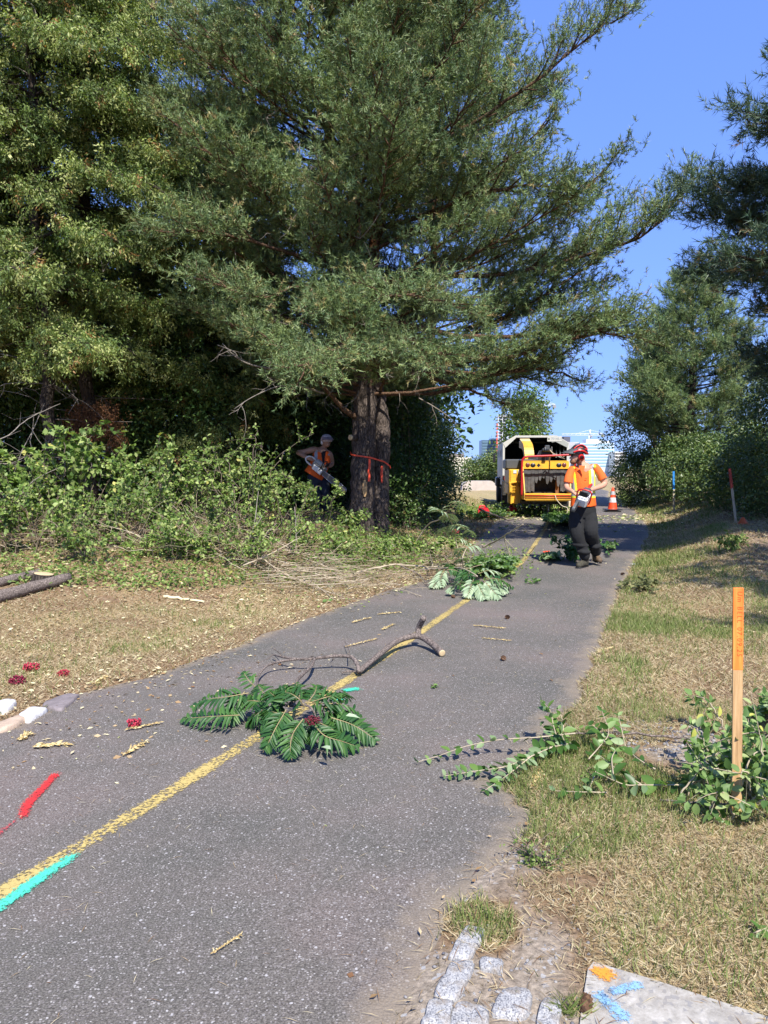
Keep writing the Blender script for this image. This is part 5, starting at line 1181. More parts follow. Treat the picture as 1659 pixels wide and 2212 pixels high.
# dried yellow flower spikes
spike_m = leafmat('dried_flowers', [(0, (.35, .22, .08)), (.5, (.60, .46, .20)), (1, (.78, .66, .36))], .8, .1, .1)
DS = 'dried flower spikes scattered on the asphalt'
for k, (a, b, w, lab) in enumerate([((70, 1612), (150, 1607), .02, 'long dried yellow spike near the left edge of the asphalt'), ((265, 1632), (312, 1603), .016, 'dried spike lying diagonally between red mark and fruit cluster'), ((272, 1576), (345, 1561), .014, 'dried spike lying against the red fruit cluster'),
      ((200, 1478), (228, 1462), .018, 'dried spike on the soil edge of the lawn'), ((745, 1397), (812, 1380), .014, 'dried spike just left of the forked stem'), ((825, 1360), (850, 1348), .015, 'small brown dried spike above the forked stem'), ((760, 1345), (800, 1334), .015, 'dark dried spike in the middle of the left lane'),
      ((815, 1327), (865, 1322), .014, 'pale dried spike farthest along the left lane'), ((1022, 1350), (1088, 1357), .016, 'dried spike right of the yellow line'), ((1040, 1378), (1105, 1383), .011, 'thin dried spike below another one right of the yellow line'),
      ((45, 1598), (60, 1585), .02, 'short dried spike at the stones'), ((1170, 1662), (1150, 1700), .02, 'dried orange spike at the asphalt edge below the leafy branches'), ((1290, 1410), (1320, 1398), .02, 'dried spike on the right lawn edge'), ((455, 2060), (522, 2018), .006, 'small green grey twig lying alone low in the middle of the asphalt')]):
    w = w * 1.5; p0, p1 = PH(*a, .012), PH(*b, .012); n = 80; t = rs.random(n); pos = p0 + (p1 - p0) * t[:, None] - p0 + rs.normal(0, w * .35, (n, 3)) * [1, 1, .4]; pos[:, 2] = np.abs(pos[:, 2]) * .6
    mb = MB(); tube(mb, np.linspace(p0, p1, 4) - p0, .002, 4, tint=.2); leaves(mb, pos, unit(p1 - p0) + rs.normal(0, .5, (n, 3)) * [1, 1, .3], unit(rs.normal(0, .4, (n, 3)) + [0, 0, 1]), w * rs.uniform(.6, 1.5, n), w * .42, rs.random(n), LEAF_FAR)
    o = mb.build('dried_spike', spike_m); o.location = p0; tag(o, lab, 'dried spike', DS)
# pine cones
cone_m = leafmat('pine_cone', [(0, (.06, .03, .018)), (1, (.20, .11, .06))], .8, 0, .1)
for k, (x, y, lab) in enumerate([(1265, 2189, 'brown pine cone between setts and slab'), (1100, 1333, 'pine cone on the asphalt right of the sumac on the path'), (1086, 1421, 'pine cone on the asphalt right of the forked stem'), (1378, 1216, 'pine cone at the right asphalt edge near the worker'), (1340, 1240, 'pine cone beside the wilted clump'), (983, 1290, 'dark pine cone just left of the yellow line')]):
    mb = MB(); n = 60; f = np.arange(n) / n; an = np.arange(n) * 2.4; r_ = .018 * np.sin(np.pi * (f * .85 + .12)); z = f * .055
    pos = np.stack([r_ * np.cos(an) * .5, r_ * np.sin(an) * .5, z], -1); d = np.stack([np.cos(an), np.sin(an), np.full(n, .5)], -1)
    leaves(mb, pos, d, np.tile([0, 0, 1.], (n, 1)), .016, .014, rs.random(n), LEAF_MID); lathe(mb, [(.002, 0), (.011, .01), (.012, .03), (.002, .052)], n=8, tint=0)
    o = mb.build('pine_cone', cone_m); o.location = PH(x, y, .016); o.rotation_euler = (R(80), 0, rs.uniform(0, 6)); tag(o, lab, 'pine cone', 'pine cones dropped on the ground')

# ---- leafy twigs with paired oval leaves in the right foreground
twig_leaf = leafmat('oval_leaves', [(0, (.04, .10, .02)), (.45, (.08, .17, .03)), (.85, (.16, .27, .06)), (1, (.30, .42, .16))], .4, .35, .1, .4)
twig_pale = leafmat('oval_leaf_undersides', [(0, (.12, .20, .09)), (.6, (.24, .34, .16)), (1, (.36, .46, .25))], .55, .3, .1, .3)
def zt(x, y, h): return PH(882.5 + x * .36, 1459.9 + y * .36, h)
def leafy(name, stems, label, leaf=.055, gap=.045, mat=None, seed=0, group=None, ratio=.58, cat='cut branch', stemm=None, r0=.004, pale=.3, start=.0):
    rs = np.random.default_rng(seed); b = Vector(stems[0][0]); o = thing(name, tuple(b), label, cat, group); A = MB(); B = MB()
    for pl in stems:
        p = spline([np.array(q) for q in pl], 8); d = np.concatenate([[0], np.cumsum(np.linalg.norm(np.diff(p, axis=0), axis=1))]); L = d[-1]
        tube(A, p, np.linspace(r0, .0015, len(p)), 6, cap=False)
        n = max(2, int(1.25 * L / gap)); t = np.linspace(start + .08, 1, n); pos = np.stack([np.interp(t * L, d, p[:, k]) for k in range(3)], -1); ax = unit(np.stack([np.interp(t * L, d, np.gradient(p[:, k])) for k in range(3)], -1))
        for sg in (-1, 1):
            a = rs.uniform(0, 6.28, n); perp = unit(np.cross(ax, unit(rs.normal(0, .5, (n, 3)) + [0, -.3, 1])))
            dr = unit(ax * .45 + perp * sg + rs.normal(0, .25, (n, 3))); dr[:, 2] = np.maximum(dr[:, 2], -.25)
            nn = unit(rs.normal(0, .5, (n, 3)) + [0, -.3, .8]); sz = leaf * 1.15 * rs.uniform(.6, 1.2, n) * np.interp(t, [0, .8, 1], [1, 1, .6]); tn = rs.random(n)
            q = rs.random(n) < pale
            leaves(B, pos[~q], dr[~q], nn[~q], sz[~q], sz[~q] * ratio, tn[~q], LEAF_NEAR, 0); leaves(B, pos[q], dr[q], nn[q], sz[q], sz[q] * ratio, tn[q], LEAF_NEAR, 1)
    a_ = A.build('stem', stemm or stem_p, o); b_ = B.build('leaves', [mat or twig_leaf, twig_pale], o)
    for q in (a_, b_): q.location = -b
    return o
LB = 'leafy cut branches across the right path edge'
leafy('leafy_branch', [[zt(1000, 345, .10), zt(760, 370, .10), zt(580, 380, .10), zt(450, 400, .08), zt(320, 430, .06), zt(180, 480, .03), zt(60, 515, .02)]], 'leafy twig reaching farthest out over the asphalt, with wide spaced leaf pairs', .05, .075, seed=1, group=LB)
leafy('leafy_branch', [[zt(880, 420, .08), zt(700, 500, .07), zt(580, 545, .06), zt(400, 572, .04), zt(220, 600, .02)], [zt(740, 480, .08), zt(640, 560, .05), zt(560, 620, .03), zt(460, 685, .015)]], 'leafy twig with pale leaf undersides, nearest the camera on the asphalt', .052, .034, seed=2, group=LB, pale=.65)
leafy('leafy_branch', [[zt(900, 400, .05), zt(870, 300, .12), zt(850, 210, .2), zt(800, 150, .26)], [zt(900, 400, .05), zt(930, 300, .12), zt(900, 200, .2)], [zt(880, 380, .05), zt(830, 320, .1), zt(800, 290, .12)], [zt(960, 430, .05), zt(930, 380, .1), zt(900, 300, .16)], [zt(1000, 400, .05), zt(900, 420, .08), zt(780, 440, .06), zt(740, 470, .04)]], 'leafy tuft standing up at the asphalt edge, dark leaves at its top', .06, .034, seed=3, group=LB, pale=.2)
leafy('leafy_branch', [[zt(1080, 500, .04), zt(1150, 420, .08), zt(1200, 340, .13), zt(1160, 210, .2)], [zt(1300, 420, .05), zt(1280, 330, .12), zt(1260, 240, .16)], [zt(1180, 400, .1), zt(1120, 310, .12), zt(1050, 300, .1)]], 'leafy branch with pairs of leaves rising beside the gravel patch', .055, .05, seed=4, group=LB, pale=.15)
leafy('leafy_branch', [[zt(1640, 655, .05), zt(1400, 655, .06), zt(1290, 650, .07), zt(1130, 580, .12)], [zt(1400, 655, .06), zt(1250, 560, .1), zt(1150, 480, .14)], [zt(1130, 560, .1), zt(1100, 640, .05), zt(1080, 690, .03)], [zt(1480, 560, .1), zt(1380, 500, .14), zt(1310, 440, .16)], [zt(1230, 600, .08), zt(1220, 500, .14), zt(1240, 450, .17)]], 'leafy branch with a long bare yellowish stem lying on green grass', .062, .055, seed=5, group=LB, pale=.12)
leafy('leafy_branch', [[zt(1190, 700, .03), zt(1040, 697, .04), zt(880, 690, .04)]], 'short low twig lying in the grass nearest the camera', .05, .06, seed=6, group=LB, pale=.4)
stick('cut_branch', [zt(1750, 385, .04), zt(1600, 368, .04), zt(1340, 348, .05), zt(1200, 340, .06), zt(1000, 345, .08)], .008, .004, 'brown twig lying over the grey gravel patch', stem_b, 3, .15, seed=80)
stick('cut_branch', [PH(1425, 1728, .02), PH(1490, 1733, .03), PH(1590, 1738, .03), PH(1659, 1738, .03)], .005, .003, 'thin grey stick lying at the foot of the orange topped stake', stem_b, 0, seed=81)
RW = 'cut leafy heaps in the right foreground'
def heap(seed, cx, cy, w, h, n, label, leaf=.06, pale=.25, mat=None, name='leafy_heap', group=RW, hz=.3, gap=.04):
    rs = np.random.default_rng(seed); st = []
    for _ in range(n):
        x, y = cx + rs.normal(0, w * .35), cy + rs.normal(0, h * .25); a = rs.uniform(0, 6.28)
        st.append([PH(x, y, .02), PH(x + w * .25 * math.cos(a), y + h * .15 * math.sin(a), hz * .6 * rs.uniform(.4, 1)), PH(x + w * .5 * math.cos(a), y + h * .3 * math.sin(a), hz * rs.uniform(.2, 1))])
    return leafy(name, st, label, leaf, gap, mat, seed, group, pale=pale)
young_m = leafmat('young_shrub_leaves', [(0, (.06, .13, .035)), (.4, (.13, .23, .06)), (.8, (.26, .37, .12)), (.92, (.42, .50, .22)), (1, (.62, .62, .15))], .45, .35, .15, .35)
for sd_, x_, y_, h_, n_, sp_, lab_ in ((21, 1515, 1738, .30, 7, .22, 'leafy heap just left of the orange topped stake'), (22, 1668, 1745, .42, 9, .26, 'leafy heap at the right edge, right of the orange topped stake'), (26, 1555, 1690, .28, 6, .20, 'leafy heap directly behind the orange topped stake'), (27, 1680, 1640, .34, 7, .25, 'leafy heap farther back at the right edge')):
    weed(900 + sd_, tuple(PH(x_, y_, 0)), h_, n_, sp_, .052, lab_, mat=young_m, tpl=LEAF_NEAR, ratio=.62, per=11, group=RW, name='leafy_heap', cat='cut branch', stemm=stem_p, foot=.12, tint=(.05, 1), yel=.03)
heap(23, 1590, 1765, 40, 16, 3, 'few dark leaves at the foot of the orange topped stake', .055, .2, hz=.05)
heap(24, 1665, 1530, 50, 40, 6, 'small leafy twigs in the shade at the right edge', .055, .15, hz=.25)
heap(25, 1650, 2010, 60, 30, 3, 'few green leaves on the dry lawn at the right edge', .055, .1, hz=.05)
weed(260, tuple(PH(1238, 1212, 0)), .40, 13, .30, .085, 'dark green leafy bunch on the path at the walking worker\'s feet', mat=sumac_m, per=12, group='leafy bunches on the path near the worker', name='leafy_heap', cat='cut branch', foot=.1)
heap(32, 1188, 1199, 18, 10, 6, 'pale leafy sprig on the path left of the walking worker\'s feet', .08, .8, group='leafy bunches on the path near the worker', hz=.16)
heap(33, 1315, 1180, 26, 20, 5, 'small leafy sprig on the path right of the walking worker', .07, .2, group='leafy bunches on the path near the worker', hz=.22)
wilt = leafmat('wilted_leaves', [(0, (.05, .06, .02)), (.6, (.12, .14, .05)), (1, (.25, .24, .10))], .7, .2, .1)
heap(34, 1385, 1262, 50, 34, 20, 'wilted dark leafy clump on the right edge of the asphalt', .05, 0, wilt, group='leafy bunches on the path near the worker', hz=.14)
heap(35, 1075, 1218, 60, 30, 26, 'green leafy branch heap touching the pale sumac on its right', .07, .25, group='leafy bunches on the path near the worker', hz=.3)
heap(36, 1215, 1120, 50, 16, 22, 'leafy branch heap hanging below the chipper feed table', .11, .1, group='leafy bunches on the path near the worker', hz=.45)
heap(37, 1060, 1110, 60, 10, 20, 'leafy clippings beside the red fuel cans', .09, .2, group='leafy bunches on the path near the worker', hz=.2)
heap(38, 1138, 1255, 26, 6, 4, 'tiny leafy twig on the asphalt right of the pale sumac', .05, .1, group='leafy bunches on the path near the worker', hz=.06)
heap(39, 935, 1480, 16, 6, 3, 'tiny green sprig in the middle of the asphalt', .03, 0, group='leafy bunches on the path near the worker', hz=.03, gap=.02)
weed(250, tuple(PH(1175, 1872, 0)), .045, 12, .07, .016, 'grey green weed tuft at the gravel edge, right of the asphalt bump', per=14, tpl=LEAF_MID, name='weed', cat='weed', foot=.03)
weed(251, tuple(PH(1290, 1690, 0)), .0001 + .07, 4, .05, .02, 'tiny weed in the grass under the leafy branches', per=8, name='weed', cat='weed', foot=.02)
weed(252, tuple(PH(1580, 1190, 0)), .25, 8, .2, .06, 'small green weed in the shade on the right lawn', per=12, name='weed', cat='weed', foot=.08)
mb = MB()
b0 = PH(1228, 2185, 0)
for _ in range(60):
    a = rs.uniform(0, 6.28); leaves(mb, [[rs.normal(0, .02), rs.normal(0, .02), 0]], [[math.cos(a), math.sin(a), rs.uniform(.4, 1.6)]], [[math.sin(a), -math.cos(a), .2]], rs.uniform(.04, .09), .004, rs.uniform(.6, 1), BLADE)
o = mb.build('grass_tuft', gm); o.location = b0; tag(o, 'small grass tuft growing between the half buried sett and the slab', 'grass tuft')
# ================================================================== OBJECTS
def at_local(o, par): o.location = -Vector(par.location); return o
def fuse(name, mb, mat, par, voxel=.008, smooth=4, local=False, solid=0):
    """fuse overlapping shapes into one continuous skin"""
    o = mb.build('tmp', mat)
    r = o.modifiers.new('r', 'REMESH'); r.mode = 'VOXEL'; r.voxel_size = voxel; r.use_smooth_shade = True
    s_ = o.modifiers.new('s', 'SMOOTH'); s_.iterations = smooth; s_.factor = .5
    dg = bpy.context.evaluated_depsgraph_get(); me = bpy.data.meshes.new_from_object(o.evaluated_get(dg)); me.name = name
    if not me.materials:
        for m in (mat if isinstance(mat, (list, tuple)) else [mat]): me.materials.append(m)
    bpy.data.objects.remove(o); n = bpy.data.objects.new(name, me); COL.objects.link(n); n.parent = par
    if not local: n.location = -Vector(par.location)
    return n
def chain(mb, pts, rad, n=14, sq=None):
    """rounded limb through the points"""
    pts = [np.array(p, float) for p in pts]; k = 6
    p = spline(pts, k); r = np.interp(np.linspace(0, len(pts) - 1, len(p)), range(len(pts)), rad)
    tube(mb, p, r, n, sq=sq)
    ball(mb, p[0], r[0], 12); ball(mb, p[-1], r[-1], 12)
def hand(mb, wrist, d, curl, side, s=1.0, thumb=1):
    """palm plus five separate bent fingers; d = direction of the hand, curl = where the fingers bend to, side = across the palm"""
    w = np.array(wrist, float); d = unit(np.array(d, float)); side = np.array(side, float); side = unit(side - d * np.dot(side, d)); c = np.array(curl, float); c = unit(c - d * np.dot(c, d))
    tube(mb, [w - d * .01, w + d * .04 * s, w + d * .09 * s], [.024 * s, .034 * s, .036 * s], 12, sq=.5) if abs(np.dot(frames([w, w + d * .1])[1][0], side)) > .7 else tube(mb, [w, w + d * .045 * s, w + d * .09 * s], [.024 * s, .033 * s, .034 * s], 12, sq=.7)
    for k, L in enumerate((.068, .078, .072, .056)):
        b = w + d * .085 * s + side * (.030 - .020 * k) * s; L *= s
        p = [b, b + d * L * .45, b + d * L * .75 + c * L * .38, b + d * L * .62 + c * L * .8]
        tube(mb, np.array(p), np.array([.0105, .010, .009, .0075]) * s, 8)
    b = w + d * .03 * s + side * .026 * s * thumb
    tube(mb, np.array([b, b + (d * .55 + side * thumb * .7) * .045 * s, b + (d * .9 + side * thumb * .6 + c * .4) * .075 * s]), np.array([.014, .012, .009]) * s, 8)
skin = plain('sunlit_skin', (.52, .28, .19), .5, 0, .08, 20)
skin2 = plain('tanned_skin', (.42, .23, .15), .5, 0, .08, 20)
orange_v = plain('orange_hi_vis', (.92, .13, .010), .75, 0, .10, 9, .5); orange_s = plain('orange_cotton', (.78, .145, .025), .85, 0, .10, 9, .3)
yellow_v = plain('lime_yellow_tape', (.80, .85, .03), .6); silver_v = plain('silver_reflective_tape', (.40, .41, .42), .4, 0, .1)
black_c = plain('black_work_cloth', (.012, .0125, .014), .95, 0, .35, 7, .5); navy_c = plain('navy_work_cloth', (.018, .024, .04), .9, 0, .3, 7, .5)
boot_m = plain('brown_boot_leather', (.13, .085, .05), .7, 0, .3, 12, .3); boot_d = plain('dark_camouflage_boot', (.05, .045, .03), .8, 0, .6, 30)
red_p = plain('red_plastic', (.55, .02, .02), .35); black_p = plain('black_plastic', (.02, .02, .022), .4); grey_p = plain('dark_grey_plastic', (.07, .075, .08), .5); white_p = plain('white_plastic', (.72, .72, .70), .4, 0, .05)
hairm = plain('reddish_beard', (.22, .10, .05), .9, 0, .3, 60); glassm = plain('dark_lens', (.01, .01, .012), .1); steel = plain('scuffed_steel', (.42, .43, .44), .35, .8, .3, 25)

# ---- the worker walking on the path
Y1 = 11.75
f0 = P(1268, 1222, Y1); base = Vector((f0.x, Y1, float(pathz(f0.x, Y1))))
w1 = thing('person', tuple(base), 'worker in orange vest, red and black helmet, walking on the path with a chainsaw', 'person')
q = lambda x, y, dy=0: PP(x, y, Y1 + dy)
B = MB()
head = q(1247, 986, 0); neck = q(1256, 1000, .02); cx = q(1260, 1040)[0]
ball(B, head + [0, 0, .005], (.098, .080, .118), 16); ball(B, head + [-.045, 0, -.045], (.058, .055, .062), 12)       # skull, jaw (facing left)
ball(B, head + [-.105, -.01, -.022], (.020, .013, .02), 8); ball(B, head + [-.085, 0, -.062], (.022, .028, .012), 8)   # nose, lips
ball(B, head + [-.055, 0, -.095], (.035, .035, .03), 10)
chain(B, [neck + [-.01, 0, .07], neck, neck + [0, .01, -.06]], [.058, .060, .066])
chain(B, [q(1261, 1016, .02), q(1260, 1040, .02), q(1259, 1075, .02), q(1259, 1100, .02)], [.13, .14, .12, .13], 16, .55)
shL, shR = q(1236, 1014, .02), q(1287, 1010, .02); elL, elR = q(1224, 1050, -.02), q(1305, 1046, .02); haL, haR = q(1238, 1063, -.22), q(1277, 1058, -.18)
chain(B, [shL, elL, haL], [.055, .043, .030]); chain(B, [shR, (shR + elR) / 2, elR, haR], [.055, .052, .046, .031])
hand(B, haL, [.35, -.5, -.35], [.6, .2, -.6], [.2, -.3, .9], 1.0, 1); hand(B, haR, [-.6, -.4, -.25], [-.3, .1, -.9], [.1, -.5, .8], 1.0, 1)
hipL, hipR = q(1247, 1108, .02), q(1271, 1108, .02)
knL, knR = q(1245, 1152, -.10), q(1277, 1148, -.12); anL, anR = q(1264, 1204, .0), q(1287, 1192, .28)
chain(B, [hipL, knL, anL], [.07, .055, .045]); chain(B, [hipR, knR, anR], [.07, .055, .045])
fuse('body', B, skin, w1, .0065, 3)
T_ = MB()
ring = lambda z, rx: None
tube(T_, spline([q(1262, 1007, .02), q(1261, 1030, .01), q(1260, 1055, .0), q(1260, 1080, .0), q(1260, 1100, .01)], 6), np.interp(np.linspace(0, 4, 25), range(5), [.11, .170, .170, .172, .195]), 22, sq=.66)
tube(T_, spline([q(1245, 1011, .02), shL + [0, 0, -.01], q(1229, 1030, .0), q(1226.5, 1043, -.01)], 5), np.interp(np.linspace(0, 3, 16), range(4), [.05, .060, .064, .070]), 16); tube(T_, spline([q(1275, 1009, .02), shR + [0, 0, -.01], q(1296, 1023, .02), q(1302, 1035, .02)], 5), np.interp(np.linspace(0, 3, 16), range(4), [.05, .060, .064, .070]), 16)
ball(T_, shL, .060, 12); ball(T_, shR, .060, 12)
ball(T_, q(1262, 1009, .03), (.12, .08, .05), 12)
fuse('shirt', T_, orange_s, w1, .009, 3)
Vm = MB()
tube(Vm, spline([q(1263, 1007, .02), q(1262, 1016, .015), q(1261, 1030, .005), q(1260, 1055, -.005), q(1260, 1078, -.005), q(1260, 1093, .0)], 6), np.interp(np.linspace(0, 5, 31), range(6), [.10, .155, .176, .178, .188, .198]), 26, sq=.72)
ball(Vm, q(1242, 1011, .02), (.055, .075, .04), 12); ball(Vm, q(1281, 1008, .02), (.055, .075, .04), 12)
vest = fuse('vest', Vm, [orange_v, yellow_v, silver_v], w1, .009, 3)
def paint_vest(me, cx, zt, zb, bands, vs):
    n = len(me.polygons); c = np.zeros(n * 3, np.float32); me.polygons.foreach_get('center', c); c = c.reshape(-1, 3); mi = np.zeros(n, np.int32)
    for x0, w, sl in vs:
        xx = np.abs(c[:, 0] - (x0 + sl * (c[:, 2] - zb)))
        s_ = (c[:, 2] > bands[0][0]); mi[(xx < w) & s_] = 1; mi[(xx < w * .42) & s_] = 2
    for z0, w in bands:
        zz = np.abs(c[:, 2] - z0); mi[zz < w] = 1; mi[zz < w * .45] = 2
    me.polygons.foreach_set('material_index', mi); me.update()
zb = q(1260, 1068)[2]
paint_vest(vest.data, 0, 0, zb, [(zb, .052)], [(q(1237.5, 1040)[0] - .0, .048, -.08), (q(1277.5, 1040)[0], .060, -.01)])
vm = MB(); vz = q(1257, 1034, -.16)
prism(vm, [(-.045, .12), (.05, .12), (.006, -.03)], -.006, .002); o = vm.build('collar_opening', orange_s, w1); o.location = Vector(q(1257, 1023, -.135)) - w1.location
o.rotation_euler = (R(-6), 0, 0)
vm = MB(); box(vm, (0, 0, 0), (.03, .004, .012), bev=.002); o = vm.build('badge', plain('dark_badge', (.25, .07, .02), .6), w1); o.location = Vector(q(1266, 1033.5, -.150)) - w1.location
Pm = MB()
tube(Pm, spline([q(1259, 1094, .01), q(1259, 1104, .01), q(1259, 1116, .02)], 6), np.interp(np.linspace(0, 2, 13), range(3), [.195, .205, .19]), 22, sq=.68)
chain(Pm, [q(1247, 1108, .02), q(1244, 1128, -.03), q(1246, 1152, -.08), q(1256, 1180, -.03), q(1263, 1199, .0)], [.115, .115, .100, .090, .085])
chain(Pm, [q(1271, 1108, .02), q(1275, 1128, -.04), q(1277, 1150, -.10), q(1282, 1172, .08), q(1287, 1190, .25)], [.120, .118, .105, .095, .090])
for (a, b_, r_) in (((1240, 1176), (1268, 1178), .03), ((1272, 1165), (1291, 1160), .03), ((1250, 1191), (1272, 1193), .028), ((1277, 1182), (1297, 1180), .03), ((1238, 1136), (1252, 1140), .02)):
    chain(Pm, [q(*a, -.07 if a[0] < 1260 else .02), q((a[0] + b_[0]) / 2, (a[1] + b_[1]) / 2 + 1, -.12 if a[0] < 1260 else -.05), q(*b_, -.06 if a[0] < 1260 else .02)], [.03, r_, .03])
fuse('trousers', Pm, black_c, w1, .010, 3)
for nm, an, toe, mt in (('boot', q(1264, 1203, .02), q(1250, 1223, -.14), boot_d), ('boot', q(1287, 1193, .27), q(1295, 1213, .16), boot_m)):
    b = MB(); a_ = np.array(an); t_ = np.array(toe); 
    if mt is boot_d: t_[2] = base.z + .045; heel = a_ * [1, 1, 0] + [.02, .05, base.z + .045]
    else: t_ = t_ + [0, 0, .02]; heel = a_ + [.0, .02, -.10]
    chain(b, [a_ + [0, 0, .06], a_, heel * .6 + a_ * .4, heel], [.062, .058, .055, .046]); chain(b, [heel, (heel + t_) / 2 + [0, 0, .015], t_], [.048, .052, .045])
    bo = fuse('boot', b, mt, w1, .008, 3); s_ = MB(); dd = t_ - heel
    tube(s_, np.array([heel - dd * .12 - [0, 0, .04], heel + dd * .5 - [0, 0, .042], t_ + dd * .15 - [0, 0, .038]]), [.045, .05, .04], 12, sq=.25 if abs(frames([heel, t_])[1][0][2]) < .5 else 1.0); so_ = s_.build('sole', black_p, bo)
# helmet, visor, muff, glasses
hb = MB(); hc = head + [.015, 0, .055]
lathe(hb, [(.001, .118), (.045, .112), (.09, .085), (.122, .04), (.130, .0), (.128, -.02), (.118, -.02), (.118, 0)], hc, (0, -6, 0), 28, scale=(1.12, .92, 1))
for k in (-1, 0, 1):  # ridges
    tube(hb, np.array([hc + [-.115, .035 * k, .045], hc + [-.05, .04 * k, .112], hc + [.05, .04 * k, .118], hc + [.125, .035 * k, .05]]), .010, 6)
helm = at_local(hb.build('helmet', [black_p, red_p], w1), w1)
rb = MB(); tube(rb, spline([hc + [-.10, -.112, .005], hc + [-.03, -.124, .03], hc + [.05, -.118, .025], hc + [.12, -.07, -.01], hc + [.145, 0, -.015], hc + [.12, .07, -.01]], 6), .013, 8)
tube(rb, spline([hc + [-.09, -.085, .06], hc + [-.03, -.075, .105], hc + [.04, -.06, .12], hc + [.10, -.06, .085], hc + [.115, -.075, .05], hc + [.07, -.1, .055]], 6), .009, 8)
tube(rb, spline([hc + [-.04, -.10, .05], hc + [0, -.095, .08], hc + [.04, -.1, .07]], 6), .008, 8)
o = rb.build('shell_band', red_p, helm); 
vb = MB(); e0 = hc + [-.10, 0, .03]
pts = []
nA, nB = 9, 5
V_ = []
for a in np.linspace(-1.25, 1.25, nA):
    for t in np.linspace(0, 1, nB):
        V_.append(hc + np.array([-(.115 + .145 * t) * math.cos(a) * (1 + .0 * t), .112 * math.sin(a) * (1 + .10 * t), .065 - .085 * t + .02 * math.cos(a) * t]))
V_ = np.array(V_); Fv = [[i * nB + j, (i + 1) * nB + j, (i + 1) * nB + j + 1, i * nB + j + 1] for i in range(nA - 1) for j in range(nB - 1)]
nv = len(V_); vb.add(np.concatenate([V_, V_ - [0, 0, .006]]), Fv + [[k_ + nv for k_ in f][::-1] for f in Fv], 0, .5, True)
rim = V_.reshape(nA, nB, 3)[:, -1]; tube(vb, rim, .006, 6)
vb.build('visor', grey_p, helm)
mb = MB(); mc = q(1255.5, 988, -.115); lathe(mb, [(.001, -.03), (.03, -.028), (.043, -.015), (.046, 0), (.046, .02), (.03, .03)], mc, (90, 0, 0), 20, scale=(1, 1, 1.25)); mu = mb.build('ear_muff', red_p, helm)
mb = MB(); tube(mb, np.array([mc + [.018, -.034, .022], mc + [-.008, -.036, 0], mc + [.018, -.034, -.022]]), .004, 5); tube(mb, np.array([mc + [-.002, -.034, .02], mc + [-.026, -.034, 0], mc + [-.002, -.034, -.02]]), .003, 5); tube(mb, np.array([mc + [0, 0, .04], mc + [.0, .01, .1]]), .008, 6)
mb.build('muff_bracket', black_p, helm)
mb = MB(); tube(mb, spline([mc + [-.01, -.005, -.03], head + [-.05, -.07, -.10], head + [-.06, 0, -.125]], 5), .004, 5); mb.build('chin_strap', black_p, helm)
mb = MB(); g0 = head + [-.088, -.035, .012]; ball(mb, g0, (.018, .03, .018), 10); tube(mb, np.array([g0 + [0, -.02, .003], head + [-.02, -.085, .01]]), .003, 5); at_local(mb.build('glasses', glassm, w1), w1)
mb = MB(); ball(mb, head + [-.06, 0, -.078], (.055, .058, .042), 10); ball(mb, head + [-.005, -.04, -.06], (.03, .04, .05), 8); at_local(mb.build('beard', hairm, w1), w1)
mb = MB(); ball(mb, head + [.055, 0, -.015], (.052, .078, .07), 10); at_local(mb.build('hair', hairm, w1), w1)

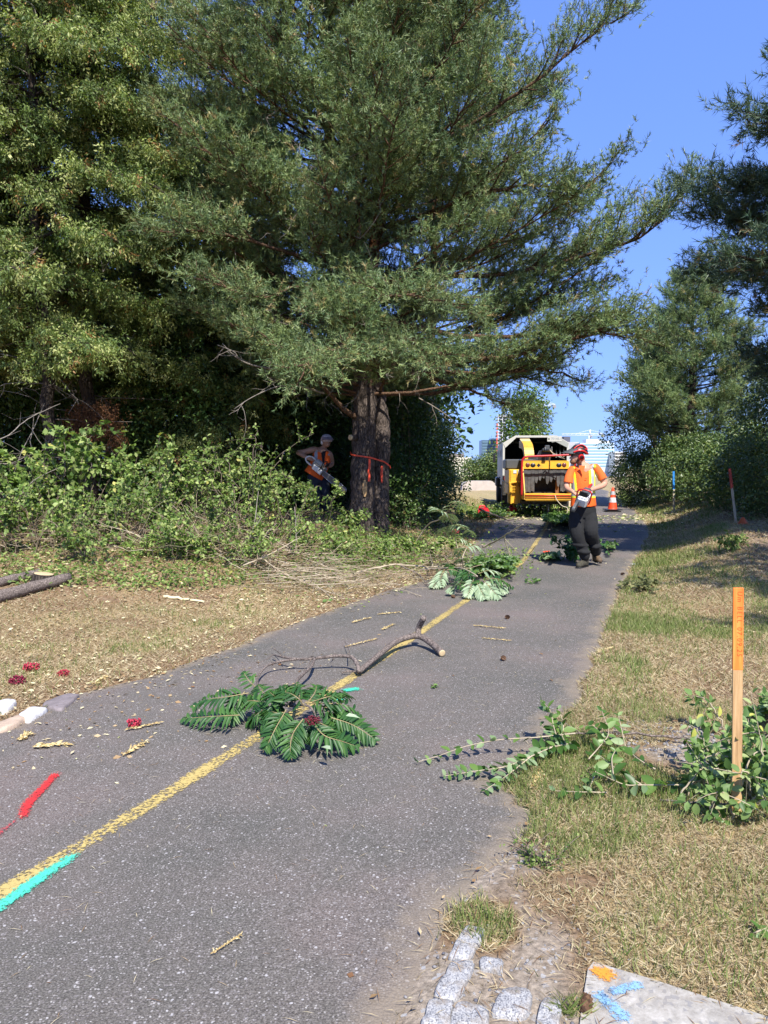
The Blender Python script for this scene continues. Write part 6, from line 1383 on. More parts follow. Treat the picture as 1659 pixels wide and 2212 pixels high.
def chainsaw(label, o0, ax, up, sc, bar_len, bar_w, cover, bodycol, topcol, handlecol, covered):
    """ax: bar direction; up: top of the saw"""
    ax = unit(np.array(ax, float)); up = np.array(up, float); up = unit(up - ax * np.dot(up, ax)); sd = np.cross(up, ax)
    M3 = np.stack([ax, sd, up], 1); o = thing('chainsaw', tuple(o0), label, 'chainsaw')
    L = lambda x, y, z: (M3 @ np.array([x, y, z])) * sc
    def blk(nm, c, s_, mt, par=o, bev=.02):
        m_ = MB(); box(m_, (0, 0, 0), s_, bev=bev); 
        for k in range(len(m_.v)): m_.v[k] = (m_.v[k] + np.array(c)) @ M3.T * sc
        return m_.build(nm, mt, par)
    bd = blk('body', (0, 0, 0), (.30, .15, .15), bodycol); blk('top_cover', (-.04, 0, .085), (.20, .13, .07), topcol, o, .03); blk('sprocket_cover', (.02, -.085, -.03), (.24, .03, .11), cover); blk('fuel_cap', (-.08, -.078, -.02), (.05, .012, .05), black_p, o, .01)
    for k in range(4): blk('cooling_rib', (.02 + .03 * k, -.079, .05), (.012, .01, .035), black_p, bd, .002)
    m_ = MB(); tube(m_, spline([L(.06, -.085, -.06), L(.08, -.10, .06), L(.07, -.09, .16), L(.06, 0, .185), L(.05, .09, .16), L(.05, .10, .03), L(.04, .09, -.06)], 6), .012 * sc, 8); m_.build('front_handle', handlecol, o)
    m_ = MB(); tube(m_, spline([L(-.13, 0, .07), L(-.22, 0, .085), L(-.32, 0, .05), L(-.36, 0, -.02), L(-.30, 0, -.07), L(-.14, 0, -.07)], 6), .017 * sc, 8); m_.build('rear_handle', handlecol if covered else white_p, o)
    blk('hand_guard', (.13, 0, .15), (.012, .12, .09), black_p, o, .005)
    m_ = MB(); n = 12; w = bar_w / 2; y = -.055
    pl = [(.12, -w * .7), (.12 + bar_len * .5, -w), (.12 + bar_len - w, -w * .8)] + [(.12 + bar_len - w + w * math.sin(a), -w * .8 * math.cos(a)) for a in np.linspace(.3, math.pi - .3, 7)] + [(.12 + bar_len - w, w * .8), (.12 + bar_len * .5, w), (.12, w * .7)]
    t_ = .004 if not covered else .02
    vv = np.array([L(x, y - t_, z - .02) for x, z in pl] + [L(x, y + t_, z - .02) for x, z in pl]); k = len(pl)
    m_.add(vv, [list(range(k))[::-1], list(range(k, 2 * k))] + [[i, (i + 1) % k, k + (i + 1) % k, k + i] for i in range(k)])
    br = m_.build('bar_cover' if covered else 'guide_bar', grey_p if covered else plain('dark_bar_steel', (.10, .11, .12), .4, .3), o)
    if not covered:
        m_ = MB(); ring_ = spline([L(x, y, z - .02 + (.004 if z > 0 else -.004)) for x, z in pl], 5); tube(m_, ring_, .008 * sc, 5)
        m_.build('chain', steel, o); m_ = MB(); vv = np.array([L(.12 + bar_len * .62, y - .007, -.02 - w * .6), L(.12 + bar_len * .97, y - .007, -.02 - w * .5), L(.12 + bar_len * .97, y - .007, -.02 + w * .5), L(.12 + bar_len * .62, y - .007, -.02 + w * .6)]); m_.add(vv, [[0, 1, 2, 3]]); m_.add(vv + (M3 @ np.array([0, .002, 0])), [[3, 2, 1, 0]]); m_.build('bar_tip_plate', steel, br)
    return o
sawc = (haL + haR) / 2 + np.array([.0, -.13, -.10])
chainsaw('chainsaw with a dark covered bar held by the walking worker', sawc, (-.42, -.62, -.42), (.15, -.35, .9), 1.0, .24, .12, grey_p, white_p, grey_p, red_p, True)

# ---- the worker with the running saw by the tree
Y2 = 15.6
f0 = P(690, 1113, Y2); base2 = Vector((f0.x, Y2, Hf(f0.x, Y2)))
w2 = thing('person', tuple(base2), 'worker in sleeveless orange vest and white helmet standing left of the big pine with a chainsaw', 'person')
w2['label'] = 'worker in sleeveless orange vest and white helmet, standing just left of the big pine'
p2 = lambda x, y, dy=0: PP(597.2 + x * .18, 895.8 + y * .18, Y2 + dy)
B = MB(); hd = p2(600, 325, -.04)
ball(B, hd, (.084, .098, .115), 16); ball(B, hd + [.022, -.035, -.055], (.052, .05, .055), 12); ball(B, hd + [.045, -.098, -.02], (.014, .02, .02), 8); ball(B, hd + [.04, -.08, -.062], (.025, .015, .010), 8)
chain(B, [hd + [-.01, .03, -.05], p2(560, 410, .02), p2(550, 450, .03)], [.055, .058, .075])
chain(B, [p2(545, 470, .03), p2(530, 560, .03), p2(500, 680, .03), p2(490, 740, .03)], [.15, .14, .12, .12], 16, .6)
s1, s2 = p2(445, 420, .0), p2(640, 480, .0); e1, e2 = p2(262, 455, .05), p2(665, 590, .05); h1, h2 = p2(405, 535, -.16), p2(625, 625, -.24)
chain(B, [p2(500, 430, .02), s1, (s1 + e1) / 2 + [0, 0, -.01], e1], [.06, .068, .062, .047]); chain(B, [e1, (e1 * .6 + h1 * .4), h1], [.050, .050, .031])
chain(B, [p2(600, 450, .02), s2, e2, h2], [.055, .062, .048, .031])
hand(B, h1, [.75, -.5, -.25], [.1, -.1, -1], [.1, -.6, .6]); hand(B, h2, [-.4, -.6, .1], [-.4, .1, -.8], [.3, -.3, .8])
hL, hR = p2(440, 780, .03), p2(560, 780, .05); kL, kR = p2(470, 960, -.05), p2(580, 960, .05); aL, aR = p2(490, 1160, .0), p2(600, 1150, .12)
chain(B, [hL, kL, aL], [.07, .055, .045]); chain(B, [hR, kR, aR], [.07, .055, .045])
fuse('body', B, skin2, w2, .008, 3)
U = MB(); tube(U, spline([p2(548, 430, .02), p2(545, 470, .02), p2(535, 560, .02), p2(510, 680, .02), p2(495, 740, .02)], 6), np.interp(np.linspace(0, 4, 25), range(5), [.10, .165, .165, .155, .16]), 22, sq=.72)
fuse('undershirt', U, plain('black_cotton', (.012, .011, .015), .9), w2, .010, 2)
Vm = MB(); pv = spline([p2(548, 405, .02), p2(545, 440, .02), p2(545, 480, .015), p2(530, 570, .01), p2(480, 680, .0), p2(450, 735, .0)], 6)
tube(Vm, pv, np.interp(np.linspace(0, 5, 31), range(6), [.10, .155, .185, .190, .205, .225]), 26, sq=.76)
vest2 = fuse('vest', Vm, [orange_v, silver_v, MATS['black_cotton']], w2, .010, 2)
me = vest2.data; n = len(me.polygons); c = np.zeros(n * 3, np.float32); me.polygons.foreach_get('center', c); c = c.reshape(-1, 3); mi = np.zeros(n, np.int32)
xs = p2(478, 470)[0]; mi[(np.abs(c[:, 0] - xs) < .032) & (c[:, 1] < Y2) & (c[:, 2] > p2(0, 560)[2])] = 1
xm = p2(568, 500)[0]; mi[(np.abs(c[:, 0] - xm) < .045 * np.clip((c[:, 2] - p2(0, 640)[2]) / .3, .2, 1.2)) & (c[:, 1] < Y2) & (c[:, 2] > p2(0, 640)[2])] = 2
mi[(c[:, 0] > p2(620, 0)[0]) & (c[:, 2] > p2(0, 490)[2]) & (c[:, 2] < p2(0, 468)[2])] = 1
me.polygons.foreach_set('material_index', mi)
Pm = MB(); tube(Pm, spline([p2(485, 715, .02), p2(485, 770, .02), p2(490, 820, .03)], 6), np.interp(np.linspace(0, 2, 13), range(3), [.18, .195, .18]), 20, sq=.7)
chain(Pm, [p2(440, 780, .03), p2(455, 880, .0), p2(475, 970, -.05), p2(485, 1130, .0)], [.12, .115, .10, .085]); chain(Pm, [p2(550, 780, .05), p2(575, 880, .04), p2(585, 970, .04), p2(600, 1130, .12)], [.12, .11, .095, .085])
fuse('trousers', Pm, navy_c, w2, .011, 3)
for a_ in (aL, aR):
    b = MB(); ft = np.array([a_[0], a_[1], Hf(a_[0], a_[1]) + .05]); chain(b, [a_ + [0, 0, .05], (a_ + ft) / 2, ft], [.06, .056, .05]); chain(b, [ft + [0, .04, 0], ft + [.03, -.1, .0], ft + [.05, -.19, -.008]], [.05, .052, .042]); fuse('boot', b, boot_d, w2, .009, 2)
hb = MB(); hc = hd + [0, .005, .045]; lathe(hb, [(.001, .112), (.045, .106), (.09, .08), (.118, .035), (.124, .0), (.122, -.03), (.112, -.03), (.112, 0)], hc, (8, 6, 0), 26, scale=(.95, 1.1, 1))
h_ = at_local(hb.build('helmet', plain('scuffed_white_shell', (.60, .52, .54), .35, 0, .25, 18, 0, (.22, .05, .07), 14), w2), w2)
mb = MB(); V_ = np.array([hc + np.array([(.112 + .0 * t) * math.sin(a) * (1 + .15 * t) + .03 * t, -(.115 + .09 * t) * math.cos(a), .05 - .06 * t]) for a in np.linspace(-1.3, 1.3, 9) for t in np.linspace(0, 1, 4)])
Fv = [[i * 4 + j, (i + 1) * 4 + j, (i + 1) * 4 + j + 1, i * 4 + j + 1] for i in range(8) for j in range(3)]; mb.add(np.concatenate([V_, V_ - [0, 0, .007]]), Fv + [[k_ + 36 for k_ in f][::-1] for f in Fv], 0, .5, True); tube(mb, V_.reshape(9, 4, 3)[:, -1], .006, 6)
mb.build('visor', plain('smoky_pink_visor', (.34, .26, .28), .3), h_)
mb = MB(); mc = hd + [-.085, .0, -.01]; lathe(mb, [(.001, -.03), (.035, -.025), (.042, 0), (.035, .02)], mc, (0, 90, 0), 16, scale=(1.2, 1, 1)); mb.build('ear_muff', white_p, h_)
mb = MB(); ball(mb, hd + [.012, -.088, .012], (.062, .02, .022), 10); at_local(mb.build('glasses', glassm, w2), w2)
mb = MB(); ball(mb, hd + [0, .045, -.01], (.075, .06, .075), 10); at_local(mb.build('hair', plain('dark_hair', (.03, .02, .015), .9), w2), w2)
s0, s1_ = p2(540, 650, -.30), p2(862, 905, -.55); ax = s1_ - s0
chainsaw('big chainsaw with a long bar held by the worker beside the pine', p2(515, 635, -.26), ax, (.45, -.30, .8), 1.0, .66, .115, white_p, plain('grey_saw_body', (.30, .29, .26), .5, 0, .2), plain('pale_saw_top', (.48, .47, .42), .5, 0, .2), black_p, False)

# ---- orange flagging tape round the trunks
tape_m = plain('orange_flagging_tape', (.85, .085, .03), .55, 0, .12, 20)
def ribbon(mb, pts, w, th=.0025):
    p = np.array(pts, float); t, a, b = frames(p); up = np.array([0, 0, 1.0]) if abs(t[0][2]) < .7 else np.array([1.0, 0, 0])
    u = unit(up - t * (t @ up)[:, None]); nn = np.cross(t, u); V = np.stack([p + u * w / 2 + nn * th, p - u * w / 2 + nn * th, p - u * w / 2 - nn * th, p + u * w / 2 - nn * th], 1).reshape(-1, 3); n = len(p)
    f = [[i * 4 + k, i * 4 + (k + 1) % 4, (i + 1) * 4 + (k + 1) % 4, (i + 1) * 4 + k] for i in range(n - 1) for k in range(4)] + [[0, 3, 2, 1], [(n - 1) * 4 + k for k in range(4)]]
    mb.add(V, f)
t0 = p2(1120, 535, -1.38); tp = thing('flagging_tape', tuple(t0), 'orange flagging tape tied round both trunks of the big pine', 'tape')
def tpx(x, y, Y): return PP(597.2 + x * .18, 895.8 + y * .18, Y)
band = MB(); ang = np.linspace(0, 2 * np.pi, 40); 
c1 = PP(784.5, 990, 14.5); c2 = PP(822, 1000, 14.68)
path_ = []
for a in np.linspace(math.pi * 1.02, math.pi * 1.72, 14): path_.append([c1[0] + .240 * math.cos(a), 14.5 + .242 * math.sin(a), tpx(0, 468, 14.3)[2] - .075 * (a / math.pi - 1.02) / .7])
for a in np.linspace(math.pi * 1.5, math.pi * 2.0, 10)[2:]: path_.append([c2[0] + .185 * math.cos(a), 14.68 + .185 * math.sin(a), tpx(0, 540, 14.3)[2] - .16 * (a / math.pi - 1.5) / .5])
for a in np.linspace(0.05, math.pi * .8, 10): path_.append([c2[0] + .19 * math.cos(a), 14.68 + .19 * math.sin(a), tpx(0, 620, 14.3)[2] + .1 * a / 3])
for a in np.linspace(math.pi * .5, math.pi * 1.0, 8): path_.append([c1[0] + .243 * math.cos(a), 14.5 + .243 * math.sin(a), tpx(0, 500, 14.3)[2] + .05 * (a - 1.5)])
ribbon(band, spline(path_, 3), .026); at_local(band.build('band', tape_m, tp), tp)
for xs_, yt, yb, Yd, w_ in ((1112, 530, 800, 14.235, .040), (1262, 615, 815, 14.47, .034), (1272, 618, 780, 14.46, .02)):
    e = MB(); rs_ = np.random.default_rng(int(xs_)); pz = [tpx(xs_ + rs_.normal(0, 3), y, Yd - .01 * rs_.random()) for y in np.linspace(yt, yb, 7)]; ribbon(e, spline(pz, 3), w_); at_local(e.build('tail', tape_m, tp), tp)

# ---- survey stakes
wood_m, nt, b = new_mat('stake_wood'); co = objco(nt, (30, 30, 1.5)); n = node(nt, 'ShaderNodeTexNoise', Scale=2.5, Detail=7.0, Roughness=.7); nt.links.new(co, n.inputs[0]); r = ramp(nt, n.outputs[0], [(.3, (.28, .15, .06)), (.5, (.50, .31, .14)), (.7, (.62, .42, .22))]); nt.links.new(r.outputs[0], b.inputs['Base Color']); b.inputs['Roughness'].default_value = .8
pale_w = plain('weathered_stake_wood', (.46, .40, .28), .85, 0, .25, 14)
def stakeob(name, base, top, w, th, split, mtop, mwood, label, yaw=0, point=True):
    base = np.array(base); top = np.array(top); L = np.linalg.norm(top - base); o = thing(name, tuple(base), label, 'stake', 'wooden survey stakes'); o.rotation_euler = Vector(top - base).to_track_quat('Z', 'Y').to_euler(); 
    # keep the broad face turned to the camera
    z = Vector(unit(top - base)); x = Vector((math.cos(R(yaw)), math.sin(R(yaw)), 0)); x = (x - z * x.dot(z)).normalized(); y = z.cross(x); Mx = Matrix((x, y, z)).transposed(); o.rotation_euler = Mx.to_euler()
    m_ = MB(); box(m_, (0, 0, (split * L - .12) / 2), (w, th, split * L + .12), bev=.001); o1 = m_.build('bare_wood', mwood, o)
    m_ = MB(); box(m_, (0, 0, L * (1 + split) / 2 + .0005), (w + .0012, th + .0012, L * (1 - split)), bev=.0012); o2 = m_.build('painted_top', mtop, o)
    return o
orange_w, nt, b = new_mat('orange_stake_paint'); co = objco(nt, (25, 25, 2)); n = node(nt, 'ShaderNodeTexNoise', Scale=2.0, Detail=6.0); nt.links.new(co, n.inputs[0]); r = ramp(nt, n.outputs[0], [(.3, (.80, .14, .015)), (.55, (.92, .25, .04)), (.75, (.95, .40, .10))]); nt.links.new(r.outputs[0], b.inputs['Base Color']); b.inputs['Roughness'].default_value = .7
sb = Gt(1591, 1768); Ys = sb.y
st1 = stakeob('survey_stake', (sb.x, sb.y, sb.z - .02), PP(1594.5, 1270, Ys + .0), .041, .012, .655, orange_w, wood_m, 'near wooden stake with a bright orange top and handwriting, in the right foreground', yaw=-8)
# handwriting, reading down the stake
fc = bpy.data.curves.new('writing', 'FONT'); fc.body = 'Um BELL 07.09.25'; fc.size = .029; fc.extrude = .0002; fc.space_character = 1.28; fc.space_word = 1.3; fc.shear = .1; fc.offset = -.0003
to = bpy.data.objects.new('writing', fc); COL.objects.link(to); bpy.context.view_layer.update()
me = bpy.data.meshes.new_from_object(to.evaluated_get(bpy.context.evaluated_depsgraph_get())); bpy.data.objects.remove(to)
wo = bpy.data.objects.new('writing', me); COL.objects.link(wo); me.materials.append(plain('faded_marker', (.40, .10, .015), .8)); 
pt = [c_ for c_ in st1.children if c_.name.startswith('painted_top')][0]; wo.parent = pt; Ls = (Vector(PP(1594.5, 1270, Ys)) - Vector((sb.x, sb.y, sb.z - .02))).length
wo.location = (-.004, -.0074, Ls - .012); wo.rotation_euler = Matrix(((0, 1, 0), (0, 0, -1), (-1, 0, 0))).to_euler(); 
b_ = Gt(1456, 1107); stakeob('survey_stake', tuple(b_), PP(1455, 1018, b_.y), .05, .02, .56, plain('blue_stake_paint', (.02, .22, .62), .6), pale_w, 'thin wooden stake with a blue painted top before the hedge')
b_ = Gt(1590, 1132); red_r = plain('faded_red_tape', (.40, .06, .04), .7, 0, .4, 30); s3 = stakeob('survey_stake', tuple(b_), PP(1576, 1012, b_.y - .05), .045, .02, .66, red_r, pale_w, 'leaning wooden stake with faded red tape wrapped round its top, right of the hedge')
m_ = MB(); L3 = (Vector(PP(1576, 1012, b_.y - .05)) - b_).length
for k in range(6): box(m_, (0, 0, L3 * (.66 + .05 * k)), (.056, .03, .022), (0, 18 if k % 2 else -18, 0), bev=.003)
m_.build('wrapped_tape', red_r, s3)
pf = Gt(1607, 1085); m_ = MB(); lathe(m_, [(.10, 0), (.09, .02), (.045, .10), (.02, .13), (.001, .14)], n=12); box(m_, (0, 0, .005), (.2, .2, .01), bev=.003); o = m_.build('small_cone', plain('faded_orange_plastic', (.55, .10, .02), .6)); o.location = PP(1606, 1084, 14.6); o.location.z = Hf(o.location.x, 14.6); tag(o, 'little orange marker half hidden under the tall leafy bush', 'marker')

# ---- traffic cone
cb = Gt(1323, 1106); s_ = cb.y / F; k_ = 54 * s_ / .72
cn = thing('traffic_cone', tuple(cb), 'tall orange traffic cone with white collars beside the hedge', 'traffic cone'); 
org = plain('orange_cone_plastic', (.85, .075, .02), .5, 0, .1, 10); 
m_ = MB(); lathe(m_, [(.16, .03), (.14, .04), (.125, .14), (.098, .30), (.065, .50), (.038, .66), (.030, .71), (.018, .715), (.001, .71)], n=28); m_.build('cone_body', org, cn)
m_ = MB(); lathe(m_, [(.104, .28), (.081, .42)], n=28); lathe(m_, [(.106, .28), (.083, .42)], n=28); m_.build('reflective_collar', plain('white_reflective_collar', (.62, .60, .60), .4, 0, .25, 14, 0, (.5, .15, .1), 6), cn)
m_ = MB(); lathe(m_, [(.069, .50), (.050, .60)], n=28); m_.build('reflective_collar', silver_v, cn)
m_ = MB(); box(m_, (0, 0, .02), (.40, .40, .04), bev=.012); m_.build('base', black_p, cn)
m_ = MB(); box(m_, (0, 0, .075), (.46, .46, .03), bev=.01); m_.build('base_ring', black_p, cn)
cn.scale = (k_,) * 3

# ---- fuel cans
redcan = plain('red_fuel_can_plastic', (.70, .02, .03), .4, 0, .08, 10)
def fuelcan(px, py, h, w, label, yellow=False, yaw=0):
    b = Gt(px, py); o = thing('fuel_can', tuple(b), label, 'fuel can', 'red fuel cans on the ground', R(yaw))
    m_ = MB(); bh = h * .68
    pr = [(-w / 2, 0), (w / 2, 0), (w / 2, bh * .72), (w * .34, bh), (-w * .30, bh), (-w / 2, bh * .8)]
    prism(m_, pr, -w * .38, w * .38); m_.build('body', redcan, o)
    m_ = MB(); tube(m_, spline([(-w * .38, 0, bh * .88), (-w * .30, 0, bh * 1.16), (w * .05, 0, bh * 1.18), (w * .12, 0, bh * .98)], 5), w * .07, 8); m_.build('handle', redcan, o)
    m_ = MB(); tube(m_, spline([(w * .28, 0, bh * .98), (w * .26, 0, bh * 1.2), (w * .16, 0, h * 1.0), (w * .2, 0, h * 1.12)], 5), np.linspace(w * .10, w * .05, 16), 8); m_.build('spout', plain('yellow_spout', (.75, .55, .05), .5) if yellow else black_p, o)
    m_ = MB(); box(m_, (-.02, -w * .385, bh * .2), (w * .4, .006, bh * .22), bev=.003); m_.build('label_patch', white_p, o)
    return o
fuelcan(1044, 1118, .40, .30, 'larger red fuel can standing at the left side of the path')
fuelcan(1106, 1113, .34, .22, 'smaller red fuel can with yellow spout by the chip truck wheel', True, 20)
cb = Gt(1031, 1059); m_ = MB(); prism(m_, [(-1.0, 0), (1.35, 0), (1.15, .35), (.8, .62), (-.7, .62), (-.95, .4)], -.6, .6); o = m_.build('concrete_block', plain('pinkish_concrete', (.46, .40, .35), .9, 0, .12, 3)); o.location = (cb.x, cb.y, Hf(cb.x, cb.y) - .05); tag(o, 'low concrete block with sloped ends at the far edge of the dry field', 'concrete block')
# white scraps
for k, (x, y, lab) in enumerate([(1373, 1220, 'crumpled white scrap on the right asphalt edge'), (1183, 1212, 'bit of orange tape on the asphalt left of the leafy bunch')]):
    m_ = MB(); rsx = np.random.default_rng(k); 
    for _ in range(6): box(m_, rsx.normal(0, .025, 3) * [1, 1, .2] + [0, 0, .012], (.06, .03, .004), tuple(rsx.uniform(-25, 25, 3) * [1, 1, 5]))
    o = m_.build('scrap', white_p if k == 0 else tape_m); o.location = PH(x, y if k == 0 else 1193, .004); 
    tag(o, lab, 'scrap')

# ================================================================== CHIP TRUCK, WOOD CHIPPER
grey_box = plain('greyish_white_truck_paint', (.33, .34, .31), .5, 0, .10, 2.5, 0, (.28, .27, .24), 4)
white_edge = plain('white_truck_trim', (.52, .51, .46), .5, 0, .08, 5)
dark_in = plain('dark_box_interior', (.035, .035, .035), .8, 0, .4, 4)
tyre = plain('tyre_rubber', (.022, .022, .022), .85, 0, .25, 12); rim_m = plain('dusty_steel_rim', (.32, .31, .29), .5, .5, .2, 10)
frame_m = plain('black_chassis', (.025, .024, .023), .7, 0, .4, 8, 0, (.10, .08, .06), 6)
tail_red = plain('red_lens', (.55, .015, .02), .25); lens_w = plain('white_lens', (.75, .73, .68), .3); glass = plain('cab_glass', (.03, .04, .05), .08)
cy = plain('chipper_yellow', (.80, .44, .035), .45, 0, .12, 5, 0, (.45, .26, .06), 5); cred = plain('chipper_red_tube', (.48, .015, .02), .4, 0, .1, 9)
rubber = plain('grey_rubber_curtain', (.075, .075, .078), .85, 0, .45, 9); silver = plain('dull_metal', (.40, .39, .37), .5, .4, .2, 9)
def sub(nm, mt, par, f): m_ = MB(); f(m_); return m_.build(nm, mt, par)
tb = P(1155.5, 1100, 25.5); TZ = Hf(tb.x, 25.5)
tr = thing('chip_truck', (tb.x, 25.5, float(zp(25.5))), 'chip truck with an open backed grey box parked on the path', 'truck'); tr.rotation_euler = (0, 0, R(-5.5))
HW = 1.065; ZB, ZS, ZT = 1.12, 2.20, 2.43; LB = 3.6
def sidewall(m_, x, holes):
    # side panel built round its slot openings
    ys_ = sorted({0, LB} | {h for a in holes for h in a[:2]}); zs_ = sorted({ZB, ZS} | {h for a in holes for h in a[2:]})
    for a, b in zip(ys_[:-1], ys_[1:]):
        for c_, d in zip(zs_[:-1], zs_[1:]):
            if any(h[0] <= a and b <= h[1] and h[2] <= c_ and d <= h[3] for h in holes): continue
            box(m_, (x, (a + b) / 2, (c_ + d) / 2), (.05, b - a, d - c_))
H_ = [(.5, .85, 1.75, 2.0), (1.5, 1.85, 1.75, 2.0), (2.5, 2.85, 1.75, 2.0)]
def boxbody(m_):
    sidewall(m_, -HW + .025, H_); sidewall(m_, HW - .025, H_)
    box(m_, (0, LB / 2, ZB - .03), (2 * HW, LB, .06)); box(m_, (0, LB - .03, (ZB + ZS) / 2 + .003), (2 * HW - .104, .05, ZS - ZB - .01)); prism(m_, [(-HW + .06, ZS), (HW - .06, ZS), (HW - .42, ZT - .052), (-HW + .42, ZT - .052)], LB - .052, LB - .008)
    prism(m_, [(-HW, ZS), (-HW + .40, ZT), (HW - .40, ZT), (HW, ZS), (HW - .05, ZS), (HW - .41, ZT - .05), (-HW + .41, ZT - .05), (-HW + .05, ZS)], .0, LB)
bx = sub('box', grey_box, tr, boxbody)
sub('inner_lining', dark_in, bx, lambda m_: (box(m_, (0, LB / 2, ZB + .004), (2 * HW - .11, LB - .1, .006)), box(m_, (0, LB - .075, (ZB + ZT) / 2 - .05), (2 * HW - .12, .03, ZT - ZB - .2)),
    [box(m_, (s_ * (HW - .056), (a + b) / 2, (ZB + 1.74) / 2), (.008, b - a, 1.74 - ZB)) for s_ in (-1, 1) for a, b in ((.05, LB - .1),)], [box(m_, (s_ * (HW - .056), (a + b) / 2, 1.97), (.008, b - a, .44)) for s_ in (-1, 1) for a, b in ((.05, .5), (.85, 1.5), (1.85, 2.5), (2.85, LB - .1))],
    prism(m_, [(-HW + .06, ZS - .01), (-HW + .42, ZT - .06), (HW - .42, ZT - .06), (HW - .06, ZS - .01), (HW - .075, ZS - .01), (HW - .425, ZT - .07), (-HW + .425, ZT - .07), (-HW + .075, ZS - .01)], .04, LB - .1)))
def rimf(m_):
    out = [(-HW - .01, ZB), (-HW - .01, ZS), (-HW + .395, ZT + .012), (HW - .395, ZT + .012), (HW + .01, ZS), (HW + .01, ZB)]
    inn = [(-HW + .055, ZB), (-HW + .055, ZS - .03), (-HW + .40, ZT - .055), (HW - .40, ZT - .055), (HW - .055, ZS - .03), (HW - .055, ZB)]
    for k in range(5): prism(m_, [out[k], out[k + 1], inn[k + 1], inn[k]], -.05, -.003)
sub('rear_frame', white_edge, bx, rimf)
sub('corner_plate', white_edge, bx, lambda m_: prism(m_, [(-HW, ZS - .02), (-HW + .36, ZT - .02), (-HW + .42, ZT - .07), (-HW + .07, ZS - .16)], -.062, -.053))
sub('corner_plate', grey_box, bx, lambda m_: prism(m_, [(HW, ZS - .02), (HW - .40, ZT), (HW - .55, ZT - .02), (HW - .55, ZT - .22), (HW - .42, ZT - .20), (HW - .04, ZS - .16)], -.062, -.053))
for k in range(4): sub('roof_rib', white_edge, bx, lambda m_: box(m_, (-.55 + .37 * k, LB / 2, ZT + .015), (.03, LB, .025)))
sub('aerial', black_p, bx, lambda m_: cyl(m_, (.35, .1, ZT), (.35, .1, ZT + .16), .008, 6))
def plate_text(body, size, loc, par, mt, rot=(R(90), 0, 0), ex=.001):
    fc = bpy.data.curves.new('lettering', 'FONT'); fc.body = body; fc.size = size; fc.extrude = ex; fc.align_x = 'CENTER'; fc.align_y = 'CENTER'
    to = bpy.data.objects.new('t', fc); COL.objects.link(to); bpy.context.view_layer.update()
    me = bpy.data.meshes.new_from_object(to.evaluated_get(bpy.context.evaluated_depsgraph_get())); bpy.data.objects.remove(to)
    o = bpy.data.objects.new('lettering', me); COL.objects.link(o); me.materials.append(mt); o.parent = par; o.location = loc; o.rotation_euler = rot; return o
pl_ = sub('number_plate', white_edge, bx, lambda m_: box(m_, (0, 0, 0), (.47, .006, .17), bev=.002)); pl_.location = (HW - .62 + .16, -.069, ZT - .105)
plate_text('70145-1', .105, (.06, -.0045, 0), pl_, plain('plate_blue_grey', (.16, .20, .26), .6))
sub('crest', plain('dull_green_crest', (.12, .13, .08), .6), pl_, lambda m_: lathe(m_, [(.001, .002), (.03, .002), (.032, 0)], (-.185, -.003, 0), (90, 0, 0), 10))
sub('chassis', frame_m, tr, lambda m_: (box(m_, (-.40, 2.4, .88), (.10, 5.6, .26), bev=.01), box(m_, (.40, 2.4, .88), (.10, 5.6, .26), bev=.01), box(m_, (0, .05, .95), (1.9, .12, .28), bev=.01), box(m_, (0, 1.0, .62), (1.6, .14, .14), bev=.02), box(m_, (-.98, .10, .70), (.2, .16, .5), bev=.02), box(m_, (.98, .10, .70), (.2, .16, .5), bev=.02), box(m_, (0, .0, .52), (.24, .2, .3), bev=.02)))
sub('bumper', silver, tr, lambda m_: (box(m_, (-.55, -.06, .93), (.72, .05, .26), bev=.01), box(m_, (-.55, -.10, .62), (.72, .08, .07), bev=.01), box(m_, (.55, -.06, .93), (.72, .05, .26), bev=.01)))
for s_ in (-1, 1):
    tl = sub('tail_light', tail_red, tr, lambda m_: ball(m_, (s_ * .98, -.02, 1.02), (.05, .03, .11), 12)); sub('reverse_light', lens_w, tr, lambda m_: ball(m_, (s_ * .98, -.02, .74), (.035, .025, .09), 12))
sub('tow_chain', silver, tr, lambda m_: (tube(m_, spline([(-.88, -.12, 1.25), (-.84, -.14, .95), (-.80, -.12, .7), (-.82, -.15, .32)], 6), .012, 6), lathe(m_, [(.035, -.008), (.05, 0), (.035, .008), (.035, -.008)], (-.82, -.15, .24), (90, 0, 0), 14, scale=(1, 1.5, 1))))
sub('side_rail', silver, tr, lambda m_: (tube(m_, [(-.85, -.12, 1.16), (-.25, -.12, 1.17)], .018, 6), tube(m_, [(-.78, -.12, 1.30), (-.70, -.14, 1.17)], .012, 5), tube(m_, [(-.95, -.1, 1.26), (-.78, -.12, 1.31)], .012, 5)))
sub('side_skirt', grey_box, tr, lambda m_: prism(m_, [(0, 1.06), (1.4, 1.06), (1.4, .80), (.25, .80)], -.02, .02, Matrix(((0, 1, 0, -HW + .02), (1, 0, 0, .1), (0, 0, 1, 0), (0, 0, 0, 1)))))
def wheel(par, x, y, r, w, nm='wheel'):
    o = bpy.data.objects.new(nm, None); COL.objects.link(o); o.parent = par; o.location = (x, y, r); o.rotation_euler = (0, R(90), 0)
    sub('tyre', tyre, o, lambda m_: lathe(m_, [(r * .55, -w / 2 + .01), (r * .85, -w / 2), (r * .97, -w / 2 + .03), (r, -w * .25), (r, w * .25), (r * .97, w / 2 - .03), (r * .85, w / 2), (r * .55, w / 2 - .01)], n=28))
    sub('rim', rim_m, o, lambda m_: lathe(m_, [(.001, -.02), (r * .2, -.03), (r * .25, -.06), (r * .45, -.05), (r * .56, -w / 2 + .015), (r * .56, w / 2 - .015), (r * .45, .05), (r * .2, .03), (.001, .02)], n=20)); return o
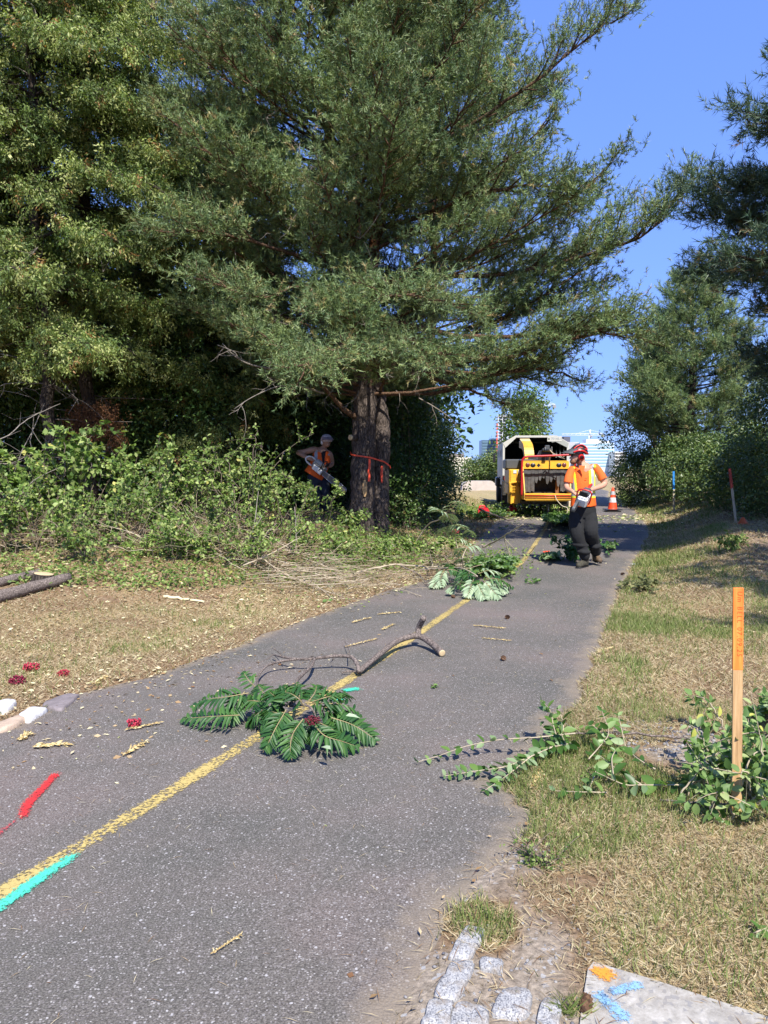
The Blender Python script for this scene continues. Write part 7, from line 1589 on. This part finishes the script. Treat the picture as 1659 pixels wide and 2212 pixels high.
for s_ in (-1, 1):
    wheel(tr, s_ * .93, 1.0, .45, .22); wheel(tr, s_ * .66, 1.0, .45, .22); wheel(tr, s_ * .92, 4.6, .42, .24)
    sub('mud_flap', black_p, tr, lambda m_: box(m_, (s_ * .80, .42, .50), (.52, .012, .62), bev=.003))
sub('fuel_tank', black_p, tr, lambda m_: box(m_, (-1.0, 2.9, .86), (.34, .8, .36), bev=.05))
cabm = sub('cab', white_edge, tr, lambda m_: (box(m_, (0, 4.5, 1.0), (1.95, 1.7, .8), bev=.06), prism(m_, [(-.80, 0), (.85, 0), (.45, .75), (-.80, .75)], -.93, .93, Matrix(((0, 1, 0, 0), (1, 0, 0, 4.4), (0, 0, 1, 1.395), (0, 0, 0, 1)))), box(m_, (0, 5.6, .95), (1.7, .6, .55), bev=.08)))
sub('windscreen', glass, cabm, lambda m_: m_.add([(-.85, 5.235, 1.45), (.85, 5.235, 1.45), (.85, 4.90, 2.08), (-.85, 4.90, 2.08)], [[0, 1, 2, 3]])); 
for s_ in (-1, 1):
    sub('side_window', glass, cabm, lambda m_: box(m_, (s_ * .932, 4.3, 1.75), (.01, .9, .5), bev=.003)); sub('mirror', black_p, cabm, lambda m_: (box(m_, (s_ * 1.12, 5.0, 1.75), (.10, .08, .36), bev=.02), cyl(m_, (s_ * .93, 5.0, 1.8), (s_ * 1.1, 5.0, 1.8), .015, 6)))

# ---- the chipper behind it
cx_ = (1184 - CX) / F * 20.9
ch = thing('wood_chipper', (cx_, 20.9, float(zp(20.9))), 'yellow wood chipper with red safety bar and black rubber curtain towed behind the truck', 'wood chipper'); ch.rotation_euler = (0, 0, R(-4))
sub('feed_table', cy, ch, lambda m_: (box(m_, (0, .42, .655), (1.22, .84, .03), bev=.004), box(m_, (0, -.015, .60), (1.24, .03, .17), bev=.006), box(m_, (0, .02, .505), (1.20, .06, .03)), box(m_, (-.612, .40, .60), (.024, .8, .15)), box(m_, (.612, .40, .60), (.024, .8, .15))))
sub('lip_stripe', cred, ch, lambda m_: (cyl(m_, (-.62, -.045, .635), (.64, -.045, .635), .014, 8), cyl(m_, (-.62, -.045, .575), (.64, -.045, .575), .009, 8)))
for s_ in (-1, 1): sub('hopper_side', cy, ch, lambda m_: prism(m_, [(-.02, .52), (.85, .50), (.95, 1.55), (.52, 1.56), (.46, 1.30), (.02, .70)], -.012, .012, Matrix(((0, 1, 0, s_ * .625), (1, 0, 0, 0), (0, 0, 1, 0), (0, 0, 0, 1)))))
bd_ = sub('light_panel', cy, ch, lambda m_: (box(m_, (0, .50, 1.455), (1.26, .03, .20), bev=.004), box(m_, (0, .75, 1.57), (1.24, .50, .02), bev=.004)))
for x_, r_ in ((-.50, .058), (.50, .058)): sub('lamp', plain('brownish_lamp_lens', (.14, .035, .03), .3), bd_, lambda m_: lathe(m_, [(.001, .02), (r_ * .7, .018), (r_, .006), (r_ * 1.1, 0)], (x_, .482, 1.46), (90, 0, 0), 18))
for x_ in (-.355, .355): sub('oval_opening', black_p, bd_, lambda m_: lathe(m_, [(.001, .004), (.058, .004), (.060, 0)], (x_, .484, 1.455), (90, 0, 0), 18, scale=(1.25, 1, 1)))
sub('diamond_opening', black_p, bd_, lambda m_: box(m_, (-.20, .482, 1.455), (.075, .008, .075), (0, 45, 0)))
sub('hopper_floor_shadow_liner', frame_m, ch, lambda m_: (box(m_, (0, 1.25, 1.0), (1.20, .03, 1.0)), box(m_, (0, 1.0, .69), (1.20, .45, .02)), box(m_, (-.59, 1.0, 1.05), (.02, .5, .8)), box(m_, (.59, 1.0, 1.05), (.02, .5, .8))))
rs_ = np.random.default_rng(77)
for k in range(12):
    x0 = -.555 + k * .101; bot = [.70, .70, .72, .95, 1.02, 1.08, .92, .98, 1.05, .85, .72, .72][k]
    sub('curtain_strip', rubber, ch, lambda m_: prism(m_, [(x0 - .0495, 1.36), (x0 + .0495, 1.36), (x0 + .046, bot + .12 * (bot > .75)), (x0 + .012, bot), (x0 - .03, bot + .03), (x0 - .046, bot + .16 * (bot > .75))], .515 + .008 * (k % 2), .525 + .008 * (k % 2)))
sub('brown_guard', plain('rusty_guard', (.16, .07, .03), .8, 0, .4, 12), ch, lambda m_: box(m_, (.34, .62, .92), (.10, .02, .50)))
sub('safety_bar', cred, ch, lambda m_: tube(m_, spline([(-.70, .10, .62), (-.70, .10, 1.0), (-.70, .10, 1.50), (-.66, .10, 1.64), (-.55, .10, 1.69), (-.3, .10, 1.70), (.3, .10, 1.72), (.60, .10, 1.73), (.70, .10, 1.66), (.73, .10, 1.50), (.73, .10, .9)], 6), .028, 10))
sub('control_linkage', silver, ch, lambda m_: (tube(m_, [(.12, .12, 1.74), (.25, .10, 1.70)], .03, 8), tube(m_, [(.2, .1, 1.72), (.42, .08, 1.63)], .01, 5), tube(m_, [(.06, .3, 1.57), (.06, .14, 1.73)], .015, 6)))
fd = sub('engine_cowl', cy, ch, lambda m_: (box(m_, (-.80, 1.7, .98), (.34, 1.5, .72), bev=.02), prism(m_, [(.0, .62), (.22, .62), (.30, .40), (.40, .36), (.42, 0.02), (.30, .02), (.22, .3), (.08, .3), (.10, .02), (.0, .02)], -.17, .17, Matrix(((0, 1, 0, -.80), (1, 0, 0, .95), (0, 0, 1, .36), (0, 0, 0, 1))))))
for x_ in (-.90, -.74): sub('panel_rib', cy, fd, lambda m_: box(m_, (x_, .94, .98), (.05, .03, .68), bev=.008))
sub('mudguard', cy, ch, lambda m_: (box(m_, (-.93, .90, .66), (.05, .06, .62), (0, -2, 0), bev=.01), box(m_, (-.74, .92, .60), (.10, .05, .50), (0, 6, 0), bev=.01), box(m_, (-.80, .90, .98), (.32, .05, .05), (0, -10, 0), bev=.01)))
sub('white_label', white_p, fd, lambda m_: box(m_, (-.76, .935, 1.27), (.18, .006, .09), bev=.002))
sub('radiator_housing', grey_p, ch, lambda m_: (box(m_, (-.78, 1.9, 1.49), (.50, 1.0, .28), bev=.03), box(m_, (-.45, 1.5, 1.60), (.4, .7, .06), bev=.02)))
sub('cutter_housing', frame_m, ch, lambda m_: (box(m_, (.05, 2.0, 1.0), (1.1, 1.2, .9), bev=.05), lathe(m_, [(.001, -.3), (.45, -.3), (.45, .3), (.001, .3)], (.0, 2.0, 1.25), (0, 90, 0), 24), box(m_, (0, 2.2, .42), (1.3, 3.2, .12), bev=.02), box(m_, (-.35, .6, .44), (.08, .7, .10)), box(m_, (.35, .6, .44), (.08, .7, .10))))
def chute(m_):
    p = spline([(-.24, 2.3, 1.45), (-.25, 2.35, 1.75), (-.27, 2.5, 1.98), (-.30, 2.8, 2.10), (-.32, 3.2, 2.12)], 6)
    for k in range(len(p) - 1):
        a, b_ = p[k], p[k + 1]; t = unit(b_ - a); nrm = np.array([0, -t[2], t[1]]); w = .14
        for (u0, v0, u1, v1) in ((-w, .10, w, .10), (-w, -.12, w, -.12)):
            q_ = [a + [u0, 0, 0] + nrm * v0, a + [u1, 0, 0] + nrm * v0, b_ + [u1, 0, 0] + nrm * v0, b_ + [u0, 0, 0] + nrm * v0]; m_.add(q_, [[0, 1, 2, 3]]); m_.add(np.array(q_) + nrm * .008, [[3, 2, 1, 0]])
        for u in (-w, w):
            q_ = [a + [u, 0, 0] + nrm * -.12, a + [u, 0, 0] + nrm * .10, b_ + [u, 0, 0] + nrm * .10, b_ + [u, 0, 0] + nrm * -.12]; m_.add(q_, [[0, 1, 2, 3]]); m_.add(np.array(q_) + [.008, 0, 0], [[3, 2, 1, 0]])
sub('discharge_chute', cy, ch, chute)
sub('chute_hood', plain('pale_chute_hood', (.62, .48, .20), .5), ch, lambda m_: box(m_, (-.31, 2.86, 2.235), (.30, .34, .02), (14, 0, 0), bev=.004))
wn_ = sub('winch_post', black_p, ch, lambda m_: (prism(m_, [(-.17, 1.58), (.14, 1.58), (.17, 1.72), (.12, 1.84), (-.02, 1.90), (-.15, 1.86), (-.20, 1.75)], .66, .80), box(m_, (.02, .80, 1.5), (.16, .14, .3), bev=.01), box(m_, (.01, .45, 1.87), (.10, .5, .05), bev=.01)))
sub('winch_motor', grey_p, wn_, lambda m_: (box(m_, (.05, .62, 1.95), (.12, .16, .12), bev=.015), lathe(m_, [(.001, -.13), (.05, -.13), (.05, .13), (.001, .13)], (.05, .60, 1.88), (0, 90, 0), 14)))
for x_ in (-.04, .14): sub('winch_plate', silver, wn_, lambda m_: box(m_, (x_ + .02, .55, 1.90), (.015, .12, .13), bev=.003))
sub('winch_rope', plain('frayed_rope', (.42, .33, .22), .9, 0, .2, 20), wn_, lambda m_: (tube(m_, spline([(.10, .50, 1.88), (.16, .30, 1.78), (.22, .12, 1.74), (.30, .10, 1.72)], 5), .018, 6), tube(m_, spline([(.16, .1, 1.76), (.3, .08, 1.72), (.45, .06, 1.62)], 5), .007, 5)))
sub('hanging_rope', plain('pale_rope', (.60, .52, .38), .9), ch, lambda m_: tube(m_, spline([(.18, -.06, .64), (.22, -.10, .52), (.36, -.12, .36), (.50, -.14, .30), (.49, -.14, .12), (.55, -.16, .03)], 5), .010, 6))
sub('rope_stay', silver, ch, lambda m_: tube(m_, [(-1.15, 2.6, 1.1), (-.92, .85, .86)], .010, 5))
for s_ in (-1, 1): wheel(ch, s_ * .78, 2.2, .34, .20)
sub('drawbar', frame_m, ch, lambda m_: (box(m_, (0, 3.7, .50), (.12, 1.2, .12), bev=.01), cyl(m_, (.25, 3.3, .05), (.25, 3.3, .6), .04, 10)))
sub('support_leg', silver, ch, lambda m_: (cyl(m_, (.12, .8, .02), (.12, .8, .42), .03, 10), box(m_, (.12, .8, .02), (.2, .2, .03), bev=.004)))
for k, (x_, y_, w_, h_, lab) in enumerate([(1146, 1110, .62, .12, 'pale wooden plank lying under the chipper feed table'), (1228, 1110, .20, .36, 'pale wheel chock standing beside the right chipper wheel'), (1182, 1108, .12, .28, 'narrow pale wedge standing under the middle of the chipper')]):
    b_ = PH(x_, y_ - 3, 0); m_ = MB(); prism(m_, [(-w_ / 2, 0), (w_ / 2, 0), (w_ * .35, h_), (-w_ * .3, h_ * .9)], -.08, .08); o = m_.build('wheel_chock' if k else 'wooden_plank', plain('pale_chock', (.60, .48, .32), .8, 0, .2, 10)); o.location = b_; tag(o, lab, 'chock' if k else 'plank')

# ================================================================== FAR BUILDINGS, CRANES, POLES
def bld(name, x0, x1, ytop, Y, label, wall, band, floors=None, fh=3.4, dep=25, penth=None, slab_only=False, cat='building', ybot=1012, side=None):
    s_ = Y / F; X0, X1 = (x0 - CX) * s_, (x1 - CX) * s_; zt = 1.55 + (1009 - ytop) * s_; z0 = -8.2
    o = thing(name, ((X0 + X1) / 2, Y + dep / 2, z0), label, cat); w = X1 - X0; h = zt - z0
    if not slab_only: sub('wall', wall, o, lambda m_: box(m_, (0, 0, h / 2), (w, dep, h)))
    else: sub('core', wall, o, lambda m_: box(m_, (w * .1, 2, h / 2), (w * .45, dep * .6, h)))
    n = int((zt - (1.55 + (1009 - ybot) * s_)) / fh)
    for k in range(n):
        z = h - fh * (k + .62)
        if slab_only: sub('floor_slab', band, o, lambda m_: box(m_, (0, 0, z), (w, dep, .5)))
        else: sub('window_band', band, o, lambda m_: box(m_, (0, -dep / 2 - .06, z), (w * .94, .2, fh * .5)))
    if penth:
        for (a, b_, yt, mt) in penth:
            A, B_ = (a - CX) * s_ - (X0 + X1) / 2, (b_ - CX) * s_ - (X0 + X1) / 2; zz = 1.55 + (1009 - yt) * s_ - z0; sub('rooftop_block', mt, o, lambda m_: box(m_, ((A + B_) / 2, 0, (h + zz) / 2 + .01), (B_ - A, dep * .6, zz - h)))
    return o, w, h
bg_glass = plain('dark_blue_glass', (.07, .12, .17), .25, 0, .3, .08); bg_band = plain('blue_grey_glass_band', (.12, .20, .27), .2); cream = plain('cream_facade', (.62, .58, .46), .8); dwin = plain('dark_windows', (.13, .12, .10), .4)
conc = plain('raw_concrete', (.42, .42, .42), .9, 0, .1, .2); pale_s = plain('pale_concrete_slab', (.60, .62, .64), .8); redh = plain('red_hoist', (.62, .09, .06), .6)
o, w, h = bld('office_tower', 1040, 1075, 951, 900, 'dark blue glass tower seen left of the chip truck', bg_glass, bg_band, penth=[(1060, 1074, 947, bg_glass)])
o, w, h = bld('unfinished_tower', 1075, 1099, 896, 860, 'unfinished tower with bare floor slabs rising behind the chip truck box', conc, pale_s, slab_only=True)
sub('hoist_mast', redh, o, lambda m_: [box(m_, (-w / 2 - 1.2, -12.6, h * .42 + 4.0 * k), (1.6, 1.2, 2.4)) for k in range(8)] and box(m_, (-w / 2 - 1.2, -12.4, h * .35), (.7, .7, h * .7)))
for k in (-.5, -.1, .35, .5): sub('column', pale_s, o, lambda m_: box(m_, (w * k, -12, h / 2), (.6, .6, h)))
o, w, h = bld('cream_building', 968, 1018, 988, 700, 'cream apartment building seen right of the dense shrubs', cream, cream, fh=200, penth=[(972, 1003, 980, plain('brown_grey_roof_block', (.16, .14, .13), .8))])
for r_ in range(5):
    for c_ in range(4): sub('window', dwin, o, lambda m_: box(m_, (w * (.5 - .06 - .115 * c_), -12.6, h - 2.2 - 3.4 * r_), (w * .06, .3, 2.0)))
bld('grey_building', 1221, 1249, 955, 780, 'plain grey building right of the chip truck box', plain('grey_panel_wall', (.40, .40, .41), .8), plain('grey_panel_band', (.36, .37, .39), .8), penth=[(1219, 1233, 943, plain('dark_slate', (.09, .09, .12), .7))], fh=9)
gl = plain('light_blue_glass', (.24, .38, .46), .2); gb = plain('pale_blue_spandrel', (.50, .60, .66), .5)
bld('glass_office', 1252, 1325, 957, 760, 'wide pale blue glass office block behind the walking worker\'s helmet', gb, gl, fh=3.0, penth=[(1268, 1300, 949, white_p), (1300, 1318, 952, white_p)])
bld('white_building', 1327, 1352, 976, 740, 'white building between the glass office and the round crowned tree', white_p, dwin, fh=3.2)
bld('dark_building', 1519, 1556, 963, 300, 'dark flat roofed building seen low behind the hedge at the right', plain('dark_brown_cladding', (.07, .065, .06), .8), bg_glass, fh=5)
bld('red_and_white_building', 1486, 1514, 971, 420, 'red and white building right of the dark pine trunk', plain('faded_red_wall', (.45, .12, .12), .8), white_p, fh=2.5)
cw = plain('white_crane_steel', (.68, .70, .72), .5)
def crane(xm, ybase, yjib, xl_, xr_, yap, Y, label, cwt):
    s_ = Y / F; X = lambda x: (x - CX) * s_; Z = lambda y: 1.55 + (1009 - y) * s_; o = thing('tower_crane', (X(xm), Y, -8), label, 'crane', 'construction cranes on the skyline')
    z = lambda y: Z(y) + 8; r_ = .28
    def mast(m_):
        for a in (-1, 1):
            for b_ in (-1, 1): cyl(m_, (a * .9, b_ * .9, 0), (a * .9, b_ * .9, z(yjib)), r_, 5)
        zz = 0; k = 0
        while zz < z(yjib) - 3: cyl(m_, (-.9 if k % 2 else .9, -.9, zz), (.9 if k % 2 else -.9, -.9, zz + 3), r_ * .6, 4); zz += 3; k += 1
    sub('mast', cw, o, mast)
    def jib(m_):
        for dz in (0, 2.0): cyl(m_, (X(xl_) - X(xm), 0, z(yjib) + dz * .9), (X(xr_) - X(xm), 0, z(yjib) + dz * .9), r_ * 1.1, 5)
        L = X(xr_) - X(xl_); n = int(L / 2.5)
        for k in range(n): x = X(xl_) - X(xm) + L * k / n; cyl(m_, (x, 0, z(yjib)), (x + L / n, 0, z(yjib) + 1.8) if k % 2 == 0 else (x + L / n, 0, z(yjib)), r_ * .6, 4)
    sub('jib', cw, o, jib)
    sub('apex', cw, o, lambda m_: (cyl(m_, (0, 0, z(yjib)), (.6, 0, z(yap)), .8, 6), cyl(m_, (.6, 0, z(yap)), (X((xl_ + xm) / 2) - X(xm), 0, z(yjib) + 1.8), .18, 4), cyl(m_, (.6, 0, z(yap)), (X(xr_) - X(xm), 0, z(yjib) + 1.8), .18, 4)))
    sub('counterweight', plain('grey_counterweight', (.25, .25, .26), .8), o, lambda m_: box(m_, (X(cwt) - X(xm), 0, z(yjib) - .6), (3.2, 2, 3.4)))
    sub('cabin', plain('grey_counterweight', (.25, .25, .26), .8), o, lambda m_: box(m_, (1.6, -1.4, z(yjib) - 1.5), (1.8, 1.8, 2.4)))
crane(1166, 1000, 878, 1118, 1197, 864, 820, 'tower crane above the bright tree, its jib just under the pine branches', 1195)
crane(1272, 950, 940.5, 1212, 1302, 929, 880, 'tower crane standing on the skyline above the walking worker', 1300)
crane(1098, 1000, 872, 1080, 1128, 860, 870, 'tower crane on top of the unfinished tower, mostly behind branches', 1126)
for (xm, yt, Y, lab) in ((1636, 757, 60, 'tall lamp post seen above the bushes at the right edge'), (1499.5, 938, 70, 'lamp post seen right of the dark pine trunk')):
    s_ = Y / F; zt = 1.55 + (1009 - yt) * s_; X_ = (xm - CX) * s_; zg = Hf(X_, Y); o = thing('lamp_post', (X_, Y, zg), lab, 'lamp post', 'lamp posts')
    sub('pole', silver, o, lambda m_: tube(m_, [(0, 0, 0), (0, 0, zt - zg)], [.12, .07], 8)); sub('lamp_head', white_p, o, lambda m_: (box(m_, (-.25, 0, zt - zg + .08), (.8, .25, .12), bev=.03), cyl(m_, (0, 0, zt - zg - .1), (0, 0, zt - zg + .1), .1, 8)))
